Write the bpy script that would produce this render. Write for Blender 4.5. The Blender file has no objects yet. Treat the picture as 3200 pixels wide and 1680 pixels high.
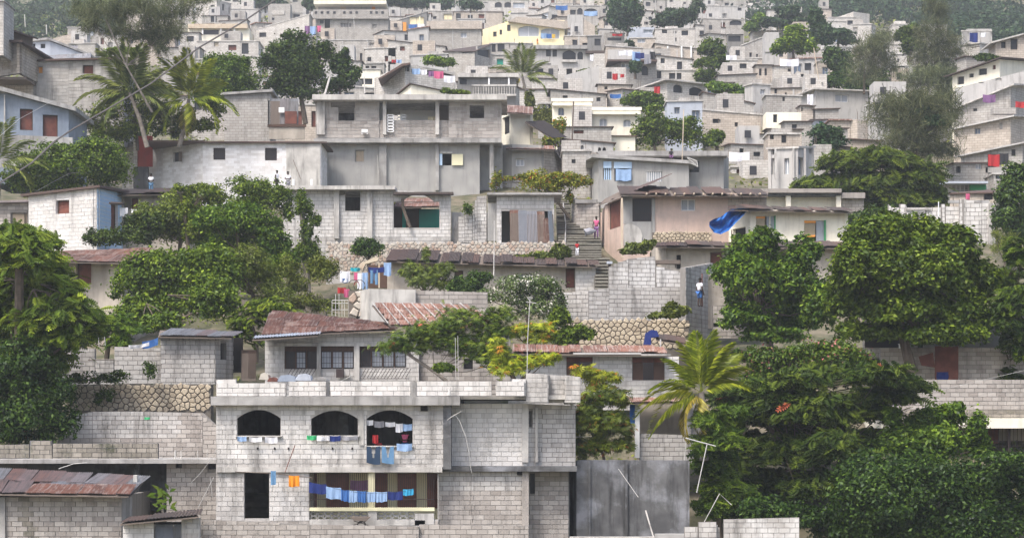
import bpy, math, random
import numpy as np
from mathutils import Vector, Matrix

# ------------------------------------------------------------------ camera, sky, sun, exposure
SC = bpy.context.scene
COL = SC.collection
F = 6000.0            # focal length in photo pixels (3200 wide)
HY = 1300.0           # photo row of the eye level
cam_d = bpy.data.cameras.new('camera'); cam = bpy.data.objects.new('camera', cam_d); COL.objects.link(cam)
cam.rotation_euler = (math.pi / 2, 0, 0)
cam_d.sensor_width = 36.0; cam_d.lens = F / 3200 * 36.0
cam_d.shift_y = (HY - 840) / 3200
cam_d.clip_start = 0.5; cam_d.clip_end = 3000
SC.camera = cam
SUN_EL, SUN_AZ = math.radians(57), math.radians(218)     # azimuth clockwise from +Y: behind the camera, to the left
wd = bpy.data.worlds.new('World'); SC.world = wd; wd.use_nodes = True
wn = wd.node_tree; wn.nodes.clear()
sky = wn.nodes.new('ShaderNodeTexSky'); sky.sky_type = 'NISHITA'; sky.sun_disc = False
sky.sun_elevation = SUN_EL; sky.sun_rotation = SUN_AZ
sky.air_density = 1.0; sky.dust_density = 4.5; sky.ozone_density = 1.0
bg = wn.nodes.new('ShaderNodeBackground'); bg.inputs[1].default_value = 0.11
wo = wn.nodes.new('ShaderNodeOutputWorld')
wn.links.new(sky.outputs[0], bg.inputs[0]); wn.links.new(bg.outputs[0], wo.inputs[0])
sd = bpy.data.lights.new('sun', 'SUN'); sd.energy = 1.5; sd.angle = math.radians(18); sd.color = (1, .96, .90)
so = bpy.data.objects.new('sun', sd); COL.objects.link(so)
so.location = (-60, -80, 120)
_dir = Vector((math.sin(SUN_AZ) * math.cos(SUN_EL), math.cos(SUN_AZ) * math.cos(SUN_EL), math.sin(SUN_EL)))
so.rotation_euler = _dir.to_track_quat('Z', 'Y').to_euler()
SC.view_settings.view_transform = 'Standard'; SC.view_settings.look = 'None'
SC.view_settings.gamma = 1; SC.view_settings.use_curve_mapping = False
SC.view_settings.exposure = 1.5
SC.cycles.use_denoising = True
SC.cycles.max_bounces = 5; SC.cycles.diffuse_bounces = 3; SC.cycles.transparent_max_bounces = 4
SC.cycles.volume_bounces = 0; SC.cycles.glossy_bounces = 2; SC.cycles.transmission_bounces = 2

R = random.Random(7)
NR = np.random.default_rng(11)

# ------------------------------------------------------------------ places: photo pixel + distance -> world
def W(px, py, D):
    return Vector(((px - 1600) / F * D, D, (HY - py) / F * D))
OX = OY = 0.0; SCL = 1.0
def tile(c, r):
    global OX, OY, SCL
    OX, OY, SCL = 800.0 * c, 420.0 * r, 1 / 3.219
def full():
    global OX, OY, SCL
    OX = OY = 0.0; SCL = 1.0
def X(x): return OX + x * SCL
def Y(y): return OY + y * SCL
GPX = [(1680, 77), (1435, 82), (1180, 91), (950, 108), (760, 124), (580, 143), (470, 165), (380, 200), (250, 255), (200, 285), (120, 345), (60, 430), (0, 540)]
GY = np.array([-200, -60, 0, 20, 45, 66, 75] + [d for _, d in GPX[1:]] + [700, 900], float)
GZ = np.array([-4, -3, -1.8, -9, -15, -10, -7] + [(HY - p) / F * d for p, d in GPX[1:]] + [166, 225], float)
def Dg(py):
    ys = [p for p, _ in GPX][::-1]; ds = [d for _, d in GPX][::-1]
    return float(np.interp(py, ys, ds))
def zground(x, y):
    z = np.interp(y, GY, GZ) - 2.4
    return z + 25 * np.clip((y - 430) / 300, 0, 1) * np.clip((x - 60) / 90, 0, 1)

# ------------------------------------------------------------------ materials
MATS = {}
def N(nt, t, **kw):
    n = nt.nodes.new(t)
    for k, v in kw.items():
        if k.startswith('i'): n.inputs[int(k[1:])].default_value = v
        else: setattr(n, k, v)
    return n
def newmat(name):
    m = bpy.data.materials.new(name); m.use_nodes = True
    nt = m.node_tree; b = nt.nodes['Principled BSDF']
    MATS[name] = m
    return m, nt, b
def mathn(nt, op, a, b=None, c=None):
    n = nt.nodes.new('ShaderNodeMath'); n.operation = op
    for i, v in enumerate((a, b, c)):
        if v is None: continue
        if isinstance(v, (int, float)): n.inputs[i].default_value = v
        else: nt.links.new(v, n.inputs[i])
    return n.outputs[0]
def mixc(nt, f, a, b, mode='MIX'):
    n = nt.nodes.new('ShaderNodeMix'); n.data_type = 'RGBA'; n.blend_type = mode
    for i, v in ((0, f), (6, a), (7, b)):
        if isinstance(v, (int, float)): n.inputs[i].default_value = v
        elif isinstance(v, tuple): n.inputs[i].default_value = (*v[:3], 1)
        else: nt.links.new(v, n.inputs[i])
    return n.outputs[2]
def noise(nt, vec, scale, detail=3, rough=.6, sc3=None):
    if sc3:
        mp = N(nt, 'ShaderNodeMapping'); mp.inputs['Scale'].default_value = sc3
        nt.links.new(vec, mp.inputs[0]); vec = mp.outputs[0]
    n = N(nt, 'ShaderNodeTexNoise'); n.inputs['Scale'].default_value = scale
    n.inputs['Detail'].default_value = detail; n.inputs['Roughness'].default_value = rough
    nt.links.new(vec, n.inputs['Vector'])
    return n.outputs[0]
def ramp(nt, v, a, b):
    n = N(nt, 'ShaderNodeMapRange'); n.inputs[1].default_value = a; n.inputs[2].default_value = b
    n.clamp = True; nt.links.new(v, n.inputs[0]); return n.outputs[0]
def rnd_out(nt):
    oi = N(nt, 'ShaderNodeObjectInfo'); ge = N(nt, 'ShaderNodeNewGeometry')
    s = mathn(nt, 'ADD', oi.outputs['Random'], ge.outputs['Random Per Island'])
    return mathn(nt, 'FRACT', s), ge.outputs['Position']
def surf(name, c, c2=None, stripe=None, var=.25, vs=1.2, streak=0.0, sc=(.06, .055, .05), brick=None, rnd=0.0, patch=None, pth=(.52, .62), ps=.35, rough=.92, bump=.3, metal=0, moss=0):
    m, nt, b = newmat(name)
    r, pos = rnd_out(nt)
    col = tuple(c)
    if rnd:
        k = c2 or tuple(v * .55 for v in c)
        col = mixc(nt, mathn(nt, 'MULTIPLY', mathn(nt, 'POWER', r, 1.6), rnd), c, k)
    elif c2:
        col = mixc(nt, ramp(nt, noise(nt, pos, vs * .5, 3), .4, .62), c, c2)
    hgt = noise(nt, pos, vs * 9, 4, .7)
    if brick:
        uv = N(nt, 'ShaderNodeTexCoord').outputs['UV']
        br = N(nt, 'ShaderNodeTexBrick'); nt.links.new(uv, br.inputs['Vector'])
        br.inputs['Scale'].default_value = 1; br.inputs['Brick Width'].default_value = brick[0]
        br.inputs['Row Height'].default_value = brick[1]; br.inputs['Mortar Size'].default_value = brick[2]
        br.inputs['Mortar Smooth'].default_value = .3
        br.inputs['Color1'].default_value = (1, 1, 1, 1); br.inputs['Color2'].default_value = (.78, .76, .74, 1)
        br.inputs['Mortar'].default_value = (.54, .52, .50, 1)
        col = mixc(nt, 1.0, col, br.outputs[0], 'MULTIPLY')
    n1 = noise(nt, pos, vs, 5, .65)
    col = mixc(nt, mathn(nt, 'MULTIPLY', ramp(nt, n1, .35, .75), var), col, tuple(v * .45 for v in c))
    if patch:
        n3 = noise(nt, pos, ps, 6, .62)
        col = mixc(nt, ramp(nt, n3, *pth), col, patch)
    if stripe:       # rust and bare metal running down each sheet
        ob = N(nt, 'ShaderNodeTexCoord').outputs['Object']; ad = N(nt, 'ShaderNodeVectorMath', operation='ADD'); nt.links.new(ob, ad.inputs[0])
        cb = N(nt, 'ShaderNodeCombineXYZ'); oi2 = N(nt, 'ShaderNodeObjectInfo'); nt.links.new(mathn(nt, 'MULTIPLY', oi2.outputs['Random'], 50.0), cb.inputs[1]); nt.links.new(cb.outputs[0], ad.inputs[1])
        col = mixc(nt, mathn(nt, 'MULTIPLY', ramp(nt, noise(nt, ad.outputs[0], 1.0, 4, .7, (5, .8, .3)), .48, .66), .8), col, stripe)
    if streak:
        n2 = noise(nt, pos, 1.0, 5, .7, (2.2, 2.2, .28))
        col = mixc(nt, mathn(nt, 'MULTIPLY', ramp(nt, n2, .5, .72), streak), col, sc)
    if moss:
        n4 = noise(nt, pos, .8, 5, .7)
        col = mixc(nt, mathn(nt, 'MULTIPLY', ramp(nt, n4, .5, .66), moss), col, (.035, .045, .02))
    nt.links.new(col, b.inputs['Base Color'])
    b.inputs['Roughness'].default_value = rough; b.inputs['Metallic'].default_value = metal
    b.inputs['Specular IOR Level'].default_value = .25
    if bump:
        bp = N(nt, 'ShaderNodeBump'); bp.inputs['Strength'].default_value = bump; bp.inputs['Distance'].default_value = .03
        nt.links.new(hgt, bp.inputs['Height']); nt.links.new(bp.outputs[0], b.inputs['Normal'])
    return m
BR = (.48, .23, .02)
surf('block', (.53, .51, .49), (.33, .305, .285), rnd=.6, streak=.7, var=.5, patch=(.60, .585, .57), pth=(.58, .64), ps=.3)
surf('block_white', (.67, .65, .63), (.47, .445, .42), rnd=.5, streak=.55, var=.4, patch=(.56, .52, .48), pth=(.6, .68), ps=.35)
surf('block_warm', (.45, .415, .385), (.25, .22, .20), rnd=.75, streak=.45, var=.4)
surf('block_mossy', (.33, .30, .26), (.16, .145, .12), rnd=.8, streak=.7, var=.5, moss=.8)
surf('mortar', (.25, .235, .22), streak=.5)
surf('mortar_light', (.44, .42, .40), streak=.35)
surf('concrete', (.40, .39, .38), (.27, .26, .25), streak=.65, var=.4)
surf('concrete_light', (.55, .53, .50), (.42, .40, .38), streak=.65, var=.3)
surf('concrete_dark', (.145, .145, .148), (.09, .09, .095), streak=.95, sc=(.035, .035, .037), var=.7, patch=(.23, .235, .255), pth=(.5, .66), ps=.8)  # also on back walls, its dark colour deepening the shade inside rooms
surf('stucco', (.33, .325, .315), (.40, .39, .375), streak=.3, var=.35, vs=2.5)
surf('stucco_beige', (.47, .42, .36), (.36, .32, .27), streak=.35, var=.35)
surf('whitewash', (.80, .79, .80), (.74, .73, .73), streak=.14, var=.15, brick=(.44, .2, .002))
surf('far_grey', (.47, .45, .425), brick=BR, streak=.5, rnd=.6, c2=(.36, .34, .32))
surf('far_white', (.62, .595, .565), brick=BR, streak=.35, rnd=.5, c2=(.50, .48, .45))
surf('far_beige', (.55, .49, .43), brick=BR, streak=.35, rnd=.6, c2=(.47, .41, .35))
surf('far_smooth', (.48, .465, .45), streak=.5, rnd=.5, c2=(.40, .39, .38))
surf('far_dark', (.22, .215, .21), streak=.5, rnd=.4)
surf('paint_yellow', (.80, .70, .44), (.76, .67, .45), streak=.18, var=.12)
surf('paint_cream', (.82, .78, .66), (.78, .73, .61), streak=.2, var=.12)
surf('paint_blue', (.42, .58, .78), (.50, .64, .80), streak=.1, var=.1)
surf('paint_slate', (.27, .31, .38), (.22, .26, .32), streak=.3)
surf('paint_greyblue', (.43, .46, .52), streak=.2)
surf('paint_pink', (.60, .46, .39), (.55, .43, .37), streak=.25, var=.2, vs=2)
surf('paint_teal', (.03, .30, .23), streak=.2)
surf('paint_green', (.06, .28, .12), streak=.2)
surf('paint_white', (.78, .78, .78), var=.08, bump=.05, rough=.6)
surf('paint_trim', (.74, .70, .48), var=.1, bump=.05)
surf('red_sheet', (.38, .055, .045), (.26, .05, .04), streak=.25, var=.25)
surf('wood_red', (.20, .075, .055), (.13, .05, .04), streak=.4, vs=3)
surf('wood_brown', (.10, .06, .045), streak=.4, vs=3)
surf('wood_pale', (.50, .40, .30), (.60, .52, .40), streak=.3, vs=3)
surf('wood_old', (.16, .13, .11), streak=.4, vs=3)
surf('orange_paint', (.72, .30, .06), streak=.1)
surf('tin_rust', (.29, .145, .105), (.15, .09, .075), rnd=.8, streak=.4, var=.5, rough=.75, vs=2.5, patch=(.46, .36, .31), pth=(.58, .68), ps=1.1, stripe=(.45, .39, .36))
surf('tin_grey', (.30, .31, .33), (.24, .10, .065), stripe=(.12, .11, .11), rnd=.75, streak=.35, var=.4, rough=.6, vs=2)
surf('tin_dark', (.075, .06, .055), (.15, .085, .065), rnd=.6, streak=.3, rough=.7, vs=2)
surf('tin_blue', (.30, .34, .40), (.36, .22, .17), rnd=.3, streak=.4, rough=.5, vs=2)
surf('stone', (.52, .44, .33), (.33, .27, .20), rnd=.9, var=.4, vs=3)
surf('stone_grey', (.50, .46, .40), (.40, .27, .20), rnd=.9, var=.4, vs=3)
surf('stone_white', (.70, .68, .68), (.56, .54, .52), rnd=.6, var=.2, vs=3)
surf('stone_joint_riser_shade', (.15, .13, .11))
surf('stair_stone', (.25, .235, .20), (.17, .155, .13), rnd=.6, var=.5, vs=4, moss=.4)
surf('dark_inside', (.018, .016, .018), bump=0, var=.1)  # near-black colour stands in for the shade inside rooms and openings
surf('window_dark', (.035, .035, .042), rough=.3, bump=0, var=.3)  # near-black pane painted in for the darkness behind open windows
surf('curtain', (.40, .43, .48), streak=.3, sc=(.2, .22, .25), bump=0, vs=4)
surf('glass_blue', (.15, .19, .26), rough=.25, bump=0)
surf('iron', (.05, .035, .035), rough=.6, bump=0)
surf('steel_white', (.50, .49, .47), rough=.6, bump=0, var=.4, vs=3)
surf('cable_grey', (.13, .12, .115), rough=.6, bump=0)
surf('cable_black', (.035, .033, .035), rough=.6, bump=0)
surf('bark', (.13, .10, .08), (.08, .065, .05), vs=4)
surf('bark_pale', (.24, .21, .18), (.15, .13, .11), vs=4)
surf('skin', (.055, .030, .021), rough=.55, bump=0, var=.1)
surf('hair', (.008, .007, .007), bump=0)
surf('dirt', (.17, .145, .105), (.09, .095, .05), vs=1.5, var=.5, moss=.9)
def plain(name, c, rough=.85):
    if name in MATS: return name
    m, nt, b = newmat(name)
    r, pos = rnd_out(nt)
    col = mixc(nt, mathn(nt, 'MULTIPLY', ramp(nt, noise(nt, pos, 6, 3), .4, .7), .35), c, tuple(v * .6 for v in c))
    nt.links.new(col, b.inputs['Base Color']); b.inputs['Roughness'].default_value = rough
    b.inputs['Specular IOR Level'].default_value = .2
    return name
for k, v in dict(white=(.76, .76, .80), blue=(.05, .14, .38), lightblue=(.27, .40, .62), navy=(.02, .035, .16), red=(.38, .03, .035), orange=(.85, .30, .03),
                 pink=(.58, .12, .24), purple=(.20, .10, .22), black=(.03, .03, .035), jeans=(.03, .055, .10), jeans_pale=(.12, .24, .40), green=(.05, .40, .16),
                 teal=(.03, .35, .42), cyan=(.05, .36, .60), yellow=(.75, .50, .08), grey=(.28, .28, .31), tarp=(.025, .13, .42), khaki=(.28, .24, .17)).items():
    plain('cloth_' + k, v)
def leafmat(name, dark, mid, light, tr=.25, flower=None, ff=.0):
    dark, mid, light = tuple(v * .55 for v in dark), tuple(v * .85 for v in mid), tuple(v * 1.35 for v in light)  # dark tones deepened and light ones lifted to paint shadow among leaves
    m, nt, b = newmat(name)
    r, pos = rnd_out(nt)
    ge = N(nt, 'ShaderNodeNewGeometry')
    isl = ge.outputs['Random Per Island']
    cr = N(nt, 'ShaderNodeValToRGB'); e = cr.color_ramp.elements
    e[0].position = 0; e[0].color = (*dark, 1); e[1].position = 1; e[1].color = (*light, 1)
    x = cr.color_ramp.elements.new(.5); x.color = (*mid, 1)
    big = ramp(nt, noise(nt, pos, .9, 3), .3, .7)
    v = mathn(nt, 'ADD', mathn(nt, 'MULTIPLY', isl, .62), mathn(nt, 'MULTIPLY', big, .38))
    nt.links.new(v, cr.inputs[0]); col = cr.outputs[0]
    if flower:
        g = mathn(nt, 'FRACT', mathn(nt, 'MULTIPLY', isl, 37.7))
        fz = mathn(nt, 'MULTIPLY', mathn(nt, 'LESS_THAN', g, ff), ramp(nt, noise(nt, pos, 1.6, 2), .42, .55))
        col = mixc(nt, fz, col, flower)
    oi = N(nt, 'ShaderNodeObjectInfo'); hs = N(nt, 'ShaderNodeHueSaturation'); nt.links.new(col, hs.inputs['Color'])
    nt.links.new(mathn(nt, 'ADD', mathn(nt, 'MULTIPLY', oi.outputs['Random'], -.026), .514), hs.inputs['Hue'])
    nt.links.new(mathn(nt, 'ADD', mathn(nt, 'MULTIPLY', mathn(nt, 'FRACT', mathn(nt, 'MULTIPLY', oi.outputs['Random'], 7.3)), .4), .8), hs.inputs['Value']); col = hs.outputs[0]
    df = N(nt, 'ShaderNodeBsdfDiffuse'); tl = N(nt, 'ShaderNodeBsdfTranslucent'); gl = N(nt, 'ShaderNodeBsdfGlossy')
    gl.inputs['Roughness'].default_value = .45; gl.inputs['Color'].default_value = (.8, .85, .9, 1)
    for q in (df, tl): nt.links.new(col, q.inputs['Color'])
    mx = N(nt, 'ShaderNodeMixShader', i0=tr); nt.links.new(df.outputs[0], mx.inputs[1]); nt.links.new(tl.outputs[0], mx.inputs[2])
    m2 = N(nt, 'ShaderNodeMixShader', i0=.014); nt.links.new(mx.outputs[0], m2.inputs[1]); nt.links.new(gl.outputs[0], m2.inputs[2])
    nt.links.new(m2.outputs[0], nt.nodes['Material Output'].inputs[0])
    return name
leafmat('leaf_mid', (.018, .038, .004), (.082, .138, .012), (.18, .24, .020))
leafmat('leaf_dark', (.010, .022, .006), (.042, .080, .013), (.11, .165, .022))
leafmat('leaf_bright', (.028, .062, .006), (.105, .18, .014), (.24, .31, .026))
leafmat('leaf_olive', (.045, .065, .010), (.13, .165, .022), (.22, .25, .04))
leafmat('leaf_flame', (.015, .036, .005), (.058, .105, .012), (.14, .19, .018), flower=(.50, .14, .06), ff=.003)
leafmat('leaf_bougain', (.03, .06, .02), (.08, .13, .035), (.15, .22, .06), flower=(.66, .63, .56), ff=.24)
leafmat('leaf_pinkflower', (.025, .055, .008), (.10, .155, .015), (.21, .27, .025), flower=(.50, .16, .18), ff=.09)
leafmat('leaf_autumn', (.05, .08, .008), (.20, .25, .015), (.36, .36, .02), flower=(.50, .17, .03), ff=.10)
leafmat('leaf_reddish', (.025, .05, .008), (.09, .135, .014), (.18, .23, .02), flower=(.34, .12, .04), ff=.09)
leafmat('leaf_casuarina', (.05, .06, .03), (.10, .12, .055), (.17, .18, .085))
leafmat('leaf_far', (.018, .036, .02), (.038, .072, .03), (.08, .13, .045))
leafmat('leaf_palm', (.09, .13, .008), (.22, .27, .015), (.40, .41, .03), tr=.35)
leafmat('leaf_palm_old', (.20, .17, .02), (.34, .28, .04), (.44, .37, .08), tr=.3)
leafmat('leaf_palm_far', (.06, .085, .02), (.14, .175, .035), (.24, .27, .06), tr=.3)

# ------------------------------------------------------------------ mesh building
class MB:
    def __init__(s): s.v = []; s.f = []; s.u = []; s.m = []
    def quad(s, *p, mi=0, uv=None):
        i = len(s.v); s.v += [tuple(q) for q in p]; s.f.append(tuple(range(i, i + len(p)))); s.m.append(mi)
        if uv is None:
            a = Vector(p[0]); b = Vector(p[1]); d = Vector(p[-1])
            uv = []
            for q in p:
                q = Vector(q) ; uv.append((math.hypot(q.x - a.x, q.y - a.y) if abs(q.x) > -1 else 0, q.z + (q.y if abs((b - a).cross(d - a).z) > 1e-9 and abs((b - a).cross(d - a).normalized().z) > .7 else 0)))
        s.u += uv
    def hexa(s, p, mi=0):          # 8 corners: bottom 4 (ccw), top 4
        for a in ((0, 3, 2, 1), (4, 5, 6, 7), (0, 1, 5, 4), (1, 2, 6, 5), (2, 3, 7, 6), (3, 0, 4, 7)):
            s.quad(*[p[i] for i in a], mi=mi)
    def box(s, x0, y0, z0, x1, y1, z1, mi=0):
        s.hexa([(x0, y0, z0), (x1, y0, z0), (x1, y1, z0), (x0, y1, z0), (x0, y0, z1), (x1, y0, z1), (x1, y1, z1), (x0, y1, z1)], mi)
    def tube(s, pts, rad, n=6, mi=0):
        pts = [Vector(p) for p in pts]
        if isinstance(rad, (int, float)): rad = [rad] * len(pts)
        rings = []
        for i, p in enumerate(pts):
            t = (pts[min(i + 1, len(pts) - 1)] - pts[max(i - 1, 0)]).normalized()
            a = t.orthogonal().normalized() if abs(t.z) > .95 else t.cross(Vector((0, 0, 1))).normalized()
            b = t.cross(a)
            rings.append([p + (a * math.cos(k * 2 * math.pi / n) + b * math.sin(k * 2 * math.pi / n)) * rad[i] for k in range(n)])
        for i in range(len(rings) - 1):
            for k in range(n):
                s.quad(rings[i][k], rings[i][(k + 1) % n], rings[i + 1][(k + 1) % n], rings[i + 1][k], mi=mi)
        s.quad(*rings[0][::-1], mi=mi); s.quad(*rings[-1], mi=mi)
    def build(s, name, mats, parent=None, off=None, smooth=False):
        if off is None: off = parent.location if parent is not None else Vector((0, 0, 0))
        me = bpy.data.meshes.new(name)
        me.from_pydata([(x - off[0], y - off[1], z - off[2]) for x, y, z in s.v], [], s.f)
        uvl = me.uv_layers.new(name='uv'); uvl.data.foreach_set('uv', [c for q in s.u for c in q])
        if isinstance(mats, str): mats = [mats]
        for m in mats: me.materials.append(MATS[m])
        me.polygons.foreach_set('material_index', s.m)
        if smooth: me.shade_smooth()
        return link(name, me, parent, None if parent is not None else off)
def link(name, me, parent=None, loc=None):
    o = bpy.data.objects.new(name, me); COL.objects.link(o)
    if parent is not None: o.parent = parent
    if loc is not None: o.location = loc
    return o
def tag(o, label=None, cat=None, group=None, kind=None):
    for k, v in (('label', label), ('category', cat), ('group', group), ('kind', kind)):
        if v: o[k] = v
    return o
def empty(name, loc, label, cat, group=None):
    o = bpy.data.objects.new(name, None); COL.objects.link(o); o.location = loc; o.empty_display_size = .3
    return tag(o, label, cat, group)
def bulk(name, V, FA, nf, mat, parent=None, off=(0, 0, 0)):
    """V (n,3) array, FA flat vertex indices, nf verts per face"""
    me = bpy.data.meshes.new(name)
    V = np.asarray(V, np.float32) - np.asarray(off, np.float32)
    me.vertices.add(len(V)); me.vertices.foreach_set('co', V.ravel())
    n = len(FA) // nf
    me.loops.add(len(FA)); me.loops.foreach_set('vertex_index', np.asarray(FA, np.int32))
    me.polygons.add(n); me.polygons.foreach_set('loop_start', np.arange(0, len(FA), nf, dtype=np.int32))
    me.update(calc_edges=True)
    me.materials.append(MATS[mat])
    o = link(name, me, parent)
    if parent is None: o.location = off
    return o
def unitcube():
    me = bpy.data.meshes.new('block')
    p = [(x, y, z) for z in (-.5, .5) for x, y in ((-.5, -.5), (.5, -.5), (.5, .5), (-.5, .5))]
    me.from_pydata(p, [], [(0, 3, 2, 1), (4, 5, 6, 7), (0, 1, 5, 4), (1, 2, 6, 5), (2, 3, 7, 6), (3, 0, 4, 7)])
    return me
CUBES = {}
def cube_for(mat):
    if mat not in CUBES:
        me = unitcube(); me.materials.append(MATS[mat]); CUBES[mat] = me
    return CUBES[mat]

# ------------------------------------------------------------------ things built of walls, blocks, windows
def ray_wall(px, py, A, d, n):
    rx, rz = (px - 1600) / F, (HY - py) / F
    t = (A[0] * n[0] + A[1] * n[1]) / (rx * n[0] + n[1])
    return (t * rx - A[0]) * d[0] + (t - A[1]) * d[1], t * rz
THINGS = []
WK = {  # kind: pane, frame, style
    'd': ('window_dark', None, 'window'), 'D': ('dark_inside', None, 'door'), 'r': ('wood_red', 'wood_brown', 'window'), 'R': ('wood_red', 'wood_brown', 'door'),
    'w': ('curtain', 'paint_white', 'window'), 'W': ('paint_white', 'concrete', 'door'), 'g': ('glass_blue', 'concrete_light', 'window'), 'b': ('wood_brown', 'iron', 'window'), 't': ('paint_teal', 'concrete', 'door'),
    'o': ('orange_paint', 'concrete', 'door'), 'v': ('window_dark', 'concrete_light', 'vent'), 'B': ('window_dark', 'iron', 'grille'), 'p': ('wood_pale', 'concrete', 'window'), 'y': ('paint_yellow', 'concrete', 'window')}
class Th:
    def __init__(s, name, label, cat, x, y, D, group=None):
        s.root = empty(name, W(X(x), Y(y), D), label, cat, group); s.D = D
        s.blocks = []; THINGS.append(s); s.rect = None; s.nwin = 0
    def box(s, name, x0, y0, x1, y1, D, dep, mat, parent=None, label=None):
        a = W(X(x0), Y(y1), D); b = W(X(x1), Y(y0), D)
        m = MB(); m.box(a.x, D, a.z, b.x, D + dep, b.z)
        par = parent or s.root
        o = m.build(name, mat, par, s.root.location)
        if label: o['label'] = label
        return o
    def wall(s, pts, ybot, holes=(), mat='block', blk=None, bmat='block', th=.2, ext=0, name='wall', closed=0, rise=0, jag=0, ztops=None, rec=None, bands=None):
        """pts: [(x, ytop, D)...] left to right, in current tile pixels"""
        P = [(W(X(x), Y(y), D)) for x, y, D in pts]
        zb = W(X(pts[0][0]), Y(ybot), pts[0][2]).z - ext - (1.5 if closed else 0)
        segs = [(P[i], P[i + 1], True) for i in range(len(P) - 1)]
        top = list(P)
        if closed:
            bend = 0
            if len(P) == 3:
                ch = P[2] - P[0]; bend = abs((P[1].x - P[0].x) * ch.y - (P[1].y - P[0].y) * ch.x) / (ch.x ** 2 + ch.y ** 2)
            if bend > .16: Q = [P[0] + P[2] - P[1]]; Q[0].z = P[0].z + P[2].z - P[1].z if not rise else P[1].z + rise * closed
            else:
                if closed < 2: closed = 4
                bk = Vector((0, closed, rise * closed)); Q = [P[-1] + bk, P[0] + bk]
            loop = P + Q
            for i in range(len(P) - 1, len(loop)): segs.append((loop[i], loop[(i + 1) % len(loop)], False))
            s.foot = loop
        m = MB(); mi = 0; s.nwin = 0
        for A, B, front in segs:
            d = Vector((B.x - A.x, B.y - A.y)); L = d.length
            if L < .05: continue
            d /= L; n = Vector((d.y, -d.x))
            hs = []
            if front:
                for h in holes:
                    x0, y0, x1, y1, k = h[:5]
                    xm = X((x0 + x1) / 2)
                    pa, pb = 1600 + F * A.x / A.y, 1600 + F * B.x / B.y
                    if not (pa <= xm <= pb): continue
                    ar = k.startswith('a'); kk = k.lstrip('a')
                    u0, _ = ray_wall(X(x0), Y(y1), A, d, n); u1, _ = ray_wall(X(x1), Y(y1), A, d, n)
                    _, z0 = ray_wall(xm, Y(y1), A, d, n); _, z1 = ray_wall(xm, Y(y0), A, d, n)
                    zt = A.z + (B.z - A.z) * .5 * (u0 + u1) / L
                    z1 = min(z1, zt - .02); u0 = max(u0, .03); u1 = min(u1, L - .03)
                    if z1 - z0 < .05 or u1 - u0 < .05: continue
                    rs = (min((z1 - z0) * .42, (u1 - u0) * .5) if ar else 0)
                    if len(h) > 5: rs = (z1 - z0) * h[5]
                    hs.append((u0, u1, z0, z1, rs, kk, len(h) > 5))
                    if kk != 'x': s.window(A, d, n, u0, u1, z0, z1, kk, th if rec is None else rec)
            topf = lambda u, A=A, B=B, L=L: A.z + (B.z - A.z) * u / L
            def ht(h, u):
                u0, u1, z0, z1, rs = h[:5]
                if not rs: return z1
                q = (u - (u0 + u1) / 2) / ((u1 - u0) / 2); q = max(-1, min(1, q))
                return z1 - rs * (q * q if h[6] else 1 - math.sqrt(max(0, 1 - q * q)))
            us = {0.0, L}
            for h in hs:
                us |= {h[0], h[1]}
                if h[4]:
                    for k in range(1, 12): us.add(h[0] + (h[1] - h[0]) * (1 - math.cos(math.pi * k / 12)) / 2)
            us = sorted(us)
            def p3(u, z, back): return (A.x + d.x * u - n.x * th * back, A.y + d.y * u - n.y * th * back, z)
            for ua, ub in zip(us, us[1:]):
                if ub - ua < 1e-4: continue
                um = (ua + ub) / 2
                act = sorted([h for h in hs if h[0] <= um <= h[1]], key=lambda h: h[2])
                lo = (zb, zb)
                for h in act + [None]:
                    hi = (topf(ua), topf(ub)) if h is None else (h[2], h[2])
                    if max(hi[0] - lo[0], hi[1] - lo[1]) > .001:
                        m.quad(p3(ua, lo[0], 0), p3(ub, lo[1], 0), p3(ub, hi[1], 0), p3(ua, hi[0], 0), uv=[(ua, lo[0]), (ub, lo[1]), (ub, hi[1]), (ua, hi[0])])
                        m.quad(p3(ub, lo[1], 1), p3(ua, lo[0], 1), p3(ua, hi[0], 1), p3(ub, hi[1], 1), uv=[(ub, lo[1]), (ua, lo[0]), (ua, hi[0]), (ub, hi[1])])
                    if h is not None:
                        a, b = ht(h, ua), ht(h, ub)
                        m.quad(p3(ua, h[2], 0), p3(ua, h[2], 1), p3(ub, h[2], 1), p3(ub, h[2], 0))
                        m.quad(p3(ua, a, 0), p3(ub, b, 0), p3(ub, b, 1), p3(ua, a, 1))
                        lo = (a, b)
                m.quad(p3(ua, topf(ua), 0), p3(ub, topf(ub), 0), p3(ub, topf(ub), 1), p3(ua, topf(ua), 1))
            for h in hs:
                for u in (h[0], h[1]):
                    m.quad(p3(u, h[2], 0), p3(u, h[3] - h[4], 0), p3(u, h[3] - h[4], 1), p3(u, h[2], 1))
            for u in (() if closed else (0, L)): m.quad(p3(u, zb, 0), p3(u, topf(u), 0), p3(u, topf(u), 1), p3(u, zb, 1))
            if blk and front: s.lay(A, d, n, L, zb, topf, hs, ht, blk, bmat, jag, bands)
        o = m.build(name, mat, s.root)
        return o
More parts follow.
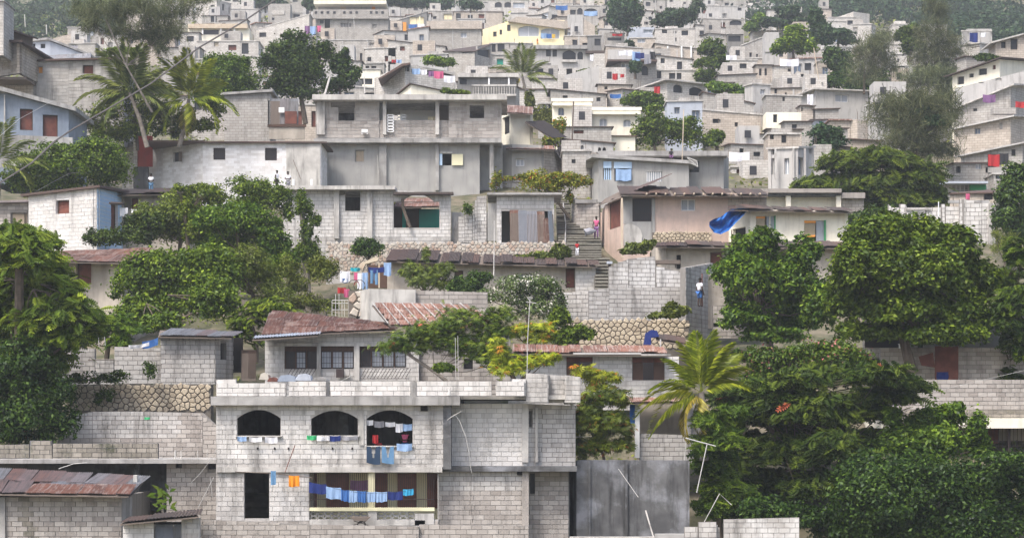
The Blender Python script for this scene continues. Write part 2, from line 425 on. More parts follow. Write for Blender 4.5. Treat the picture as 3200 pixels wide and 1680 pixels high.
    def lay(s, A, d, n, L, zb, topf, hs, ht, blk, bmat, jag, bands):
        bw, bh = blk
        zt = max(topf(0), topf(L))
        k0 = math.floor(zb / bh)
        # start courses from the top down so that the top course is whole
        z1 = zt
        row = 0; D0 = min(A.y, 135)
        while z1 > zb + .05:
            z0 = z1 - bh; zc = (z0 + z1) / 2
            u = -(row % 2) * bw / 2 + R.uniform(-.05, .05)
            while u < L:
                ua, ub = max(u, 0), min(u + bw, L); u += bw
                ivs = [(ua, ub)]
                for h in hs:
                    if h[0] >= ub or h[1] <= ua: continue
                    tp = max(ht(h, max(ua, h[0])), ht(h, min(ub, h[1])), ht(h, (max(ua, h[0]) + min(ub, h[1])) / 2)) if h[4] else h[3]
                    if zc < h[2] - bh * .3 or zc > tp + bh * .3: continue
                    nv = []
                    for a, b in ivs:
                        if h[0] > a: nv.append((a, min(b, h[0])))
                        if h[1] < b: nv.append((max(a, h[1]), b))
                    ivs = [(a, b) for a, b in nv if b - a > .02]
                for a, b in ivs:
                    um = (a + b) / 2
                    za, zb2 = max(z0, zb), min(z1, topf(um))
                    if b - a < .06 or zb2 - za < bh * .35: continue
                    if jag and R.random() < jag and za > topf(um) - bh * 1.5: continue
                    x, y = A.x + d.x * um, A.y + d.y * um
                    px, py = 1600 + F * x / y, HY - F * (za + zb2) / 2 / y
                    if px < -350 or px > 3550 or py < -150 or py > 1950: continue
                    bm = bmat
                    if bands:
                        for (f, mm) in bands:
                            if f(px, py) : bm = mm; break
                    pr = .02 + R.uniform(-.006, .008)
                    s.blocks.append((x + n.x * (pr / 2 - .03), y + n.y * (pr / 2 - .03), (za + zb2) / 2, math.atan2(d.y, d.x), b - a - .00028 * D0, pr + .06, zb2 - za - .00027 * D0, bm, y, -60 < px < 3260 and -20 < py < 1700))
            z1 = z0; row += 1
    def window(s, A, d, n, u0, u1, z0, z1, k, rec):
        pane, fr, nm = WK[k]
        s.nwin += 1
        back = rec - .03
        def p(u, z, r): return (A.x + d.x * u - n.x * r, A.y + d.y * u - n.y * r, z)
        def slab(m, ua, ub, za, zb, ra, rb, mi=0):
            m.hexa([p(ua, za, ra), p(ub, za, ra), p(ub, za, rb), p(ua, za, rb), p(ua, zb, ra), p(ub, zb, ra), p(ub, zb, rb), p(ua, zb, rb)], mi)
        m = MB(); slab(m, u0 + .002, u1 - .002, z0 + .002, z1 - .002, back, back + .04)
        o = m.build(nm if nm in ('door', 'vent') else 'window', pane, s.root)
        w, h = u1 - u0, z1 - z0
        if fr:
            m = MB(); t = min(.07, w * .1)
            slab(m, u0 + .004, u0 + t, z0 + .004, z1 - .004, back - .05, back - .004); slab(m, u1 - t, u1 - .004, z0 + .004, z1 - .004, back - .05, back - .004)
            slab(m, u0 + t, u1 - t, z1 - t, z1 - .004, back - .05, back - .004); slab(m, u0 + t, u1 - t, z0 + .004, z0 + t, back - .05, back - .004)
            if k in 'wgy' : slab(m, (u0 + u1) / 2 - .03, (u0 + u1) / 2 + .03, z0 + t, z1 - t, back - .05, back - .004)
            if k == 'v':
                for i in range(1, 4): slab(m, u0 + w * i / 4 - .04, u0 + w * i / 4 + .04, z0 + t, z1 - t, back - .05, back - .004)
                for i in range(1, 4): slab(m, u0 + t, u1 - t, z0 + h * i / 4 - .035, z0 + h * i / 4 + .035, back - .06, back - .045)
            f = m.build('frame', fr, o, s.root.location)
            if k == 'B':
                m = MB(); nb = max(4, int(w / .14))
                for i in range(1, nb): slab(m, u0 + w * i / nb - .012, u0 + w * i / nb + .012, z0, z1, -.04, -.02)
                for q in (.33, .66): slab(m, u0 - .02, u1 + .02, z0 + h * q - .012, z0 + h * q + .012, -.018, .0)
                m.build('grille', 'steel_white' if w > 1.5 else 'iron', o, s.root.location)
        return o
    def roof(s, mat='concrete', th=.16, over=.3, name='roof', lift=0.0, foot=None):
        Q = [Vector(q) for q in (foot or s.foot)]
        c = sum(Q, Vector()) / len(Q)
        m = MB(); lo = []; hi = []
        for q in Q:
            v = q - c; r = math.hypot(v.x, v.y); k = 1 + over * 1.4 / max(r, .1)
            g = Vector((c.x + v.x * k, c.y + v.y * k, c.z + v.z * k + lift + .004)); lo.append(g); hi.append(g + Vector((0, 0, th)))
        k = len(Q)
        m.quad(*lo[::-1], uv=[(g.x, g.y) for g in lo[::-1]]); m.quad(*hi, uv=[(g.x, g.y) for g in hi])
        for i in range(k): m.quad(lo[i], lo[(i + 1) % k], hi[(i + 1) % k], hi[i])
        return m.build(name, mat, s.root)
    def tin(s, FL, FR, BR_, BL, nx, ny, mat='tin_rust', name='roof', jit=.02):
        """corrugated sheets over a quad (world points)"""
        root = s.root
        m = MB(); dz = Vector((0, 0, -.07))
        m.hexa([FL + dz * 1.6, FR + dz * 1.6, BR_ + dz * 1.6, BL + dz * 1.6, FL + dz, FR + dz, BR_ + dz, BL + dz])
        rf = m.build(name, 'wood_old', root)
        me = sheet_mesh(mat)
        for j in range(ny):
            for i in range(nx):
                def bl(a, b): return (FL * (1 - a) + FR * a) * (1 - b) + (BL * (1 - a) + BR_ * a) * b
                a0, a1, b0, b1 = i / nx, (i + 1.06) / nx, j / ny, (j + 1.06) / ny
                o0 = bl(a0, b0); u = bl(a1, b0) - o0; v = bl(a0, b1) - o0
                nn = u.cross(v).normalized()
                v2 = nn.cross(u).normalized() * v.length
                if abs(v.normalized().dot(u.normalized())) > .2: v2 = v
                o0 = o0 + nn * (.012 * (i % 2) + .014 * j) + Vector((R.uniform(-1, 1), R.uniform(-1, 1), R.uniform(0, .6))) * jit * 2 - root.location
                mt = Matrix(((u.x, v2.x, nn.x, o0.x), (u.y, v2.y, nn.y, o0.y), (u.z, v2.z, nn.z, o0.z), (0, 0, 0, 1)))
                o = bpy.data.objects.new('sheet', me); COL.objects.link(o); o.parent = rf; o.matrix_local = mt
        return rf
    def finish(s):
        B = s.blocks
        B.sort(key=lambda b: (not b[9], -b[4] * b[6] / b[8]))
        for b in B[:300]:
            o = bpy.data.objects.new('block', cube_for(b[7])); COL.objects.link(o); o.parent = s.root
            o.location = Vector(b[:3]) - s.root.location; o.rotation_euler = (0, 0, b[3] + R.uniform(-.004, .004)); o.scale = b[4:7]
        rest = {}
        for b in B[300:]: rest.setdefault(b[7], []).append(b)
        for k, L in rest.items():
            m = MB()
            for x, y, z, a, w, t, h, *_ in L:
                c, sn = math.cos(a) * w / 2, math.sin(a) * w / 2; e, g = -math.sin(a) * t / 2, math.cos(a) * t / 2
                q = [(x - c - e, y - sn - g), (x + c - e, y + sn - g), (x + c + e, y + sn + g), (x - c + e, y - sn + g)]
                m.hexa([(*p, z - h / 2) for p in q] + [(*p, z + h / 2) for p in q])
            o = m.build('blocks', k, s.root); o['kind'] = 'stuff'
SHEETS = {}
def sheet_mesh(mat):
    if mat in SHEETS: return SHEETS[mat]
    n = 16; V = []; Fc = []
    for j in range(2):
        for i in range(n + 1): V.append((i / n, j, .024 * (1 if i % 2 else -1)))
    for i in range(n): Fc.append((i, i + 1, n + 2 + i, n + 1 + i))
    me = bpy.data.meshes.new('sheet'); me.from_pydata(V, [], Fc); me.materials.append(MATS[mat]); SHEETS[mat] = me
    return me
def clip(poly, a, b):     # keep the side of poly nearer to a than b
    mx, my = (a[0] + b[0]) / 2, (a[1] + b[1]) / 2; nx, ny = b[0] - a[0], b[1] - a[1]
    out = []
    for i in range(len(poly)):
        p, q = poly[i], poly[(i + 1) % len(poly)]
        dp = (p[0] - mx) * nx + (p[1] - my) * ny; dq = (q[0] - mx) * nx + (q[1] - my) * ny
        if dp <= 0: out.append(p)
        if dp * dq < 0:
            t = dp / (dp - dq); out.append((p[0] + (q[0] - p[0]) * t, p[1] + (q[1] - p[1]) * t))
    return out
def stones(th, x0, y0, x1, y1, D, mat, size, jointmat='stone_joint_riser_shade', top=None, D2=None, depth=.8):
    """irregular laid stones in a wall between two pixel corners; first 300 parts, the rest stuff"""
    A = W(X(x0), Y(y1), D); Bp = W(X(x1), Y(y1), D2 or D); zt = W(X(x0), Y(y0), D).z
    d = Vector((Bp.x - A.x, Bp.y - A.y)); L = d.length; d /= L; n = Vector((d.y, -d.x)); H = zt - A.z
    m = MB()
    tops = top or (lambda q: 1.0)
    m.hexa([(A.x, A.y, A.z - 1.5), (Bp.x, Bp.y, A.z - 1.5), (Bp.x - n.x * depth, Bp.y - n.y * depth, A.z - 1.5), (A.x - n.x * depth, A.y - n.y * depth, A.z - 1.5),
            (A.x, A.y, A.z + H * tops(0) - .1), (Bp.x, Bp.y, A.z + H * tops(1) - .1), (Bp.x - n.x * depth, Bp.y - n.y * depth, A.z + H * tops(1) - .1), (A.x - n.x * depth, A.y - n.y * depth, A.z + H * tops(0) - .1)])
    m.build('core', jointmat, th.root)
    sx, sy = size * 1.15, size * .78
    nx, ny = max(2, round(L / sx)), max(2, round(H / sy))
    pts = {}
    for j in range(-1, ny + 1):
        for i in range(-1, nx + 1):
            pts[i, j] = ((i + .5 + (j % 2) * .5 + R.uniform(-.36, .36)) * sx, (j + .5 + R.uniform(-.36, .36)) * sy)
    L_ = []
    for j in range(ny):
        for i in range(nx):
            c = pts[i, j]
            if c[1] > H * tops(max(0, min(1, c[0] / L))): continue
            poly = [(c[0] - 2 * sx, c[1] - 2 * sy), (c[0] + 2 * sx, c[1] - 2 * sy), (c[0] + 2 * sx, c[1] + 2 * sy), (c[0] - 2 * sx, c[1] + 2 * sy)]
            for dj in (-2, -1, 0, 1, 2):
                for di in (-2, -1, 0, 1, 2):
                    if (di or dj) and (i + di, j + dj) in pts: poly = clip(poly, c, pts[i + di, j + dj])
            if len(poly) < 3: continue
            cx = sum(p[0] for p in poly) / len(poly); cy = sum(p[1] for p in poly) / len(poly)
            L_.append((cx, cy, [((p[0] - cx), (p[1] - cy)) for p in poly]))
    def geo(cx, cy, poly):
        k = len(poly); rings = []
        for f, pr in ((.94, -.03), (.87, .035), (.70, .06)):
            jj = R.uniform(.9, 1.0)
            rings.append([(cx + p[0] * f * jj, cy + p[1] * f * jj, pr) for p in poly])
        vs = [(A.x + d.x * u + n.x * pr, A.y + d.y * u + n.y * pr, A.z + z) for r in rings for u, z, pr in r]
        fs = []
        for r in range(2):
            for i in range(k): fs.append((r * k + i, r * k + (i + 1) % k, (r + 1) * k + (i + 1) % k, (r + 1) * k + i))
        fs.append(tuple(range(2 * k, 3 * k)))
        return vs, fs
    R.shuffle(L_)
    for (cx, cy, p) in L_[:300]:
        vs, fs = geo(cx, cy, p); c = (A.x + d.x * cx, A.y + d.y * cx, A.z + cy)
        me = bpy.data.meshes.new('stone'); me.from_pydata([(v[0] - c[0], v[1] - c[1], v[2] - c[2]) for v in vs], [], fs); me.materials.append(MATS[mat])
        link('stone', me, th.root, Vector(c) - th.root.location)
    if len(L_) > 300:
        VV, FF = [], []
        for (cx, cy, p) in L_[300:]:
            vs, fs = geo(cx, cy, p); b = len(VV); VV += vs; FF += [tuple(i + b for i in f) for f in fs]
        o = th.root.location
        me = bpy.data.meshes.new('stones'); me.from_pydata([(v[0] - o[0], v[1] - o[1], v[2] - o[2]) for v in VV], [], FF); me.materials.append(MATS[mat])
        link('stones', me, th.root)['kind'] = 'stuff'
HAZE = 0.0004
# ------------------------------------------------------------------ vegetation, people, cloth, wires
def unit(v): return v / np.maximum(np.linalg.norm(v, axis=1, keepdims=True), 1e-9)
TEMPL = {
    'leaf': (np.array([(-.5, 0, 0), (0, -.27, .05), (.5, 0, -.04), (0, .27, .05)]), [0, 1, 2, 3], 4),
    'long': (np.array([(-.5, 0, 0), (-.05, -.13, .04), (.5, 0, -.10), (-.05, .13, .04)]), [0, 1, 2, 3], 4),
    'needle': (np.array([(-.5, -.028, 0), (.5, -.01, -.03), (.5, .01, -.03), (-.5, .028, 0)]), [0, 1, 2, 3], 4)}
def _spray():
    V = []; Fc = []; K = 7
    for i in range(K + 1): t = i / K; V.append((-.5 + t, 0, -.22 * t * t))
    for i in range(K):
        t = (i + .5) / K; x = -.5 + t; L = .30 * math.sin(math.pi * (.16 + .74 * t)); z = -.22 * t * t
        for sgn in (-1, 1):
            b = len(V); V += [(x - .02, sgn * L * .5, z + .015), (x + .07, sgn * L, z - .04)]
            Fc += [i, b, b + 1, i + 1]
    return np.array(V), Fc, 4
TEMPL['spray'] = _spray()
def _star():
    V = [(0, 0, 0)]; Fc = []
    for i in range(5):
        a = -1.2 + i * .6; b = len(V)
        V += [(.26 * math.cos(a - .22), .26 * math.sin(a - .22), .02), (.55 * math.cos(a), .55 * math.sin(a), -.10), (.26 * math.cos(a + .22), .26 * math.sin(a + .22), .02)]
        Fc += [0, b, b + 1, b + 2]
    return np.array(V), Fc, 4
TEMPL['star'] = _star()
def leaves(pos, nrm, axis, size, templ):
    T, Fc, nf = TEMPL[templ]
    x = unit(axis - nrm * np.sum(axis * nrm, 1, keepdims=True)); y = np.cross(nrm, x)
    V = pos[:, None, :] + size[:, None, None] * (T[None, :, 0:1] * x[:, None, :] + T[None, :, 1:2] * y[:, None, :] + T[None, :, 2:3] * nrm[:, None, :])
    idx = (np.asarray(Fc)[None, :] + (np.arange(len(pos)) * len(T))[:, None]).ravel()
    return V.reshape(-1, 3), idx, nf
def crown_points(c, r, K, n, up=.5, cl=.34, rng=None, low=-.55, flat=0):
    rng = rng or NR; K = int(K * 1.7)
    cp = unit(rng.normal(size=(K * 3, 3))); cp = cp[cp[:, 2] > low][:K]; K = len(cp)
    rad = rng.uniform(.2, 1.0, K) ** .6
    cc = cp * rad[:, None] * (1 - cl * .6)
    cr = cl * rng.uniform(.45, 1.35, K)
    k = rng.integers(0, K, n)
    d = unit(rng.normal(size=(n, 3)) + np.array([0, 0, up * .5]))
    rr = rng.uniform(.25, 1.3, n) ** .55
    far = rng.random(n) < .07; rr = np.where(far, rng.uniform(1.15, 1.9, n), rr)
    off = d * (cr[k] * rr)[:, None]
    if flat: off[:, 2] *= flat
    p = (cc[k] + off) * np.array(r) + np.array(c)
    nrm = unit(d * .7 + cc[k] * .5 + np.array([0, 0, up]) + rng.normal(size=(n, 3)) * .75)
    return p, nrm, cc * np.array(r) + np.array(c)
TREES = []
def tree(name, label, cat, blobs, D, leaf='leaf_mid', kind='leaf', n=8000, size=.2, K=26, trunk=None, base=None, dr=.8, group=None, bark='bark', up=.5, cl=.34, limbs=6, tr=.14, low=-.6, dd=0, flat=0, stuff=None):
    """blobs: [(x, y, rx, ry)] in tile pixels; base: tile pixel (x, y) of the trunk's foot"""
    B = [(X(x), Y(y), rx * SCL, ry * SCL) for x, y, rx, ry in blobs]
    if base: bx, by = X(base[0]), Y(base[1])
    else: bx, by = B[0][0], max(b[1] + b[3] for b in B)
    root = empty(name, W(bx, by, D), label, cat, group)
    if kind in ('leaf', 'long'): n = int(n * 1.5); size *= .85
    if kind == 'star': size *= 1.12
    if kind == 'needle': n = int(n * .75)
    if kind == 'needle': size *= .72; n = int(n * 1.15)
    ar = [b[2] * b[3] for b in B]; ta = sum(ar); Vs, Is = [], []; o0 = 0; cen = []
    for (px, py, rx, ry), a in zip(B, ar):
        dj = D + R.uniform(-.5, .5) * dd
        rx *= 1.2; ry *= 1.18; c = W(px, py, dj); k = dj / F; r = (rx * k, (rx + ry) / 2 * k * dr, ry * k)
        m = max(30, int(n * a / ta))
        p, nr, cc = crown_points(c, r, max(5, int(K * math.sqrt(a / ta))), m, up, cl, low=low, flat=flat)
        cen.append((c, r, cc))
        if kind == 'needle':
            ax = unit(NR.normal(size=(m, 3)) * .5 + np.array([0, 0, -.75]) + nr * .5); nr = unit(NR.normal(size=(m, 3)))
        elif kind == 'spray':
            ax = (p - np.array(c)) / np.array(r); ax[:, 2] = ax[:, 2] * .3 - .12; ax = unit(ax + NR.normal(size=(m, 3)) * .35); nr = unit(np.array([0, -.45, 1.0]) + NR.normal(size=(m, 3)) * .42)
        elif kind == 'star':
            ax = unit(NR.normal(size=(m, 3)) * .7 + np.array([0, -.3, -.5])); nr = unit(nr + np.array([0, -.25, .35]))
        else: ax = NR.normal(size=(m, 3))
        sz = size * NR.uniform(.6, 1.25, m)
        V, I, nf = leaves(p, nr, ax, sz, kind)
        Vs.append(V); Is.append(I + o0); o0 += len(V)
    cr = bulk('crown', np.concatenate(Vs), np.concatenate(Is), nf, leaf, root, tuple(root.location))
    if trunk != 0:
        m = MB(); b0 = Vector(root.location); b0.z -= .5
        c0, r0, cc0 = cen[0]
        t1 = Vector((c0[0], c0[1], c0[2] - r0[2] * .35))
        mid = b0.lerp(t1, .5) + Vector((R.uniform(-.1, .1) * r0[0], 0, 0))
        m.tube([b0, mid, t1], [tr, tr * .8, tr * .6], 7)
        for c, r, cc in cen:
            c = Vector(c); st = t1 if (c - t1).length > .1 else mid
            if c is not cen[0][0]: m.tube([mid, (mid + c) / 2 - Vector((0, 0, .08 * (c - mid).length)), c], [tr * .3, tr * .2, tr * .08], 5)
            for q in cc[:max(1, limbs // (2 if len(B) > 4 else 1))]:
                q = Vector(q); s0 = st.lerp(c, .4)
                m.tube([s0, (s0 + q) / 2 + Vector((0, 0, r[2] * .08)), q], [tr * .15, tr * .09, tr * .03], 4)
        m.build('trunk', bark, root)
    if stuff: cr['kind'] = 'stuff'
    TREES.append((B, D))
    return root
def frond_mesh(L, droop, n, wid, wleaf, fold=.5):
    """one palm frond along +x, leaflets hanging; returns mesh"""
    V = []; Fc = []
    def rp(t):
        return (L * (t - .18 * droop * t * t), L * (.35 * t * (1 - droop) - .62 * droop * t * t * t - .05 * t))
    for i in range(12):
        t0, t1 = i / 12, (i + 1) / 12; (a, b), (c, d) = rp(t0), rp(t1); w = .022 * (1 - t0 * .8) * L / 3
        k = len(V); V += [(a, -w, b), (c, -w, d), (c, w, d), (a, w, b)]; Fc.append((k, k + 1, k + 2, k + 3))
    for i in range(n):
        t = .12 + .88 * i / n; x, z = rp(t); ln = wid * (math.sin(math.pi * min(1, .22 + .78 * t)) ** .7 + .12) * R.uniform(.85, 1.1)
        for sg in (-1, 1):
            dx = .45 * ln + .1 * ln * R.random(); dy = sg * ln * .62; dzz = -ln * fold * R.uniform(.7, 1.2)
            k = len(V); w = wleaf
            V += [(x, 0, z), (x + dx * .5 - w, dy * .55, z + dzz * .3), (x + dx, dy, z + dzz), (x + dx * .5 + w, dy * .55, z + dzz * .3)]
            Fc.append((k, k + 1, k + 2, k + 3))
    me = bpy.data.meshes.new('frond'); me.from_pydata(V, [], Fc)
    return me
def palm(label, cx, cy, D, L, fronds, base, leaf='leaf_palm', wl=.035, nl=46, group=None, tr=.16, old=()):
    """fronds: list of (angle in picture deg 0=right 90=up, length factor, droop, lean towards the viewer)"""
    c = W(X(cx), Y(cy), D); b = W(X(base[0]), Y(base[1]), D)
    root = empty('palm_tree', b, label, 'palm', group)
    m = MB(); b.z -= .5
    m.tube([b, b.lerp(c, .5) + Vector((.12, 0, 0)), c], [tr * 1.2, tr, tr * .85], 8); m.build('trunk', 'bark_pale', root)
    for i, (ang, lf, dr, lean) in enumerate(fronds):
        me = frond_mesh(L * lf, dr, nl, L * .30 * lf ** .5, wl)
        me.materials.append(MATS['leaf_palm_old' if i in old else leaf])
        a = math.radians(ang)
        h = Vector((math.cos(a), -lean, 0)); h.normalize()
        el = math.asin(max(-1, min(1, math.sin(a)))) * .95
        rz = math.atan2(h.y, h.x)
        o = link('frond', me, root, c - root.location)
        o.rotation_euler = (Matrix.Rotation(rz, 3, 'Z') @ Matrix.Rotation(-el, 3, 'Y') @ Matrix.Rotation(R.uniform(-.5, .5), 3, 'X')).to_euler()
def person(label, px, py, hpx, D, shirt, pants, pose='stand', face=0, shorts=False, sleeves=True, skirt=False, cut=0):
    """px, py: tile pixel of the feet; hpx height in tile pixels"""
    H = hpx * SCL * D / F; s = H / 1.75
    root = empty('person', W(X(px), Y(py), D), label, 'person'); root.rotation_euler = (0, 0, face); root.scale = (s, s, s)
    def P(x, y, z): return Vector((x, y, z))
    sit = pose == 'sit'; hz = .45 if sit else .93
    hip = P(0, 0, hz); chest = P(0, -.02 if not sit else -.10, hz + .40); neck = P(0, chest.y, hz + .54); head = P(0, chest.y - .02, hz + .72)
    up = hz - .93
    J = [hip, P(0, 0, hz + .18), chest, neck, P(0, chest.y, hz + .60), P(0, chest.y - .015, hz + .66), head, P(0, chest.y - .01, hz + .80)]
    rad = [.13, .115, .14, .055, .052, .075, .09, .06]
    E = [(0, 1), (1, 2), (2, 3), (3, 4), (4, 5), (5, 6), (6, 7)]
    limbs = {}
    for sx in (-1, 1):
        if pose in ('fold',): arm = [P(.18 * sx, chest.y, 1.40 + up), P(.25 * sx, -.03, 1.13 + up), P(.05 * sx, -.22, 1.14 + up)]
        elif pose == 'walk': arm = [P(.18 * sx, 0, 1.40 + up), P(.25 * sx, .06 * sx, 1.12 + up), P(.27 * sx, -.10 + .05 * sx, .88 + up)]
        elif sit: arm = [P(.18 * sx, chest.y, hz + .46), P(.26 * sx, -.16, hz + .22), P(.14 * sx, -.36, hz + .14)]
        else: arm = [P(.18 * sx, 0, 1.40 + up), P(.25 * sx, .02, 1.12 + up), P(.26 * sx, -.06, .88 + up)]
        b = len(J); J += arm; rad += [.062, .043, .032]; E += [(2, b), (b, b + 1), (b + 1, b + 2)]
        hd = (arm[2] - arm[1]).normalized(); side = Vector((sx * .3, -1, 0)).normalized()
        J.append(arm[2] + hd * .08); rad.append(.034); E.append((b + 2, b + 3)); pb = b + 3
        for q, (o, l) in enumerate(((-.028, .072), (-.009, .083), (.010, .078), (.027, .06))):
            k = len(J); J.append(arm[2] + hd * .12 + side * o); rad.append(.0095); E.append((pb, k))
            J.append(arm[2] + hd * (.12 + l) + side * (o * 1.2) + Vector((-.02 * sx, 0, 0))); rad.append(.008); E.append((k, k + 1))
        k = len(J); J.append(arm[2] + hd * .07 - side * .055); rad.append(.011); E.append((b + 2, k))
        if sit: leg = [P(.09 * sx, 0, hz - .02), P(.15 * sx, -.42, hz + .02), P(.13 * sx, -.44, .08)]
        elif pose == 'walk': leg = [P(.09 * sx, 0, .88), P(.10 * sx, -.07 * sx - .03, .49), P(.10 * sx, .10 * sx * -1 + .06, .08)]
        else: leg = [P(.09 * sx, 0, .88), P(.11 * sx, -.02, .49), P(.11 * sx, .02, .08)]
        b2 = len(J); J += leg + [leg[2] + P(.02 * sx, -.16, -.045)]; rad += [.088, .062, .042, .034]; E += [(0, b2), (b2, b2 + 1), (b2 + 1, b2 + 2), (b2 + 2, b2 + 3)]
        limbs[sx] = (b, b2)
    k = len(J); J.append(head + P(0, -.10, -.01)); rad.append(.018); E.append((6, k))          # nose
    for sx in (-1, 1): J.append(head + P(.088 * sx, .01, -.01)); rad.append(.018); E.append((6, len(J) - 1))
    def skin(name, js, rs, es, mat, sub=1):
        me = bpy.data.meshes.new(name); me.from_pydata([tuple(j) for j in js], es, []); me.materials.append(MATS[mat])
        o = link(name, me, root); sk = o.modifiers.new('skin', 'SKIN'); o.modifiers.new('smooth', 'SUBSURF').levels = sub
        o.modifiers[-1].render_levels = sub
        for v, r in zip(me.skin_vertices[0].data, rs): v.radius = (r, r)
        me.skin_vertices[0].data[0].use_root = True
        sk.use_smooth_shade = True
        return o
    skin('body', J, rad, E, 'skin')
    b1, l1 = limbs[-1]; b2, l2 = limbs[1]
    js = [J[0] + P(0, 0, .02), J[1], J[2], J[2] + P(0, 0, .10)]; rs = [.158, .148, .172, .11]; es = [(0, 1), (1, 2), (2, 3)]
    for b in (b1, b2):
        k = len(js); js += [J[b], J[b].lerp(J[b + 1], .62 if sleeves else .12)]; rs += [.085, .068]; es += [(2, k), (k, k + 1)]
    skin('shirt', js, rs, es, shirt)
    js = [J[0] + P(0, 0, .03)]; rs = [.162]; es = []
    for l in (l1, l2):
        f = .85 if shorts else 1.0
        k = len(js); js += [J[l], J[l + 1]]; rs += [.115, .088]; es += [(0, k), (k, k + 1)]
        if not shorts: js.append(J[l + 2] + P(0, 0, .03)); rs.append(.066); es.append((k + 1, k + 2))
    if skirt: js = [J[0] + P(0, 0, .03), P(0, 0, .75), P(0, -.02, .48)]; rs = [.165, .22, .25]; es = [(0, 1), (1, 2)]
    skin('skirt' if skirt else 'trousers', js, rs, es, pants)
    m = MB(); hc = head + P(0, .012, .028); V = []
    for i in range(5):
        ph = math.pi / 2 * i / 4.2
        V.append([hc + P(.104 * math.cos(ph - .15) * math.cos(t * math.pi / 4), .108 * math.cos(ph - .15) * math.sin(t * math.pi / 4), .11 * math.sin(ph)) for t in range(8)])
    for i in range(4):
        for t in range(8): m.quad(V[i][t], V[i][(t + 1) % 8], V[i + 1][(t + 1) % 8], V[i + 1][t])
    m.quad(*V[4]); m.build('hair', 'hair', root, (0, 0, 0), True)
    return root
def cloth(label, x0, y0, x1, y1, D, col, shape='sheet', slant=0, waves=3, name=None, group='laundry hung out to dry', amp=.04, cat=None):
    """hanging cloth between tile pixels; slant: extra drop of the right end"""
    a = W(X(x0), Y(y0), D); b = W(X(x1), Y(y1), D); w, h = b.x - a.x, a.z - b.z; sl = slant * SCL * D / F
    nx, nz = max(16 if shape != 'sheet' else 4, waves * 4), 8 if shape != 'sheet' else 5; m = MB(); ph = R.uniform(0, 6)
    def p(i, j):
        u, v = i / nx, j / nz; e = h * v * (.03 * math.sin(u * 3.1 * waves + ph) + .05 * math.sin(u * 2 + ph * 2))
        return (a.x + w * u, D + amp * (.35 + v) * (math.sin(u * waves * 5.3 + ph) * .6 + .5 * math.sin(u * waves * 2.2 + 2 * ph + v)) + .03 * v, a.z - h * v - sl * u - .05 * w * math.sin(math.pi * u) - e)
    for i in range(nx):
        for j in range(nz):
            u, v = (i + .5) / nx, (j + .5) / nz
            if shape == 'trousers' and v > .3 and abs(u - .5) < .03 + .16 * (v - .3): continue
            if shape == 'legsup' and v < .75 and abs(u - .5) < .18 * (1 - v / .75): continue
            if shape == 'shirt' and v > .35 and abs(u - .5) > .34: continue
            q = [p(i, j), p(i + 1, j), p(i + 1, j + 1), p(i, j + 1)]
            m.quad(*q); m.quad(*[(x, y + .012, z) for x, y, z in q[::-1]])
    nm = name or {'sheet': 'hanging_cloth', 'shirt': 'hanging_shirt', 'trousers': 'hanging_trousers', 'legsup': 'hanging_trousers'}[shape]
    c = W(X((x0 + x1) / 2), Y(y0), D)
    o = m.build(nm, 'cloth_' + col, None, c)
    tag(o, label, cat or {'sheet': 'cloth', 'shirt': 'shirt', 'trousers': 'trousers', 'legsup': 'trousers'}[shape], group)
    return o
def wire(name, label, cat, pts, r, mat, group=None, n=5, sag=0):
    P = [W(X(x), Y(y), D) for x, y, D in pts]
    if sag and len(P) == 2:
        P = [P[0].lerp(P[1], t / 12) - Vector((0, 0, sag * 4 * (t / 12) * (1 - t / 12))) for t in range(13)]
    r = r * .75 if isinstance(r, float) else r; m = MB(); m.tube(P, r, n); o = m.build(name, mat, None, P[0])
    return tag(o, label, cat, group)
def prism(th, name, pts, D, dep, mat, parent=None):
    """extruded outline from tile pixels, ccw or cw"""
    P = [W(X(x), Y(y), D) for x, y in pts]; m = MB()
    Q = [p + Vector((0, dep, 0)) for p in P]
    m.quad(*P); m.quad(*Q[::-1])
    for i in range(len(P)): m.quad(P[i], Q[i], Q[(i + 1) % len(P)], P[(i + 1) % len(P)])
    if th is None: return m
    return m.build(name, mat, parent or th.root, th.root.location)
# ------------------------------------------------------------------ ground
def build_ground():
    xs = np.linspace(-420, 420, 141); ys = np.unique(np.concatenate([np.linspace(-200, 60, 27), np.linspace(60, 240, 91), np.linspace(240, 900, 111)]))
    gx, gy = np.meshgrid(xs, ys); z = zground(gx, gy)
    amp = np.clip((gy - 60) / 200, 0.1, 1.2)
    z = z + amp * (.5 * np.sin(gx * .37 + gy * .21) * np.sin(gx * .13 - gy * .31) + .25 * NR.normal(size=gx.shape))
    V = np.stack([gx.ravel(), gy.ravel(), z.ravel()], 1); nx = len(xs)
    i, j = np.meshgrid(np.arange(nx - 1), np.arange(len(ys) - 1)); a = (j * nx + i).ravel()
    Fc = np.stack([a, a + 1, a + nx + 1, a + nx], 1).ravel()
    o = bulk('ground', V, Fc, 4, 'dirt'); o['kind'] = 'structure'
build_ground()
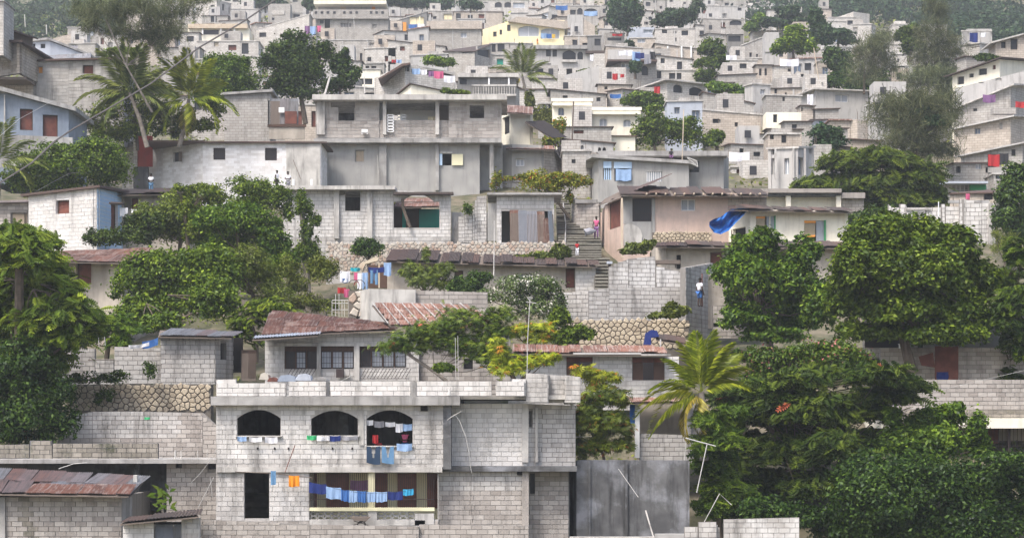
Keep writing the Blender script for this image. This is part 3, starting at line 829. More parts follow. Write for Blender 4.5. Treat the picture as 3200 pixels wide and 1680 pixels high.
# ------------------------------------------------------------------ foreground: the big block house
NB = (.42, .195)      # block size in metres
def breeze(th, x0, y0, x1, y1, D, nx, ny, mat='concrete'):
    w, h = (x1 - x0) / nx, (y1 - y0) / ny
    for i in range(nx):
        for j in range(ny):
            a = W(X(x0 + i * w), Y(y0 + (j + 1) * h), D); b = W(X(x0 + (i + 1) * w), Y(y0 + j * h), D)
            m = MB(); cx, cz = (a.x + b.x) / 2, (a.z + b.z) / 2; rx, rz = (b.x - a.x) / 2 - .004, (b.z - a.z) / 2 - .004
            for qz in (-.5, .5):
                zc = cz + qz * rz; K = 10; r1 = []; r2 = []
                for k in range(K):
                    t = 2 * math.pi * (k + .5) / K; c, s_ = math.cos(t), math.sin(t); f = 1 / max(abs(c), abs(s_))
                    r1.append((cx + c * f * rx, zc + s_ * f * rz * .5)); r2.append((cx + c * rx * .72, zc + s_ * rz * .27))
                for k in range(K):
                    l = (k + 1) % K
                    m.quad((r1[k][0], D, r1[k][1]), (r1[l][0], D, r1[l][1]), (r2[l][0], D, r2[l][1]), (r2[k][0], D, r2[k][1]))
                    m.quad((r2[k][0], D, r2[k][1]), (r2[l][0], D, r2[l][1]), (r2[l][0], D + .1, r2[l][1]), (r2[k][0], D + .1, r2[k][1]))
            m.build('breeze_block', mat, th.root)
tile(1, 3)
A1 = Th('house', 'two-storey raw block house with three dark arches and a barred veranda, nearest in the middle', 'house', 750, 1352, 77)
arch = [(-190, 62, 247, 325, 'ax', .33), (555, 70, 1024, 322, 'ax', .33), (1112, 66, 1575, 425, 'ax', .24)]
A1.wall([(-402, 18, 77), (1885, 18, 77)], 640, arch, 'mortar_light', NB, 'block_white', th=.22, name='wall',
        bands=[(lambda x, y: x < 860 and y < 1440, 'block_white'), (lambda x, y: x > 1290 and y < 1440, 'block'), (lambda x, y: y > 1432, 'block')])
A1.wall([(-402, 690, 77.05), (1835, 690, 77.05)], 1500, [(-118, 695, 132, 1155, 'x'), (538, 692, 1830, 1165, 'x')], 'mortar_light', NB, 'block', th=.22,
        bands=[(lambda x, y: x > 835 and x < 970 and y < 1620, 'block_white'), (lambda x, y: y > 1620, 'block_warm')])
A1.box('floor_slab', -400, 638, 1872, 690, 76.9, 7.2, 'concrete_light')
A1.box('roof_slab', -455, -72, 2050, 16, 76.55, 8.4, 'concrete')
A1.box('side_wall', -402, 16, -372, 1500, 77.25, 7, 'mortar_light')
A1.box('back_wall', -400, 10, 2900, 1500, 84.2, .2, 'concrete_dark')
A1.box('cornice', -440, 12, 1900, 22, 76.8, .2, 'concrete_light')
# veranda
A1.box('partition', 440, 690, 538, 1165, 77.3, 3.0, 'block_white')
A1.box('veranda_wall', 430, 690, 1850, 1170, 79.0, .2, 'paint_trim')
for x0, x1 in ((548, 612), (705, 935), (1205, 1320), (1422, 1612), (1720, 1840)): A1.box('door', x0, 700, x1, 1050, 78.93, .05, 'wood_red')
A1.box('column', 1128, 690, 1192, 1045, 77.02, .2, 'paint_trim')
A1.box('rail', 538, 1045, 1795, 1078, 76.98, .25, 'paint_trim')
breeze(A1, 545, 1085, 1125, 1172, 77.1, 8, 1); breeze(A1, 1220, 1085, 1595, 1172, 77.1, 5, 1)
A1.box('parapet', 538, 1172, 1700, 1225, 77.0, .24, 'concrete_light'); A1.box('parapet', 1128, 1078, 1218, 1174, 77.03, .2, 'concrete_light')
A1.box('parapet', 1597, 1105, 1790, 1300, 77.0, .22, 'block')
m = MB()
for i in range(60):
    x = 545 + i * 21; a = W(X(x), Y(1045), 76.97); b = W(X(x), Y(700), 76.97)
    m.box(a.x, 77.0, a.z, a.x + .016, 77.016, b.z)
a = W(X(538), Y(965), 77); b = W(X(1795), Y(958), 77); m.box(a.x, 76.98, a.z, b.x, 77.0, b.z)
m.build('grille', 'iron', A1.root)
A1.box('sill', -205, 322, 262, 334, 76.85, .4, 'concrete_light'); A1.box('sill', 540, 320, 1040, 334, 76.85, .4, 'concrete_light'); A1.box('sill', 1100, 424, 1585, 436, 76.88, .4, 'concrete_light')
A1.box('pilaster', 1040, 60, 1085, 420, 76.93, .1, 'concrete_light')
for x in (8, 180, 318, 760, 960): A1.box('pipe_hole_shade', x, 440, x + 14, 462, 76.93, .05, 'dark_inside')  # dark patches on the wall paint the shade inside small holes
A1.box('drain_hole_shade', 1655, 20, 1725, 75, 76.9, .1, 'dark_inside')  # dark patch paints the shade inside the drain opening
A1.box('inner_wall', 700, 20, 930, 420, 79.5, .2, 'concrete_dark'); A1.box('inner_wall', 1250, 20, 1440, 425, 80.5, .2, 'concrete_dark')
# roof parapet of three block courses with gaps and pilasters
A1.wall([(-400, -240, 76.9), (-200, -245, 76.9)], -75, (), 'mortar_light', NB, 'block_white', th=.2, name='parapet')
for x0, x1, y0 in ((-395, 300, -205), (330, 705, -222), (740, 1555, -225), (1612, 2370, -224), (2412, 2700, -224)):
    A1.wall([(x0, y0, 76.8), (x1, y0, 76.8)], -73, (), 'mortar_light', NB, 'block_white', th=.2, name='parapet')
for x0, x1, mt in ((705, 740, 'concrete_dark'), (1555, 1612, 'concrete')): A1.box('pilaster', x0, -222, x1, -72, 76.75, .3, mt)
# right wing
A1.wall([(1960, 0, 78.0), (2732, 0, 78.0)], 640, (), 'mortar_light', NB, 'block_white', th=.2)
tile(2, 3)
A1.wall([(155, 5, 78.0), (300, 10, 78.4), (640, 20, 78.4)], 640, [(172, 75, 205, 235, 'd')], 'mortar', NB, 'block', th=.2)
A1.box('pilaster', 100, 5, 165, 590, 77.85, .2, 'concrete_light'); A1.box('pilaster', 235, 40, 262, 590, 78.1, .2, 'concrete_light')
tile(1, 3)
A1.box('corner_pillar', 1882, 10, 1962, 660, 76.95, 1.1, 'concrete_dark')
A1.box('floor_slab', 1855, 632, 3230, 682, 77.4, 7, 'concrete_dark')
A1.wall([(1835, 682, 77.7), (2740, 682, 77.7)], 1500, (), 'mortar', NB, 'block', th=.2, bands=[(lambda x, y: y > 1530, 'block_warm')])
tile(2, 3)
A1.wall([(165, 684, 78.6), (570, 684, 78.6)], 1500, [(180, 700, 230, 905, 'd')], 'mortar', NB, 'block_warm', th=.2)
A1.box('pilaster', 100, 684, 168, 1400, 77.6, .2, 'block_warm')
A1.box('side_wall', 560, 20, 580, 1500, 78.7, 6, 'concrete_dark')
A1.box('drain_hole_shade', 50, 684, 105, 720, 77.6, .05, 'dark_inside')  # another dark patch painted for the shade in a drain
tile(2, 2)
A1.wall([(0, 1105, 77.0), (140, 1105, 77.0)], 1275, (), 'mortar_light', NB, 'block_white', name='parapet')
A1.wall([(140, 1045, 77.1), (360, 1060, 77.1), (372, 1065, 77.7), (530, 1070, 77.7), (538, 1072, 77.1), (690, 1085, 77.1)], 1345, (), 'mortar_light', NB, 'block', name='parapet')
A1.box('roof_slab', 560, 1330, 640, 1352, 77.5, 6, 'concrete')
A1.box('roof_slab', -560, 1268, 640, 1310, 77.35, 7, 'concrete_light')
tile(1, 3)
A1.wall([(1640, 1215, 75.6), (2740, 1230, 75.6)], 1500, (), 'mortar', NB, 'block_warm', th=.2, name='garden_wall')
A1.wall([(-640, 1170, 75.2), (-400, 1170, 75.2), (540, 1215, 75.2), (1640, 1235, 75.4)], 1500, (), 'mortar', NB, 'block_warm', th=.2, name='garden_wall')
# things in and on the house
for i, (x0, y0, x1, y1, c, sh) in enumerate([(1112, 428, 1250, 605, 'jeans', 'legsup'), (1265, 428, 1388, 605, 'jeans_pale', 'legsup')]):
    cloth(['dark blue jeans hung below the third arch', 'faded blue jeans hung below the third arch beside the darker pair'][i], x0, y0, x1, y1, 76.7, c, sh, waves=1, group='jeans under the arches', amp=.02)
for x0, y0, x1, y1, c, lb in [(1112, 165, 1180, 215, 'white', 'small white cloth at the left of the third arch line'), (1190, 175, 1290, 240, 'grey', 'grey cloth on the line across the third arch'),
        (1300, 185, 1400, 232, 'white', 'white cloth on the middle of the third arch line'), (1405, 200, 1475, 290, 'white', 'white vest hung in the third arch'), (1480, 205, 1570, 270, 'lightblue', 'pale blue cloth at the right end of the third arch line'),
        (1172, 315, 1228, 400, 'red', 'red shirt hung in the lower left of the third arch'), (1415, 400, 1570, 470, 'lightblue', 'light blue sheet draped over the right of the third arch sill')]:
    cloth(lb, x0, y0, x1, y1, 77.1 if y0 < 390 else 76.75, c, waves=2)
for x0, y0, x1, y1, c, lb in [(-190, 330, -95, 375, 'lightblue', 'crumpled blue and white cloth on the first arch sill'), (-70, 335, 60, 380, 'white', 'white cloth hanging from the first arch sill'), (90, 335, 215, 395, 'white', 'second white cloth hanging from the first arch sill, near its right end'),
        (510, 318, 612, 362, 'green', 'green cloth over the left of the middle arch sill'), (610, 325, 740, 372, 'white', 'white cloth over the middle arch sill'), (735, 322, 850, 375, 'navy', 'dark patterned cloth over the middle arch sill'), (850, 322, 1025, 362, 'grey', 'grey cloth over the right of the middle arch sill')]:
    cloth(lb, x0, y0, x1, y1, 76.7, c, waves=2, group='washing laid over the arch sills')
wire('clothesline', 'thin clothesline strung across the barred veranda', 'clothesline', [(530, 770, 76.5), (1590, 860, 76.5)], .006, 'cable_black', sag=.32)
for x0, y0, x1, y1, c, sl, lb in [(532, 785, 708, 890, 'navy', 25, 'royal blue shirt at the left end of the veranda line'), (705, 830, 855, 950, 'lightblue', 15, 'pale blue shirt second on the veranda line'), (855, 862, 935, 980, 'blue', 8, 'blue cloth third on the veranda line'),
        (932, 870, 1020, 985, 'lightblue', 5, 'light blue cloth fourth on the veranda line'), (1018, 875, 1110, 990, 'blue', 4, 'blue shirt in the middle of the veranda line'), (1115, 885, 1205, 990, 'lightblue', 0, 'light blue shirt right of the veranda column'),
        (1208, 885, 1318, 985, 'lightblue', 0, 'pale lilac-blue cloth hung right of the veranda column, before the navy one'), (1325, 882, 1475, 970, 'navy', -6, 'navy blue cloth near the right end of the veranda line'), (1478, 860, 1585, 920, 'cyan', -6, 'turquoise cloth last at the right end of the veranda line')]:
    cloth(lb, x0, y0, x1, y1, 76.5, c, waves=4 if x1 - x0 < 120 else 3, slant=sl, group='blue washing on the veranda line', amp=.025)
cloth('orange towel on the pole beside the dark doorway', 330, 722, 435, 835, 76.5, 'orange', waves=3, name='hanging_towel', cat='towel')
cloth('faded denim cloth hung right of the dark doorway', 148, 675, 200, 815, 76.5, 'jeans_pale', waves=1)
cloth('purple dress hung inside the veranda', 950, 765, 1130, 870, 78, 'purple', waves=2)
wire('clothes_pole', 'bundle of thin poles jutting over the dark doorway', 'pole', [(-210, 685, 76.7), (150, 700, 76.6), (565, 745, 76.6)], .022, 'wood_old')
wire('wooden_pole', 'leaning wooden pole on the slab above the orange towel', 'pole', [(292, 690, 76.6), (392, 418, 76.85)], .022, 'wood_red')
wire('water_pipe', 'long bent white pipe down the wall right of the arches', 'pipe', [(1925, 165, 76.8), (2000, 108, 76.8), (2050, 180, 76.8), (2110, 330, 76.8), (2140, 480, 76.8), (2168, 700, 76.9)], .018, 'steel_white')
wire('roof_pipe', 'short white pipe leaning across the bent pipe top', 'pipe', [(1950, 145, 76.7), (2070, 75, 76.7)], .016, 'steel_white')
wire('wall_cable', 'dark cable hanging down the wall below the bent pipe', 'cable', [(2165, 700, 77.5), (2160, 1000, 77.5), (2180, 1200, 77.5)], .012, 'cable_black')
person('person in blue and pink leaning in the right of the third arch', 1500, 560, 300, 77.75, 'cloth_pink', 'cloth_blue', 'fold', sleeves=False)
person('small person in a red shirt behind the dark jeans', 1235, 600, 245, 77.85, 'cloth_red', 'cloth_navy', 'stand')
tile(1, 3)
wb = Th('wheelbarrow', 'upturned rusty wheelbarrow on the terrace below the veranda', 'wheelbarrow', 1045, 1225, 76.3)
prism(wb, 'tray', [(945, 1140), (1150, 1140), (1110, 1178), (985, 1178)], 76.2, .5, 'wood_old')
for p in ([(985, 1178, 76.3), (1130, 1222, 76.3)], [(1110, 1178, 76.3), (975, 1222, 76.3)]):
    m = MB(); m.tube([W(X(x), Y(y), D) for x, y, D in p], .015, 5); m.build('leg', 'iron', wb.root)
m = MB(); c = W(X(1060), Y(1215), 76.45)
m.tube([c + Vector((.16 * math.cos(t * .628), 0, .12 * math.sin(t * .628))) for t in range(11)], .03, 5); m.build('wheel', 'cable_black', wb.root)

# ------------------------------------------------------------------ lower left
tile(0, 3)
L1 = Th('house', 'low block house in the bottom left corner under overlapping grey and rusty sheets', 'house', 200, 1352, 75)
L1.wall([(-250, 940, 75.5), (1225, 935, 75.5)], 1500, (), 'mortar', NB, 'block_warm', th=.2, closed=6,
        bands=[(lambda x, y: 72 < x < 106, 'block_mossy')])
L1.box('pilaster', -20, 940, 50, 1500, 75.35, .2, 'concrete')
L1.wall([(1225, 935, 75.5), (1330, 940, 76.6)], 1500, (), 'concrete', None)
z = lambda x, y, D: W(X(x), Y(y), D)
L1.tin(z(-260, 890, 74.9), z(1310, 915, 74.9), z(1470, 740, 78.2), z(-260, 655, 79.2), 12, 2, 'tin_grey')
L1.tin(z(240, 900, 74.75), z(1290, 915, 74.75), z(1330, 820, 76.0), z(300, 815, 76.0), 8, 1, 'tin_rust')
L1.box('roof_block', 1340, 718, 1376, 790, 77, .3, 'concrete_light')
L2 = Th('house', 'dark open-fronted building under a long grey slab left of the arched house', 'house', 1000, 1352, 80)
L2.box('roof_slab', -300, 560, 2172, 602, 79.4, 4, 'concrete')
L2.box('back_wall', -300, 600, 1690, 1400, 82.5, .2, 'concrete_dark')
L2.wall([(1675, 600, 80.2), (2180, 600, 80.2)], 1500, [(1770, 600, 1830, 655, 'd'), (2090, 600, 2180, 660, 'd')], 'mortar', NB, 'block_warm')
L2.box('pillar', 1345, 600, 1395, 1150, 80.2, .3, 'concrete_dark')
L2.box('doorway', 1340, 960, 1410, 1150, 79.8, .1, 'dark_inside')  # near-black sheet painted as the dark of the open doorway
for x, y0, r in ((1763, 470, .045), (1822, 460, .03), (1988, 470, .018), (2085, 455, .018)):
    wire('vent_pipe', {1763: 'thick short white pipe on the grey slab', 1822: 'crooked white pipe right of the thick one on the slab', 1988: 'thin white pipe on the slab, left of the last one', 2085: 'thin white pipe nearest the arched house on the slab'}[x], 'pipe',
         [(x, 560, 79.8), (x, y0 + 20, 79.8), (x + (30 if x == 1822 else 2), y0, 79.8)], r, 'steel_white', group='white pipes on the grey slab')
wire('bent_pipe', 'pale curved pipe hanging off the slab above the tin roof', 'pipe', [(590, 655, 79.2), (740, 605, 79.2), (875, 595, 79.2)], .022, 'steel_white')
wire('loose_cable', 'pale cable slanting down from the arched house to the small shed', 'cable', [(2180, 465, 76.6), (1925, 790, 77)], .012, 'steel_white', sag=.1)
wire('loose_cable', 'pale crooked stick leaning over the dark lean-to roof', 'stick', [(2150, 740, 75), (2000, 1030, 75), (1985, 1085, 75)], .014, 'steel_white')
wire('loose_cable', 'short pale cable left of the arched house wall', 'cable', [(2115, 740, 76.4), (2135, 935, 76.4)], .013, 'steel_white')
M1 = Th('wall', 'mossy black stained block wall above the long grey slab', 'wall', 600, 560, 81)
M1.wall([(-250, 415, 81), (295, 410, 81), (300, 372, 81), (525, 372, 81), (530, 400, 81), (1590, 400, 81)], 580, (), 'concrete_dark', NB, 'block_mossy')
M2 = Th('wall', 'grey retaining block wall in running bond below the rubble stones', 'wall', 1300, 560, 84)
M2.wall([(582, 135, 84), (700, 125, 84), (930, 80, 84), (1350, 78, 84), (2040, 95, 84), (2200, 240, 84)], 600, (), 'mortar', NB, 'block_warm', th=.3, ext=1,
        bands=[(lambda x, y: x < 560 and y < 1370, 'block')])
cloth('small green cloth on the retaining block wall', 1450, 135, 1508, 160, 83.8, 'green', waves=1)
cloth('bright red shirt hanging before the dark bushes', 190, 165, 325, 325, 84, 'red', 'shirt', waves=1)
wire('iron_rod', 'thin upright rod in front of the grey retaining wall', 'rod', [(1375, 600, 82), (1365, 150, 82)], .01, 'iron')
S1 = Th('shed', 'small block shed with a blue corrugated gate and a dark sheet roof', 'shed', 1600, 1352, 73.5)
S1.wall([(1235, 1200, 73.5), (1550, 1200, 73.5)], 1500, (), 'mortar_light', NB, 'block_white')
S1.wall([(1825, 1150, 73.5), (2010, 1150, 73.5)], 1500, (), 'mortar_light', NB, 'block')
S1.box('lintel', 1550, 1190, 1825, 1212, 73.5, .2, 'dark_inside')  # near-black strip over the gate
S1.tin(z(1555, 1352 + 60, 73.6), z(1822, 1352 + 60, 73.6), z(1822, 1210, 73.62), z(1555, 1210, 73.62), 3, 1, 'tin_blue', name='gate')
S1.tin(z(1210, 1195, 72.9), z(2000, 1120, 72.9), z(1950, 1065, 74.6), z(1260, 1150, 74.6), 3, 1, 'tin_dark')
S1.box('back_wall', 1235, 1230, 2010, 1500, 75.2, .2, 'concrete_dark')
tile(0, 2)
N1 = Th('wall', 'rough block wall with a notch, above the yellow rubble stones at left', 'wall', 800, 1140, 91)
N1.wall([(612, 790, 91), (955, 800, 91), (958, 905, 91), (1145, 905, 91), (1150, 780, 91), (1620, 790, 91)], 1160, (), 'mortar', (.46, .22), 'block', th=.25, jag=.15)
N2 = Th('house', 'small block room with a thin buckled sheet roof, left of the arched house', 'house', 1850, 1140, 91)
N2.wall([(1615, 670, 90.5), (2165, 670, 90.5), (2345, 690, 92.5)], 1160, [(2215, 745, 2275, 910, 'd')], 'mortar', (.46, .22), 'block', th=.25)
N2.tin(z(1590, 665, 90), z(2330, 680, 90), z(2360, 640, 93), z(1610, 600, 93), 6, 1, 'tin_grey')
N2.box('back_wall', 1615, 680, 2340, 1150, 95, .2, 'concrete_dark')
N2.box('side_wall', 2340, 690, 2440, 1040, 93.5, .2, 'dark_inside')  # near-black sheet painted for the dark gap beside the room
N2.tin(z(2430, 1100, 90.5), z(2575, 1100, 90.5), z(2575, 830, 90.6), z(2430, 830, 90.6), 2, 1, 'tin_dark', name='fence_panel')
ST1 = Th('stone_wall', 'rubble wall of yellowish stones under the notched block wall, left', 'wall', 1400, 1352, 87)
stones(ST1, 700, 1140, 2120, 1430, 87, 'stone', .26)
cloth('blue and white flowered sheet drying on the wall corner', 1430, 730, 1590, 800, 90.2, 'blue', waves=2, slant=-40)
cloth('white cloth crumpled under the blue flowered sheet', 1295, 765, 1500, 800, 90.0, 'white', waves=3, slant=-30)
for i, x in enumerate((985, 1045)): wire('steel_post', ['left of two white posts in the wall notch', 'right of two white posts in the wall notch'][i], 'post', [(x, 620, 90.5), (x + 15, 830 - 60 * i, 90.5)], .022, 'steel_white', group='white posts in the notch')
wire('wood_rail', 'dark board lying in the wall notch', 'board', [(885, 915, 90.6), (1150, 912, 90.6)], .03, 'wood_old')
RS = Th('sheet_panel', 'dark red metal sheet screening the yard at far left', 'panel', 470, 985, 90)
RS.box('sheet', 335, 700, 610, 985, 90, .04, 'red_sheet')
RS.box('post', 600, 800, 615, 1400, 90.1, .1, 'iron')

# ------------------------------------------------------------------ iron-windowed house
tile(1, 2)
H1 = Th('house', 'white block house with three barred windows beneath rusty striped tin roofs', 'house', 900, 1115, 90)
B5 = (.44, .205)
H1.wall([(90, 650, 90), (1640, 640, 90)], 1300, [(290, 778, 612, 1005, 'x'), (650, 775, 982, 1003, 'x'), (1040, 768, 1505, 990, 'x')], 'mortar_light', B5, 'block_white', th=.25)
H1.wall([(1640, 640, 90.3), (2560, 700, 90.3)], 1300, [(2090, 900, 2180, 1005, 'd')], 'mortar', B5, 'block_warm', th=.25)
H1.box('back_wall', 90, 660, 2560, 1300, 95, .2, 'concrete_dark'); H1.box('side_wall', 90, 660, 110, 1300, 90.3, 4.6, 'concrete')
H1.box('lintel', 180, 742, 1540, 775, 89.85, .2, 'concrete_light')
for x0, x1 in ((612, 650), (985, 1040)): H1.box('column', x0, 775, x1, 1120, 89.8, .25, 'concrete_light')
def ironwin(th, x0, y0, x1, y1, D, n, dark):
    f = th.box('window', x0, y0, x1, y1, D + .18, .04, 'window_dark')
    th.box('lintel_board', x0, y0, x1, y0 + 48, D + .1, .06, 'wood_brown', f)
    for i in range(n):
        xa, xb = x0 + (x1 - x0) * i / n, x0 + (x1 - x0) * (i + 1) / n
        th.box('post', xa - 3, y0 + 45, xa + 10, y1, D + .05, .1, 'wood_brown', f)
        if i not in dark: th.box('pane', xa + 14, y0 + 60, xb - 8, y1 - 14, D + .12, .03, 'curtain', f)
    m = MB()
    for k in range(3):
        a = W(X(x0), Y(y0 + 60 + (y1 - y0 - 60) * k / 3), D); b = W(X(x1), Y(0), D); m.box(a.x, D + .01, a.z, b.x, D + .03, a.z + .02)
    nb = int((x1 - x0) / 28)
    for k in range(nb + 1):
        a = W(X(x0 + (x1 - x0) * k / nb), Y(y1), D); b = W(X(0), Y(y0), D); m.box(a.x, D - .02, a.z, a.x + .014, D, b.z)
    m.build('grille', 'iron', f, th.root.location)
ironwin(H1, 290, 778, 612, 1005, 89.95, 3, (0, 2)); ironwin(H1, 650, 775, 982, 1003, 89.95, 3, ()); ironwin(H1, 1040, 768, 1505, 990, 89.95, 4, (0,))
for x0, x1 in ((300, 600), (1045, 1540)):
    m = MB()
    for i in range(int((x1 - x0) / 35)):
        a = W(X(x0 + i * 35), Y(1100), 89.7); b = W(X(x0 + i * 35 + 60), Y(1000), 89.7)
        m.tube([a, b], .012, 4)
    for y in (1000, 1102): m.tube([W(X(x0), Y(y), 89.7), W(X(x1), Y(y), 89.7)], .014, 4)
    m.build('railing', 'iron', H1.root)
z = lambda x, y, D: W(X(x), Y(y), D)
H1.tin(z(55, 662, 89.3), z(1420, 600, 89.3), z(1340, 555, 92.5), z(130, 425, 93), 15, 3, 'tin_rust')
H1.tin(z(1345, 560, 89.6), z(2480, 580, 89.6), z(2080, 375, 94.0), z(1165, 350, 94.0), 10, 4, 'tin_rust')
H1.box('roof_rib', 1160, 348, 1180, 356, 93.8, .1, 'steel_white')
for i in range(10):
    f = i / 9.3; a = z(1200 + 1000 * f + 130, 556, 89.55); b = z(1175 + 905 * f, 352, 93.9)
    m = MB(); m.tube([a + Vector((0, 0, .05)), b + Vector((0, 0, .05))], .032, 4); m.build('roof_rib', 'concrete', H1.root)
gp = Th('gutter_sheet', 'pale grey folded sheet leaning at the left eave of the rusty roof', 'sheet', 300, 700, 89); gp.tin(z(-40, 700, 88.6), z(625, 655, 88.6), z(625, 632, 89.3), z(-10, 675, 89.3), 3, 1, 'tin_blue')
ac = Th('air_conditioner', 'dark air conditioner box below the middle barred window', 'air conditioner', 850, 1090, 89.4)
ac.box('case', 805, 1005, 880, 1090, 89.4, .4, 'iron'); ac.box('grille', 885, 1010, 940, 1068, 89.5, .3, 'concrete_light')
rb = Th('rubble', 'blue-grey tarp and rubble heaped on the flat roof left of the barred windows', 'rubble', 300, 1120, 78.5)
for x0, y0, x1, y1, mt in ((210, 1060, 400, 1130, 'paint_slate'), (390, 1050, 555, 1120, 'paint_greyblue'), (110, 1085, 220, 1130, 'wood_red'), (30, 1040, 130, 1110, 'stone_grey'), (560, 1080, 720, 1120, 'concrete')):
    prism(rb, 'heap', [(x0, y1), (x0 + (x1 - x0) * .2, y0 + 10), (x0 + (x1 - x0) * .6, y0), (x1 - 10, y0 + 22), (x1, y1)], 78.5, .8, mt)
wire('roof_ladder', 'thin lattice mast standing on the roof before the flame tree', 'mast', [(2010, 1115, 80), (2005, 690, 80)], .013, 'steel_white'); wire('roof_ladder', 'right-hand rail of the thin lattice mast', 'mast', [(2035, 1115, 80), (2030, 670, 80)], .013, 'steel_white')
wire('antenna_cone', 'small white cone standing on the parapet edge', 'cone', [(1940, 1270, 76.6), (1945, 1210, 76.6), (1972, 1150, 76.6)], [.09, .03, .01], 'steel_white', n=8)
wire('wall_cable', 'slanting pale pole in front of the air conditioner', 'pole', [(790, 1160, 79), (985, 1060, 79)], .012, 'steel_white')
tile(2, 2)
aerial = Th('antenna', 'tall thin white television antenna mast on the block corner', 'antenna', 150, 1300, 78)
for P_ in ([(150, 1340, 78), (155, 750, 78), (182, 290, 78)], [(150, 280, 78), (190, 335, 78)], [(140, 330, 78), (245, 345, 78)], [(165, 285, 78), (210, 290, 78)]):
    m = MB(); m.tube([W(X(x), Y(y), D) for x, y, D in P_], .016, 5); m.build('mast' if len(P_) == 3 else 'arm', 'steel_white', aerial.root)
H2 = Th('house', 'long white block house with open brown shutters under a low rusty roof, behind the palm', 'house', 1000, 1200, 92)
H2.wall([(-40, 870, 92), (1680, 880, 92)], 1420, [(548, 885, 810, 1072, 'x'), (1210, 890, 1535, 1118, 'x')], 'mortar_light', B5, 'block_white', th=.25,
        bands=[(lambda x, y: y > 1190, 'concrete_light')])
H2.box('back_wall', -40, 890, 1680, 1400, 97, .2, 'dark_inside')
for x0, y0, x1, y1 in ((548, 885, 810, 1072), (1210, 890, 1535, 1118)):
    f = H2.box('window', x0, y0, x1, y0 + 48, 92.05, .08, 'wood_red')
    for k in (1, 2): H2.box('mullion', x0 + (x1 - x0) * k / (2 if y1 < 1100 else 3) - 4, y0 + 2, x0 + (x1 - x0) * k / (2 if y1 < 1100 else 3) + 4, y0 + 48, 92.0, .05, 'wood_brown', f)
for x0, x1 in ((552, 675), (1215, 1318), (1425, 1532)): H2.box('shutter', x0, 935, x1, 1070 if x0 < 900 else 1116, 92.1, .06, 'wood_brown')
H2.tin(z(-10, 838, 91.3), z(1560, 845, 91.3), z(1560, 785, 93.4), z(0, 768, 93.4), 13, 1, 'tin_rust', jit=.05)
H2.box('fascia', 615, 840, 1300, 858, 91.2, .05, 'steel_white'); H2.box('fascia', 1300, 853, 1600, 870, 91.2, .05, 'concrete_light')
wire('vent_pipe', 'short white vent pipe on the rusty roof by the blue tarp', 'pipe', [(1495, 780, 92.5), (1495, 705, 92.5)], .05, 'steel_white')
bt = Th('tarp', 'dark blue tarp bundle on a lean-to by the yellow rubble wall', 'tarp', 1400, 760, 94)
prism(bt, 'sheet', [(1330, 760), (1350, 640), (1400, 610), (1460, 620), (1480, 680), (1400, 690), (1400, 765)], 94, .7, 'cloth_navy')
bt.tin(z(1450, 700, 94), z(1760, 750, 94), z(1700, 680, 96), z(1440, 650, 96), 3, 1, 'tin_dark', name='roof')
H3 = Th('shelter', 'open porch with a white post and low block front, behind the palm fronds', 'porch', 1200, 1352, 83)
tile(2, 3)
H3.wall([(1280, 300, 83), (1900, 320, 83)], 600, (), 'mortar', NB, 'block', th=.2)
H3.box('post', 1238, -10, 1284, 545, 82.8, .2, 'paint_white'); H3.box('porch_wall', 1270, -40, 1740, 320, 85.5, .2, 'stucco_beige')
H3.box('pillar', 1735, 0, 1800, 320, 82.9, .3, 'concrete'); H3.box('side_wall', 1800, 0, 1900, 560, 83.1, 2, 'concrete')
H3.tin(z(1120, 5, 82.5) if False else W(X(1100), Y(-15), 82.4), W(X(1800), Y(-20), 82.4), W(X(1750), Y(-60), 85), W(X(1130), Y(-55), 85), 5, 1, 'tin_rust')
H3.box('blue_sheet', 1185, -20, 1238, 200, 82.9, .04, 'cloth_tarp')
CW = Th('retaining_wall', 'tall dark grey smooth concrete retaining wall right of the arched house', 'wall', 1200, 1352, 79)
CW.wall([(575, 690, 80.5), (650, 570, 79), (1160, 568, 79), (1180, 570, 79), (1775, 572, 79)], 1500, (), 'concrete_dark', th=.6)
for x0, x1 in ((768, 790), (1140, 1165), (1770, 1785)): CW.box('buttress', x0, 580, x1, 1450, 78.9, .1, 'concrete_dark')
wire('steel_rod', 'thin rod slanting across the dark concrete wall', 'rod', [(1070, 655, 78.7), (1270, 940, 78.0)], .016, 'steel_white')
wire('white_pipe', 'white pipe leaning at the foot of the dark concrete wall', 'pipe', [(1345, 1075, 77.6), (1440, 1400, 76.5)], .04, 'concrete_light')
wire('white_pipe', 'long white angled pole over the block walls at bottom right', 'pipe', [(1880, 1290, 74), (2088, 905, 74), (2208, 1018, 74)], .024, 'concrete_light')
ant2 = Th('antenna', 'white T-shaped antenna pole beside the dark concrete wall', 'antenna', 1850, 900, 77.5)
for P_ in ([(1858, 895, 77.5), (1962, 410, 77.5)], [(1745, 345, 77.5), (1850, 375, 77.5), (2050, 428, 77.5)]):
    m = MB(); m.tube([W(X(x), Y(y), D) for x, y, D in P_], .022, 5); m.build('mast' if len(P_) == 2 else 'arm', 'steel_white', ant2.root)
wire('steel_post', 'thin white post on top of the dark concrete wall', 'post', [(1735, 570, 78.8), (1752, 350, 78.8)], .02, 'steel_white')
wire('telephone_wire', 'thin wire from the block house to the white porch post', 'wire', [(170, 330, 77.6), (1240, 312, 82)], .008, 'steel_white', sag=.05)
BW = Th('wall', 'stepped unfinished block wall in two pieces, bottom right', 'wall', 1900, 1352, 73)
BW.wall([(1735, 1240, 73), (1870, 1240, 73), (1875, 1192, 73), (2055, 1190, 73), (2062, 1245, 73.4), (2090, 1245, 73.4)], 1500, (), 'mortar', NB, 'block', th=.2)
BW.wall([(2130, 1165, 73), (2890, 1145, 73)], 1500, (), 'mortar', NB, 'block', th=.2)
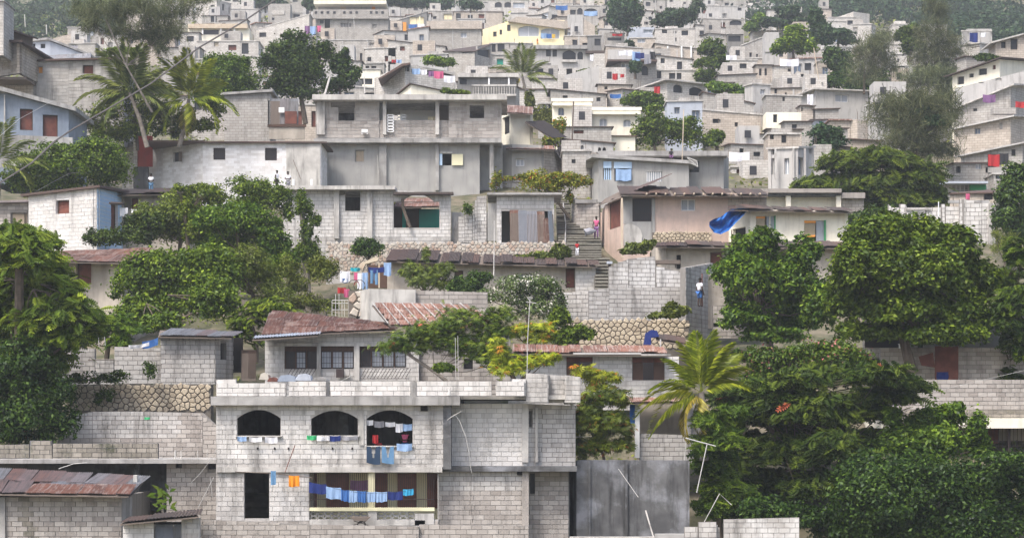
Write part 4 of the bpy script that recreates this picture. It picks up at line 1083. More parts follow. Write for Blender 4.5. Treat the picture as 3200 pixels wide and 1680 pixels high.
BW.box('coping', 580, 1340, 1450, 1400, 75.5, .3, 'concrete_light'); BW.box('coping', 1440, 1310, 1740, 1400, 75.3, .3, 'concrete')

# ------------------------------------------------------------------ lower right
tile(3, 3)
RR = Th('house', 'flat-roofed building with a broad white slab edge and barred beige veranda at right', 'house', 2000, 560, 88)
RR.box('roof_slab', 1170, 145, 3000, 248, 87, 6, 'paint_cream'); RR.box('veranda_wall', 1200, 248, 3000, 900, 89.5, .2, 'stucco_beige')
RR.wall([(1050, -240, 87.6), (3000, -240, 87.6)], 140, (), 'mortar', NB, 'block_warm', th=.2, bands=[(lambda x, y: y > 1275, 'block_mossy')])
RR.box('door', 2190, 260, 2320, 590, 89.3, .1, 'wood_red'); RR.box('post', 2412, 250, 2440, 600, 87.6, .1, 'iron'); RR.box('door', 1330, 260, 1480, 600, 89.3, .1, 'wood_brown')
m = MB()
for i in range(26):
    a = W(X(1900 + i * 38), Y(600), 87.8); b = W(X(0), Y(250), 87.8); m.box(a.x, 87.8, a.z, a.x + .02, 87.82, b.z)
for y in (380, 430): a = W(X(1900), Y(y), 87.8); b = W(X(2900), Y(y), 87.8); m.box(a.x, 87.78, a.z, b.x, 87.8, a.z + .03)
m.build('grille', 'iron', RR.root)
tile(3, 2)
RR.wall([(1140, 1120, 88), (1690, 1120, 88)], 1300, (), 'mortar', NB, 'block')
R2 = Th('house', 'shadowed block house with a black doorway behind the right-hand trees', 'house', 1800, 1120, 93)
R2.wall([(960, 420, 93), (1500, 420, 93)], 900, [(975, 640, 1440, 790, 'x'), (1500, 575, 1560, 800, 'D')], 'mortar', B5, 'block', th=.25, name='wall')
R2.wall([(1500, 420, 93), (2900, 420, 93)], 800, [(1510, 560, 1570, 800, 'x')], 'stucco', th=.25)
R2.wall([(1130, 790, 92), (2440, 790, 92), (2900, 800, 92)], 1130, (), 'mortar', B5, 'block_warm', th=.25)
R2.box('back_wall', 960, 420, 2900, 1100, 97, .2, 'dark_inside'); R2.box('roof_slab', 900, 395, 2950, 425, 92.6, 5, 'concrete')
rp = Th('rusty_panel', 'tall rust-brown metal panel leaning on the right block wall', 'panel', 1800, 1110, 91); rp.box('sheet', 1680, 775, 1915, 1115, 91.2, .05, 'wood_red')
rp2 = Th('rusty_panel', 'smaller torn rust panel left of the tall rusty one', 'panel', 1600, 990, 91); prism(rp2, 'sheet', [(1515, 880), (1660, 840), (1680, 990), (1545, 970)], 90.8, .05, 'wood_red')
bk = Th('bucket', 'white bucket on the ledge under the dark opening at right', 'bucket', 1350, 795, 91.7); bk.box('body', 1325, 755, 1372, 795, 91.7, .25, 'paint_white'); bk.box('rim', 1320, 750, 1377, 757, 91.65, .3, 'paint_white')
brl = Th('barrel', 'dark blue barrel beside the tall rusty panel', 'barrel', 1755, 1110, 90.8)
m = MB(); a = W(X(1755), Y(1112), 90.8); b = W(X(1755), Y(1045), 90.8); m.tube([a, a.lerp(b, .1), a.lerp(b, .5), a.lerp(b, .9), b], [.24, .27, .29, .27, .24], 12); m.build('body', 'cloth_navy', brl.root)
m = MB(); m.tube([b, b + Vector((0, 0, .04))], .28, 12); m.build('rim', 'cloth_navy', brl.root)
# ------------------------------------------------------------------ middle rows
tile(2, 2)
Q1 = Th('stone_wall', 'rubble wall of rounded yellow stones below the right block wall', 'wall', 1150, 780, 103)
stones(Q1, 440, 500, 1780, 800, 103, 'stone', .29)
Q2 = Th('wall', 'long curved grey block retaining wall beside the stone stairs', 'wall', 1000, 500, 105)
MBK = (.50, .235)
Q2.wall([(330, 370, 106), (430, 250, 105.5), (770, 215, 105), (975, 190, 105.2), (1760, 180, 106)], 520, (), 'mortar', MBK, 'block', th=.3, ext=.5)
Q2.wall([(975, -20, 107.5), (1170, -100, 107.6), (1440, -130, 107.8), (1450, -30, 107.8), (1740, 40, 108)], 200, (), 'mortar', MBK, 'block', th=.3)
Q3 = Th('wall', 'slanting block wall climbing behind the man in the white shirt', 'wall', 1900, 600, 104)
Q3.wall([(1745, -10, 104), (2020, -60, 109)], 620, (), 'mortar', MBK, 'block', th=.3, ext=1)
Q3.wall([(2020, 370, 106), (2480, 330, 106)], 700, [(2020, 540, 2180, 580, 'd')], 'mortar', MBK, 'block_warm', th=.3)
Q3.wall([(1900, 50, 108), (2520, 60, 108)], 600, (), 'stucco_beige', th=.3)
person('man in a white shirt and blue shorts standing against the slanting block wall', 1888, 380, 285, 103, 'cloth_white', 'cloth_blue', 'stand', face=2.2, shorts=True)
wire('wooden_pole', 'dark upright pole beside the man in blue shorts', 'pole', [(1915, 380, 103.2), (1912, 45, 103.2)], .04, 'wood_red')
tile(1, 2)
G1 = Th('wall', 'smooth pale grey concrete wall below the washing and bicycle', 'wall', 1300, 470, 100)
G1.wall([(1000, 225, 101.5), (1135, 200, 100), (1605, 208, 100)], 560, (), 'concrete_light', th=.4)
G1.wall([(1605, 215, 100.5), (2330, 235, 100.5)], 560, (), 'mortar', MBK, 'block_warm', th=.3)
stones(G1, 930, 200, 1010, 480, 101, 'stone_grey', .45)
gt = Th('gate', 'thin grey iron gate below the red cloth on the slope', 'gate', 840, 480, 102)
m = MB()
for x in (765, 800, 835, 865, 890, 930): a = W(X(x), Y(480), 102); b = W(X(x), Y(250 if x in (800, 835) else 315), 102); m.tube([a, b], .02, 4)
for y in (315, 345, 410): m.tube([W(X(765), Y(y), 102), W(X(935), Y(y), 102)], .02, 4)
m.build('bars', 'steel_white', gt.root)
tile(1, 2)
H4 = Th('house', 'long low cream house with ragged black sheet roof across the middle', 'house', 1900, 100, 116)
H4.wall([(1320, -75, 116), (2575, -55, 116), (3420, -20, 116)], 230, [(1995, 15, 2085, 115, 'b'), (2625, 45, 2790, 105, 'g'), (3115, -5, 3208, 190, 'R'), (1240, 0, 1320, 190, 'D')], 'stucco_beige', th=.25, closed=5, ext=1)
H4.wall([(3212, -22, 115.8), (3415, -20, 115.8)], 235, (), 'mortar_light', MBK, 'block_white', th=.2)
H4.box('porch_room', 1130, -40, 1322, 190, 118, .2, 'wood_brown'); H4.box('post', 1230, -60, 1245, 190, 116.1, .12, 'wood_pale')
H4.tin(W(X(1290), Y(-85), 115.2), W(X(3440), Y(-30), 115.2), W(X(3350), Y(-75), 118), W(X(1500), Y(-185), 120), 20, 1, 'tin_dark', jit=.09)
def laundry(L, D):
    for x0, y0, x1, y1, c, lb, *k in L: cloth(lb, x0, y0, x1, y1, D, c, *(k[:1] or ['sheet']), waves=2, group='washing beside the cream house')
laundry([(845, 20, 945, 130, 'white', 'whitish cloth at the left end of the washing pile'), (950, -15, 1045, 20, 'teal', 'teal cloth above the washing pile'), (870, 95, 920, 140, 'blue', 'small bright blue cloth in the washing pile'),
    (820, 185, 905, 245, 'red', 'crimson cloth hanging low at the left of the washing'), (885, 200, 940, 285, 'pink', 'magenta cloth under the crimson one'), (1020, 40, 1075, 200, 'white', 'long white cloth left of the striped jeans'),
    (1070, 35, 1125, 205, 'lightblue', 'pale blue jeans hung on the slope', 'trousers'), (1150, 10, 1225, 150, 'jeans_pale', 'light jeans hung by the cream house corner', 'trousers'), (1285, -65, 1360, 60, 'lightblue', 'pale lilac-blue curtain at the cream house corner'),
    (985, 35, 1020, 110, 'pink', 'small pinkish cloth amid the washing'), (1130, -20, 1290, 30, 'navy', 'dark blue cloth beneath the pale mattress')], 113)
mt = Th('mattress', 'pale folded mattress airing above the washing', 'mattress', 1130, -20, 113)
prism(mt, 'pad', [(1030, -15), (1060, -60), (1200, -120), (1235, -115), (1230, -85), (1100, -50), (1075, 0)], 113, .5, 'wood_pale')
by = Th('bicycle', 'bicycle leaning on the wall end below the washing', 'bicycle', 980, 190, 112)
for x in (985, 1040):
    m = MB(); c = W(X(x), Y(165), 112); m.tube([c + Vector((.33 * math.cos(t * .5236), 0, .33 * math.sin(t * .5236))) for t in range(13)], .02, 4); m.build('wheel', 'cable_black', by.root)
m = MB(); m.tube([W(X(985), Y(165), 112), W(X(1000), Y(130), 112), W(X(1030), Y(132), 112), W(X(1040), Y(165), 112)], .02, 4); m.build('frame', 'cloth_red', by.root)
tile(1, 1)
ST3 = Th('stone_wall', 'low rubble wall of small pinkish stones under the white block house', 'wall', 1900, 1180, 124)
stones(ST3, 700, 1075, 3100, 1240, 124, 'stone_grey', .26, 'mortar_light', top=lambda q: .93 + .07 * math.sin(q * 23) * math.sin(q * 61))
stones(ST3, 705, 1200, 1300, 1400, 123, 'stone_grey', .26, 'mortar_light')
H5 = Th('house', 'unfinished white block house with a wide opening onto teal walls', 'house', 1150, 1060, 130)
HB = (.50, .245)
H5.wall([(275, 790, 130), (320, 630, 130), (400, 560, 130), (835, 560, 130), (1165, 570, 130), (1380, 560, 130), (1960, 600, 130)], 1250, [(838, 545, 895, 610, 'x'), (897, 545, 1048, 768, 'x'), (1380, 675, 1845, 938, 'x'), (1460, 600, 1800, 690, 'ax', .9)], 'mortar_light', HB, 'block_white', th=.25,
        bands=[(lambda x, y: y > 740, 'block')])
H5.box('roof_slab', 290, 515, 1400, 552, 129.2, 5, 'concrete_light'); H5.box('roof_slab', 1380, 578, 1985, 600, 129.3, .8, 'tin_dark')
H5.box('back_wall', 300, 560, 1300, 1250, 134, .2, 'concrete_dark')
for x0, x1 in ((785, 835), (1120, 1170)): H5.box('column', x0, 558, x1, 1045, 129.7, .3, 'concrete_light')
H5.box('teal_wall', 1640, 750, 1900, 1000, 133, .2, 'paint_teal'); H5.box('teal_post', 1472, 760, 1506, 1000, 132.5, .2, 'paint_teal'); H5.box('inner_wall', 1300, 700, 1660, 1000, 134, .2, 'wood_brown')
H5.tin(W(X(1390), Y(730), 131.5), W(X(1860), Y(720), 131.5), W(X(1800), Y(645), 136), W(X(1420), Y(650), 136), 5, 2, 'tin_rust', name='inner_roof')
wire('wooden_pole', 'crooked tree pole leaning inside the wide teal opening', 'pole', [(1550, 935, 129.6), (1480, 740, 129.7), (1475, 650, 129.7)], [.13, .1, .1], 'bark')
m = MB()
H6 = Th('shed', 'little white block shed fronted by mismatched corrugated doors', 'shed', 2500, 1090, 129)
H6.wall([(2420, 590, 129), (3000, 600, 129)], 1090, [(2470, 770, 2980, 1085, 'x')], 'mortar_light', (.52, .26), 'block_white', th=.2, closed=3.5, ext=1)
H6.box('roof_slab', 2325, 585, 3080, 605, 128.4, 5, 'concrete'); H6.box('side_wall', 2330, 690, 2440, 1070, 129.3, .2, 'stucco')
tile(2, 1)
for i, (x0, x1, y0, mt) in enumerate([(-20, 65, 780, 'tin_rust'), (65, 145, 785, 'tin_blue'), (140, 250, 790, 'tin_blue'), (255, 330, 795, 'tin_rust'), (325, 380, 860, 'tin_rust'), (375, 415, 790, 'tin_blue')]):
    H6.tin(W(X(x0), Y(1090), 128.6), W(X(x1), Y(1088), 128.6), W(X(x1), Y(y0), 128.62), W(X(x0), Y(y0), 128.62), 1, 1, mt, name='door')
tile(1, 1)
H6b = Th('wall', 'broken stepped block wall left of the corrugated doors', 'wall', 2200, 1080, 129.5)
H6b.wall([(2035, 830, 129.5), (2100, 820, 129.5), (2180, 815, 129.5), (2200, 700, 129.5), (2225, 620, 129.5), (2320, 615, 129.5)], 1090, (), 'mortar', HB, 'block', th=.25)
H6b.wall([(1965, 780, 130.5), (2330, 780, 130.5)], 1100, (), 'concrete', th=.2)
tile(2, 1)
SR = Th('staircase', 'long flight of worn stone steps climbing between the houses', 'stairs', 800, 1352, 122)
for i in range(26):       # upper flight and widening lower flight
    t = i / 25; y = 660 + (1240 - 660) * t; D = 141 - 19 * t
    x0, x1 = (440 + 30 * t + (70 * max(0, t - .6)), 590 + (310 * min(1, max(0, (t - .35) / .3))))
    a = W(X(x0), Y(y + 26), D); b = W(X(x1), Y(y), D)
    m = MB(); zt_ = b.z + R.uniform(-.03, .03); m.box(a.x, D + .12, a.z - .25, b.x, D + 1.1, zt_ - .09, 1); m.box(a.x, D - .05, zt_ - .09, b.x, D + 1.1, zt_, 0); m.build('step', ['stair_stone', 'stone_joint_riser_shade'], SR.root)  # dark riser colour paints the shade line under each tread
for i in range(10):
    t = i / 9; y = 1240 + 300 * t; D = 121.5 - 11 * t
    a = W(X(835), Y(y + 30), D); b = W(X(985), Y(y), D)
    m = MB(); m.box(a.x, D + .12, a.z - .3, b.x, D + 1.4, b.z - .1, 1); m.box(a.x, D - .05, b.z - .1, b.x, D + 1.4, b.z, 0); m.build('step', ['stair_stone', 'stone_joint_riser_shade'], SR.root)  # lower risers painted dark too, as shade beneath the treads
wire('gutter_pipe', 'thin pipe running down the middle of the stone steps', 'pipe', [(535, 1100, 126), (540, 900, 132), (515, 690, 140)], .06, 'concrete')
person('person in a pink top and dark trousers carrying a sack up the stone steps', 848, 1050, 222, 127, 'cloth_pink', 'cloth_purple', 'walk', sleeves=False)
sk = Th('sack', 'grey-white sack carried beside the person in pink', 'sack', 790, 1010, 126.8)
m = MB(); c = W(X(790), Y(985), 126.8); m.tube([c + Vector((-.35, 0, -.22)), c + Vector((-.3, 0, 0)), c + Vector((0, 0, .08)), c + Vector((.3, 0, .1))], [.08, .26, .24, .06], 9); m.build('body', 'cloth_grey', sk.root, smooth=True)
m = MB(); m.tube([c + Vector((.3, 0, .1)), c + Vector((.36, 0, .14))], [.07, .04], 7); m.build('neck', 'cloth_grey', sk.root)
person('child in a red shirt and white trousers coming down the stone steps', 655, 1228, 152, 122, 'cloth_red', 'cloth_white', 'walk')
W1 = Th('wall', 'weathered block wall right of the upper stone steps', 'wall', 750, 950, 133)
W1.wall([(598, 640, 136), (640, 660, 133.5), (880, 680, 133)], 1000, (), 'mortar', HB, 'block_warm', th=.3, ext=1)
W1.box('coping', 640, 655, 860, 690, 133.0, 1.5, 'concrete')
H7 = Th('house', 'pinkish plastered house with a large barred window right of the steps', 'house', 1500, 1080, 128)
H7.wall([(935, 710, 132), (1115, 620, 128), (2170, 590, 128), (2560, 600, 128)], 1100, [(962, 655, 1090, 945, 'r'), (1212, 640, 1405, 875, 'B'), (1700, 648, 1845, 768, 'w'), (1215, 895, 1345, 935, 'v')], 'paint_pink', th=.25, closed=5, ext=1)
H7.box('render_patch', 1120, 625, 1212, 900, 127.93, .05, 'stucco'); H7.box('render_patch', 1212, 875, 1410, 1090, 127.93, .05, 'stucco'); H7.box('render_patch', 1405, 640, 1440, 1000, 127.93, .05, 'stucco')
prism(H7, 'whitewash', [(1122, 1120), (1122, 910), (1160, 898), (1215, 905), (1262, 925), (1296, 965), (1312, 1020), (1306, 1070), (1318, 1120)], 127.86, .05, 'concrete_light'); H7.box('wall_panel', 2172, 600, 2560, 720, 127.93, .05, 'far_beige')
stones(H7, 1410, 970, 1985, 1090, 127.6, 'stone', .24)
H7.tin(W(X(1080), Y(600), 127), W(X(2575), Y(612), 127), W(X(2575), Y(560), 131), W(X(1150), Y(525), 131), 14, 1, 'tin_dark', jit=.08)
H7.tin(W(X(870), Y(700), 133), W(X(1110), Y(620), 127), W(X(1150), Y(528), 131), W(X(930), Y(640), 135), 2, 1, 'tin_dark')
H7.box('post', 1098, 640, 1114, 1240, 126.8, .2, 'wood_pale')
for i in range(13): H7.box('rafter_end', 1350 + i * 95, 585, 1362 + i * 95, 603, 126.7, .5, 'wood_pale')
tp = Th('tarp', 'bright blue tarp slung between the pink house and the cream house', 'tarp', 2150, 850, 124)
m = MB(); nx, nz = 36, 20
def crv(P, u):
    u *= len(P) - 1; k = min(int(u), len(P) - 2); f = u - k
    return P[k][0] + (P[k + 1][0] - P[k][0]) * f, P[k][1] + (P[k + 1][1] - P[k][1]) * f
UP_, LO_ = [(1985, 880), (2030, 850), (2100, 830), (2150, 790), (2200, 755), (2290, 742), (2390, 742)], [(1985, 925), (2030, 985), (2100, 1003), (2180, 965), (2240, 900), (2310, 830), (2385, 752)]
def tq(i, j):
    u, v = i / nx, j / nz; a, b = crv(UP_, u), crv(LO_, u)
    return W(X(a[0] * (1 - v) + b[0] * v), Y(a[1] * (1 - v) + b[1] * v), 123.6 + .5 * math.sin(v * 3.14) - .9 * (1 - u) + .14 * math.sin(v * 13 + u * 5) + .10 * math.sin(v * 7 - u * 9) + .05 * math.sin(u * 31 + v * 17))
for i in range(nx):
    for j in range(nz): m.quad(tq(i, j), tq(i + 1, j), tq(i + 1, j + 1), tq(i, j + 1))
m.build('sheet', 'cloth_tarp', tp.root)
tp.box('prop', 2205, 960, 2215, 1085, 122.6, .1, 'wood_old')
H8 = Th('house', 'cream painted house with open green-edged shutters beside the blue tarp', 'house', 2600, 1110, 124)
H8.wall([(2180, 760, 127), (2395, 755, 124), (3380, 770, 124)], 1120, [(2455, 820, 2590, 960, 'x'), (2600, 820, 2645, 960, 'd'), (2940, 865, 3155, 1095, 'x'), (2220, 940, 2350, 1085, 'D')], 'paint_cream', th=.25, closed=5, ext=1)
H8.box('shutter', 2458, 845, 2545, 1000, 123.9, .08, 'leaf_khaki' if 'leaf_khaki' in MATS else 'cloth_khaki'); H8.box('shutter_edge', 2458, 825, 2545, 845, 123.88, .08, 'orange_paint')
H8.box('curtain', 2560, 825, 2640, 955, 124.12, .03, 'curtain'); H8.box('frame', 2642, 815, 2652, 960, 123.9, .2, 'paint_green')
H8.box('shutter', 2942, 895, 3050, 1030, 123.9, .08, 'cloth_khaki'); H8.box('shutter_edge', 2942, 868, 3055, 890, 123.88, .08, 'orange_paint'); H8.box('shutter_edge', 2942, 1010, 3050, 1030, 123.86, .08, 'orange_paint')
H8.box('curtain', 3058, 870, 3140, 1092, 124.12, .03, 'curtain'); H8.box('frame', 3142, 862, 3158, 1096, 123.9, .2, 'paint_green')
H8.tin(W(X(2170), Y(750), 123.2), W(X(3430), Y(775), 123.2), W(X(3300), Y(745), 127), W(X(2250), Y(718), 127), 13, 1, 'tin_dark', jit=.09)
H9 = Th('house', 'weathered beige house with ragged roof below the cream painted house', 'house', 2300, 1352, 116)
H9.wall([(1445, 1120, 117), (1550, 1130, 116), (3320, 1140, 116)], 1500, [(1995, 1180, 2120, 1320, 'r'), (1655, 1210, 1700, 1352, 'D')], 'stucco_beige', th=.25, closed=5, ext=1)
H9.tin(W(X(1420), Y(1120), 115.2), W(X(3380), Y(1135), 115.2), W(X(3300), Y(1085), 118), W(X(1500), Y(1085), 118), 16, 1, 'tin_dark', jit=.09)
H9.box('post', 3330, 1170, 3350, 1400, 115, .15, 'wood_pale')
lp = Th('table', 'dark plank shelf propped on the block wall', 'shelf', 1550, 1310, 112); lp.box('board', 1420, 1262, 1695, 1300, 111.8, .6, 'wood_old'); lp.box('leg', 1450, 1300, 1462, 1320, 112, .1, 'wood_old'); lp.box('leg', 1640, 1300, 1652, 1340, 112, .1, 'wood_old')
lm = Th('wash_basin', 'small pale metal basin on the wall corner by the steps', 'basin', 985, 1330, 112); lm.box('bowl', 955, 1275, 1010, 1300, 112, .3, 'paint_greyblue'); lm.box('stand', 970, 1300, 995, 1340, 112.1, .2, 'iron')
tile(3, 1)
H10 = Th('house', 'cream terrace with a heavy grey slab and square posts, behind the cream house', 'house', 300, 800, 140)
H10.box('roof_slab', -560, 545, 740, 585, 138.6, 4, 'block_warm'); H10.box('slab_edge', -545, 587, 725, 615, 138.9, 3, 'concrete_dark'); H10.box('back_wall', -560, 615, 735, 900, 139.9, .2, 'paint_cream')
for x in (182, 688): H10.box('post', x, 615, x + 48, 900, 139, .4, 'paint_cream')
H10.box('roof_slab', 742, 585, 978, 640, 138.8, 4, 'block_warm'); H10.wall([(745, 640, 139.3), (965, 640, 139.3)], 900, (), 'far_beige', closed=4)
RU = Th('house', 'roofless unfinished block house with stepped wall tops behind the right trees', 'house', 1800, 990, 135)
RB = (.62, .30)
RU.wall([(1205, 740, 135), (1212, 700, 135), (1240, 735, 135), (1320, 735, 135), (1325, 700, 135), (1385, 702, 135), (1395, 735, 135), (1650, 735, 135), (1740, 730, 135), (1745, 700, 135), (1780, 700, 135), (1785, 725, 135), (1925, 725, 135), (1930, 655, 134.5), (1990, 650, 134.5), (2150, 690, 134.5), (2290, 690, 134.5)], 1200, [(1455, 760, 1590, 850, 'x')], 'mortar', RB, 'block_white', th=.3, ext=1)
RU.box('back_wall', 1210, 760, 2290, 1200, 139, .2, 'concrete'); RU.box('lintel', 1390, 735, 1640, 758, 134.85, .3, 'concrete_light'); RU.box('corner_post', 2222, 690, 2262, 1200, 134.3, .3, 'concrete_light')
RU.box('lintel', 1820, 660, 2230, 690, 137, .3, 'concrete')

# grey two-storey house
tile(1, 0)
G2 = Th('house', 'big unfinished grey two-storey house with an open upper gallery', 'house', 1500, 1352, 155)
GB = (.60, .275)
G2.wall([(600, 1010, 155), (1240, 1010, 155)], 1352 + 40, [(765, 1080, 830, 1082, 'x'), (828, 1060, 990, 1215, 'x'), (755, 1030, 995, 1085, 'x')], 'mortar_light', GB, 'block_warm', th=.3)
G2.wall([(1940, 1010, 155), (2470, 1010, 155)], 1392, [(2150, 1060, 2295, 1190, 'x')], 'mortar_light', GB, 'block_warm', th=.3)
G2.wall([(1240, 1210, 155.1), (1940, 1210, 155.1)], 1392, (), 'mortar_light', GB, 'block_warm', th=.2)
G2.box('roof_slab', 565, 950, 2525, 1003, 154, 8, 'concrete_light'); G2.box('gallery_wall', 620, 1003, 1290, 1400, 161, .2, 'concrete_dark'); G2.box('gallery_wall', 1830, 1003, 2470, 1400, 161, .2, 'concrete_dark')
G2.box('balcony_screen', 1450, 1110, 1800, 1215, 158, .1, 'paint_white'); G2.box('inner_wall', 1800, 1003, 1940, 1215, 157, .2, 'wood_old'); G2.box('inner_wall', 1240, 1003, 1300, 1400, 156, 3, 'concrete')
for x0, x1 in ((612, 690), (1275, 1310), (1805, 1842)): G2.box('column', x0, 1003, x1, 1352, 154.7, .35, 'concrete_light')
breeze(G2, 1315, 1150, 1390, 1330, 154.9, 1, 3, 'paint_white'); breeze(G2, 1420, 1150, 1510, 1210, 155.8, 2, 1, 'paint_white'); breeze(G2, 1730, 1175, 1800, 1212, 155.8, 2, 1, 'paint_yellow')
chair = Th('chair', 'white plastic chair on the gallery ledge of the grey house', 'chair', 1090, 1352, 154.4)
chair.box('seat', 1060, 1322, 1125, 1332, 154.3, .5, 'paint_white'); chair.box('backrest', 1062, 1300, 1122, 1320, 154.75, .05, 'paint_white')
for x in (1062, 1115): chair.box('leg', x, 1332, x + 8, 1352, 154.35, .05, 'paint_white')
tile(1, 1)
G2.box('floor_slab', 580, 42, 2470, 82, 154.2, 7, 'concrete')
G2.wall([(650, 85, 155), (2250, 85, 155)], 760, [(995, 155, 1090, 278, 'p'), (1875, 195, 1965, 312, 'x')], 'stucco', th=.3, ext=3)
G2.box('shutter', 1970, 198, 2082, 310, 154.85, .08, 'paint_trim'); G2.box('shutter', 1845, 195, 1873, 310, 154.85, .08, 'paint_blue'); G2.box('lintel', 1845, 172, 1975, 192, 154.85, .1, 'concrete_light')
for x0, x1 in ((650, 710), (1240, 1312), (1805, 1840), (2350, 2390)): G2.box('column', x0, 84, x1, 560 if x0 > 700 else 500, 154.7, .3, 'concrete')
G2.wall([(2250, 85, 157), (2480, 85, 157)], 700, (), 'stucco', th=.3, ext=3)
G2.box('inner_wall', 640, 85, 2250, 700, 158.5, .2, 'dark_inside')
for i, x0 in enumerate(range(740, 2200, 92)):
    if i % 4 != 3: G2.box('block', x0, 88, x0 + 86, 116, 154.93, .1, 'block_warm')
stp = Th('terrace', 'flat concrete terrace slab in front of the white house', 'terrace', 700, 560, 131)
wire('stand_pipe', 'thin metal pipe up the grey stuccoed wall', 'pipe', [(1235, 520, 154.5), (1222, 210, 154.5)], .03, 'concrete_light')
stp.box('slab', 230, 520, 640, 575, 131, 8, 'concrete'); stp.box('edge', 225, 512, 645, 524, 130.9, .3, 'concrete_light')
tile(0, 1)
H11 = Th('house', 'long whitewashed house with small dark windows under a black roof edge', 'house', 2200, 590, 150)
H11.wall([(1490, 95, 153), (2040, 90, 149), (2840, 88, 149), (3230, 90, 149)], 560, [(1740, 178, 1825, 275, 'd'), (2145, 135, 2265, 255, 'B'), (2665, 135, 2785, 262, 'B'), (3047, 172, 3140, 420, 'W')], 'whitewash', th=.25, closed=5, ext=2)
H11.box('render_patch', 2880, 95, 3220, 560, 148.93, .05, 'concrete_light'); H11.box('shutter', 1798, 175, 1830, 272, 150.2, .1, 'wood_old')
H11.roof('tin_dark', .12, .35)
H11.box('roof_sheet', 1450, 60, 2060, 80, 148.6, 4, 'tin_dark')
rd = Th('gatepost', 'red metal door in a grey block gateway left of the whitewashed house', 'gate', 1400, 350, 152); rd.box('door', 1380, 15, 1535, 325, 151.5, .1, 'red_sheet'); rd.box('jamb', 1340, 20, 1380, 370, 151.4, .4, 'far_grey'); rd.box('plinth', 1345, 325, 1490, 545, 151.4, .4, 'concrete_dark')
rd.wall([(1230, 90, 153), (1340, 60, 152)], 560, (), 'far_grey')
person('woman in a white top standing at the left corner of the whitewashed house', 1520, 600, 205, 147, 'cloth_white', 'cloth_jeans_pale', 'fold')
tile(1, 1)
person('man in a white vest standing on the terrace edge', 208, 572, 208, 131, 'cloth_white', 'cloth_black', 'stand', face=1.2, sleeves=False)
person('person in a white shirt with folded arms on the terrace', 322, 590, 215, 132.5, 'cloth_white', 'cloth_grey', 'fold')
for i, (x, y0) in enumerate(((378, 450), (560, 450))): wire('white_post', ['left of two short white posts on the terrace', 'right of two short white posts on the terrace'][i], 'post', [(x, 520, 132), (x, y0, 132)], .10, 'paint_white', group='short white posts on the terrace')
wire('wooden_pole', 'thin stick leaning before the white door', 'stick', [(450, 450, 135), (375, 258, 138)], .03, 'wood_old')
H12 = Th('house', 'grey stuccoed house with one small white window under a red tin edge', 'house', 2600, 460, 158)
H12.wall([(2240, 120, 160), (2575, 100, 157), (2895, 110, 157)], 560, [(2390, 220, 2445, 290, 'd'), (2613, 243, 2700, 318, 'w')], 'stucco', th=.25, closed=4, ext=3)
tile(2, 1)
H12.wall([(318, 150, 157.2), (430, 130, 158), (550, 340, 161)], 400, (), 'far_beige', th=.25, ext=3); H12.tin(W(X(-60), Y(140), 156.2), W(X(430), Y(150), 156.2), W(X(430), Y(115), 160), W(X(-60), Y(110), 160), 5, 1, 'tin_rust')
H12.tin(W(X(435), Y(160), 157.4), W(X(560), Y(350), 160), W(X(590), Y(300), 162), W(X(500), Y(90), 160), 1, 3, 'tin_dark')
tile(2, 0)
H13 = Th('house', 'cream house end with a dark door beside the grey two-storey house', 'house', 0, 1352, 163)
H13.wall([(-110, 1170, 165), (-20, 1130, 163), (210, 1130, 163)], 1500, [(-105, 1175, -25, 1352, 'D')], 'paint_cream', th=.25, closed=4, ext=2); H13.tin(W(X(-60), Y(1130), 162), W(X(210), Y(1145), 162), W(X(180), Y(1080), 166), W(X(-60), Y(1060), 166), 3, 1, 'tin_rust')
H13.tin(W(X(130), Y(1220), 162), W(X(370), Y(1370), 160), W(X(400), Y(1350), 163), W(X(200), Y(1190), 165), 3, 1, 'tin_dark')
tile(2, 1)
H14 = Th('house', 'grey house with pale blue window panels and a sagging slab roof', 'house', 1400, 640, 148)
H14.wall([(825, 270, 149), (870, 245, 148), (1780, 300, 148)], 640, [(920, 275, 998, 455, 'x'), (1030, 280, 1205, 470, 'x'), (1352, 375, 1508, 475, 'x')], 'stucco', th=.25, closed=5, ext=3)
H14.box('blue_panel', 920, 272, 1000, 338, 147.9, .06, 'paint_blue'); H14.box('blue_panel', 1025, 275, 1205, 340, 147.9, .06, 'paint_blue')
for x0, x1, y0, y1, c in ((925, 995, 340, 455, 'paint_blue'), (1352, 1508, 375, 475, 'paint_white')):
    w_ = H14.box('window', x0, y0, x1, y1, 148.15, .04, 'dark_inside' if x0 < 1000 else 'curtain')
    for k in range(7):
        if (k % 2 == 0) or x0 > 1000: H14.box('bar', x0 + (x1 - x0) * k / 7 + 2, y0, x0 + (x1 - x0) * k / 7 + (10 if x0 > 1000 else 14), y1, 148.02, .05, c, w_)
H14.box('window', 1035, 342, 1205, 470, 148.15, .04, 'glass_blue')
cloth('light blue patterned curtain blowing out of the grey house window', 1045, 345, 1200, 465, 147.8, 'lightblue', waves=3, group='curtains')
H14.roof('concrete', .25, .5)
H14.wall([(1775, 210, 151), (2130, 190, 151), (2180, 240, 154)], 600, [(1785, 265, 1885, 380, 'd')], 'stucco', th=.25, ext=3, closed=0)
H14.box('roof_slab', 880, 165, 2170, 215, 150, 6, 'concrete'); H14.box('roof_edge', 890, 215, 2100, 228, 150.5, .2, 'concrete_light')
fr = Th('window_frame', 'pale empty window frame leaning on the grey house roof', 'frame', 1830, 330, 147.5)
for P_ in ([(1760, 235), (1870, 325)], [(1870, 325), (1860, 270)], [(1860, 270), (1765, 232)], [(1795, 290), (1870, 325)]):
    m = MB(); m.tube([W(X(x), Y(y), 147.5) for x, y in P_], .04, 4); m.build('bar', 'steel_white', fr.root)
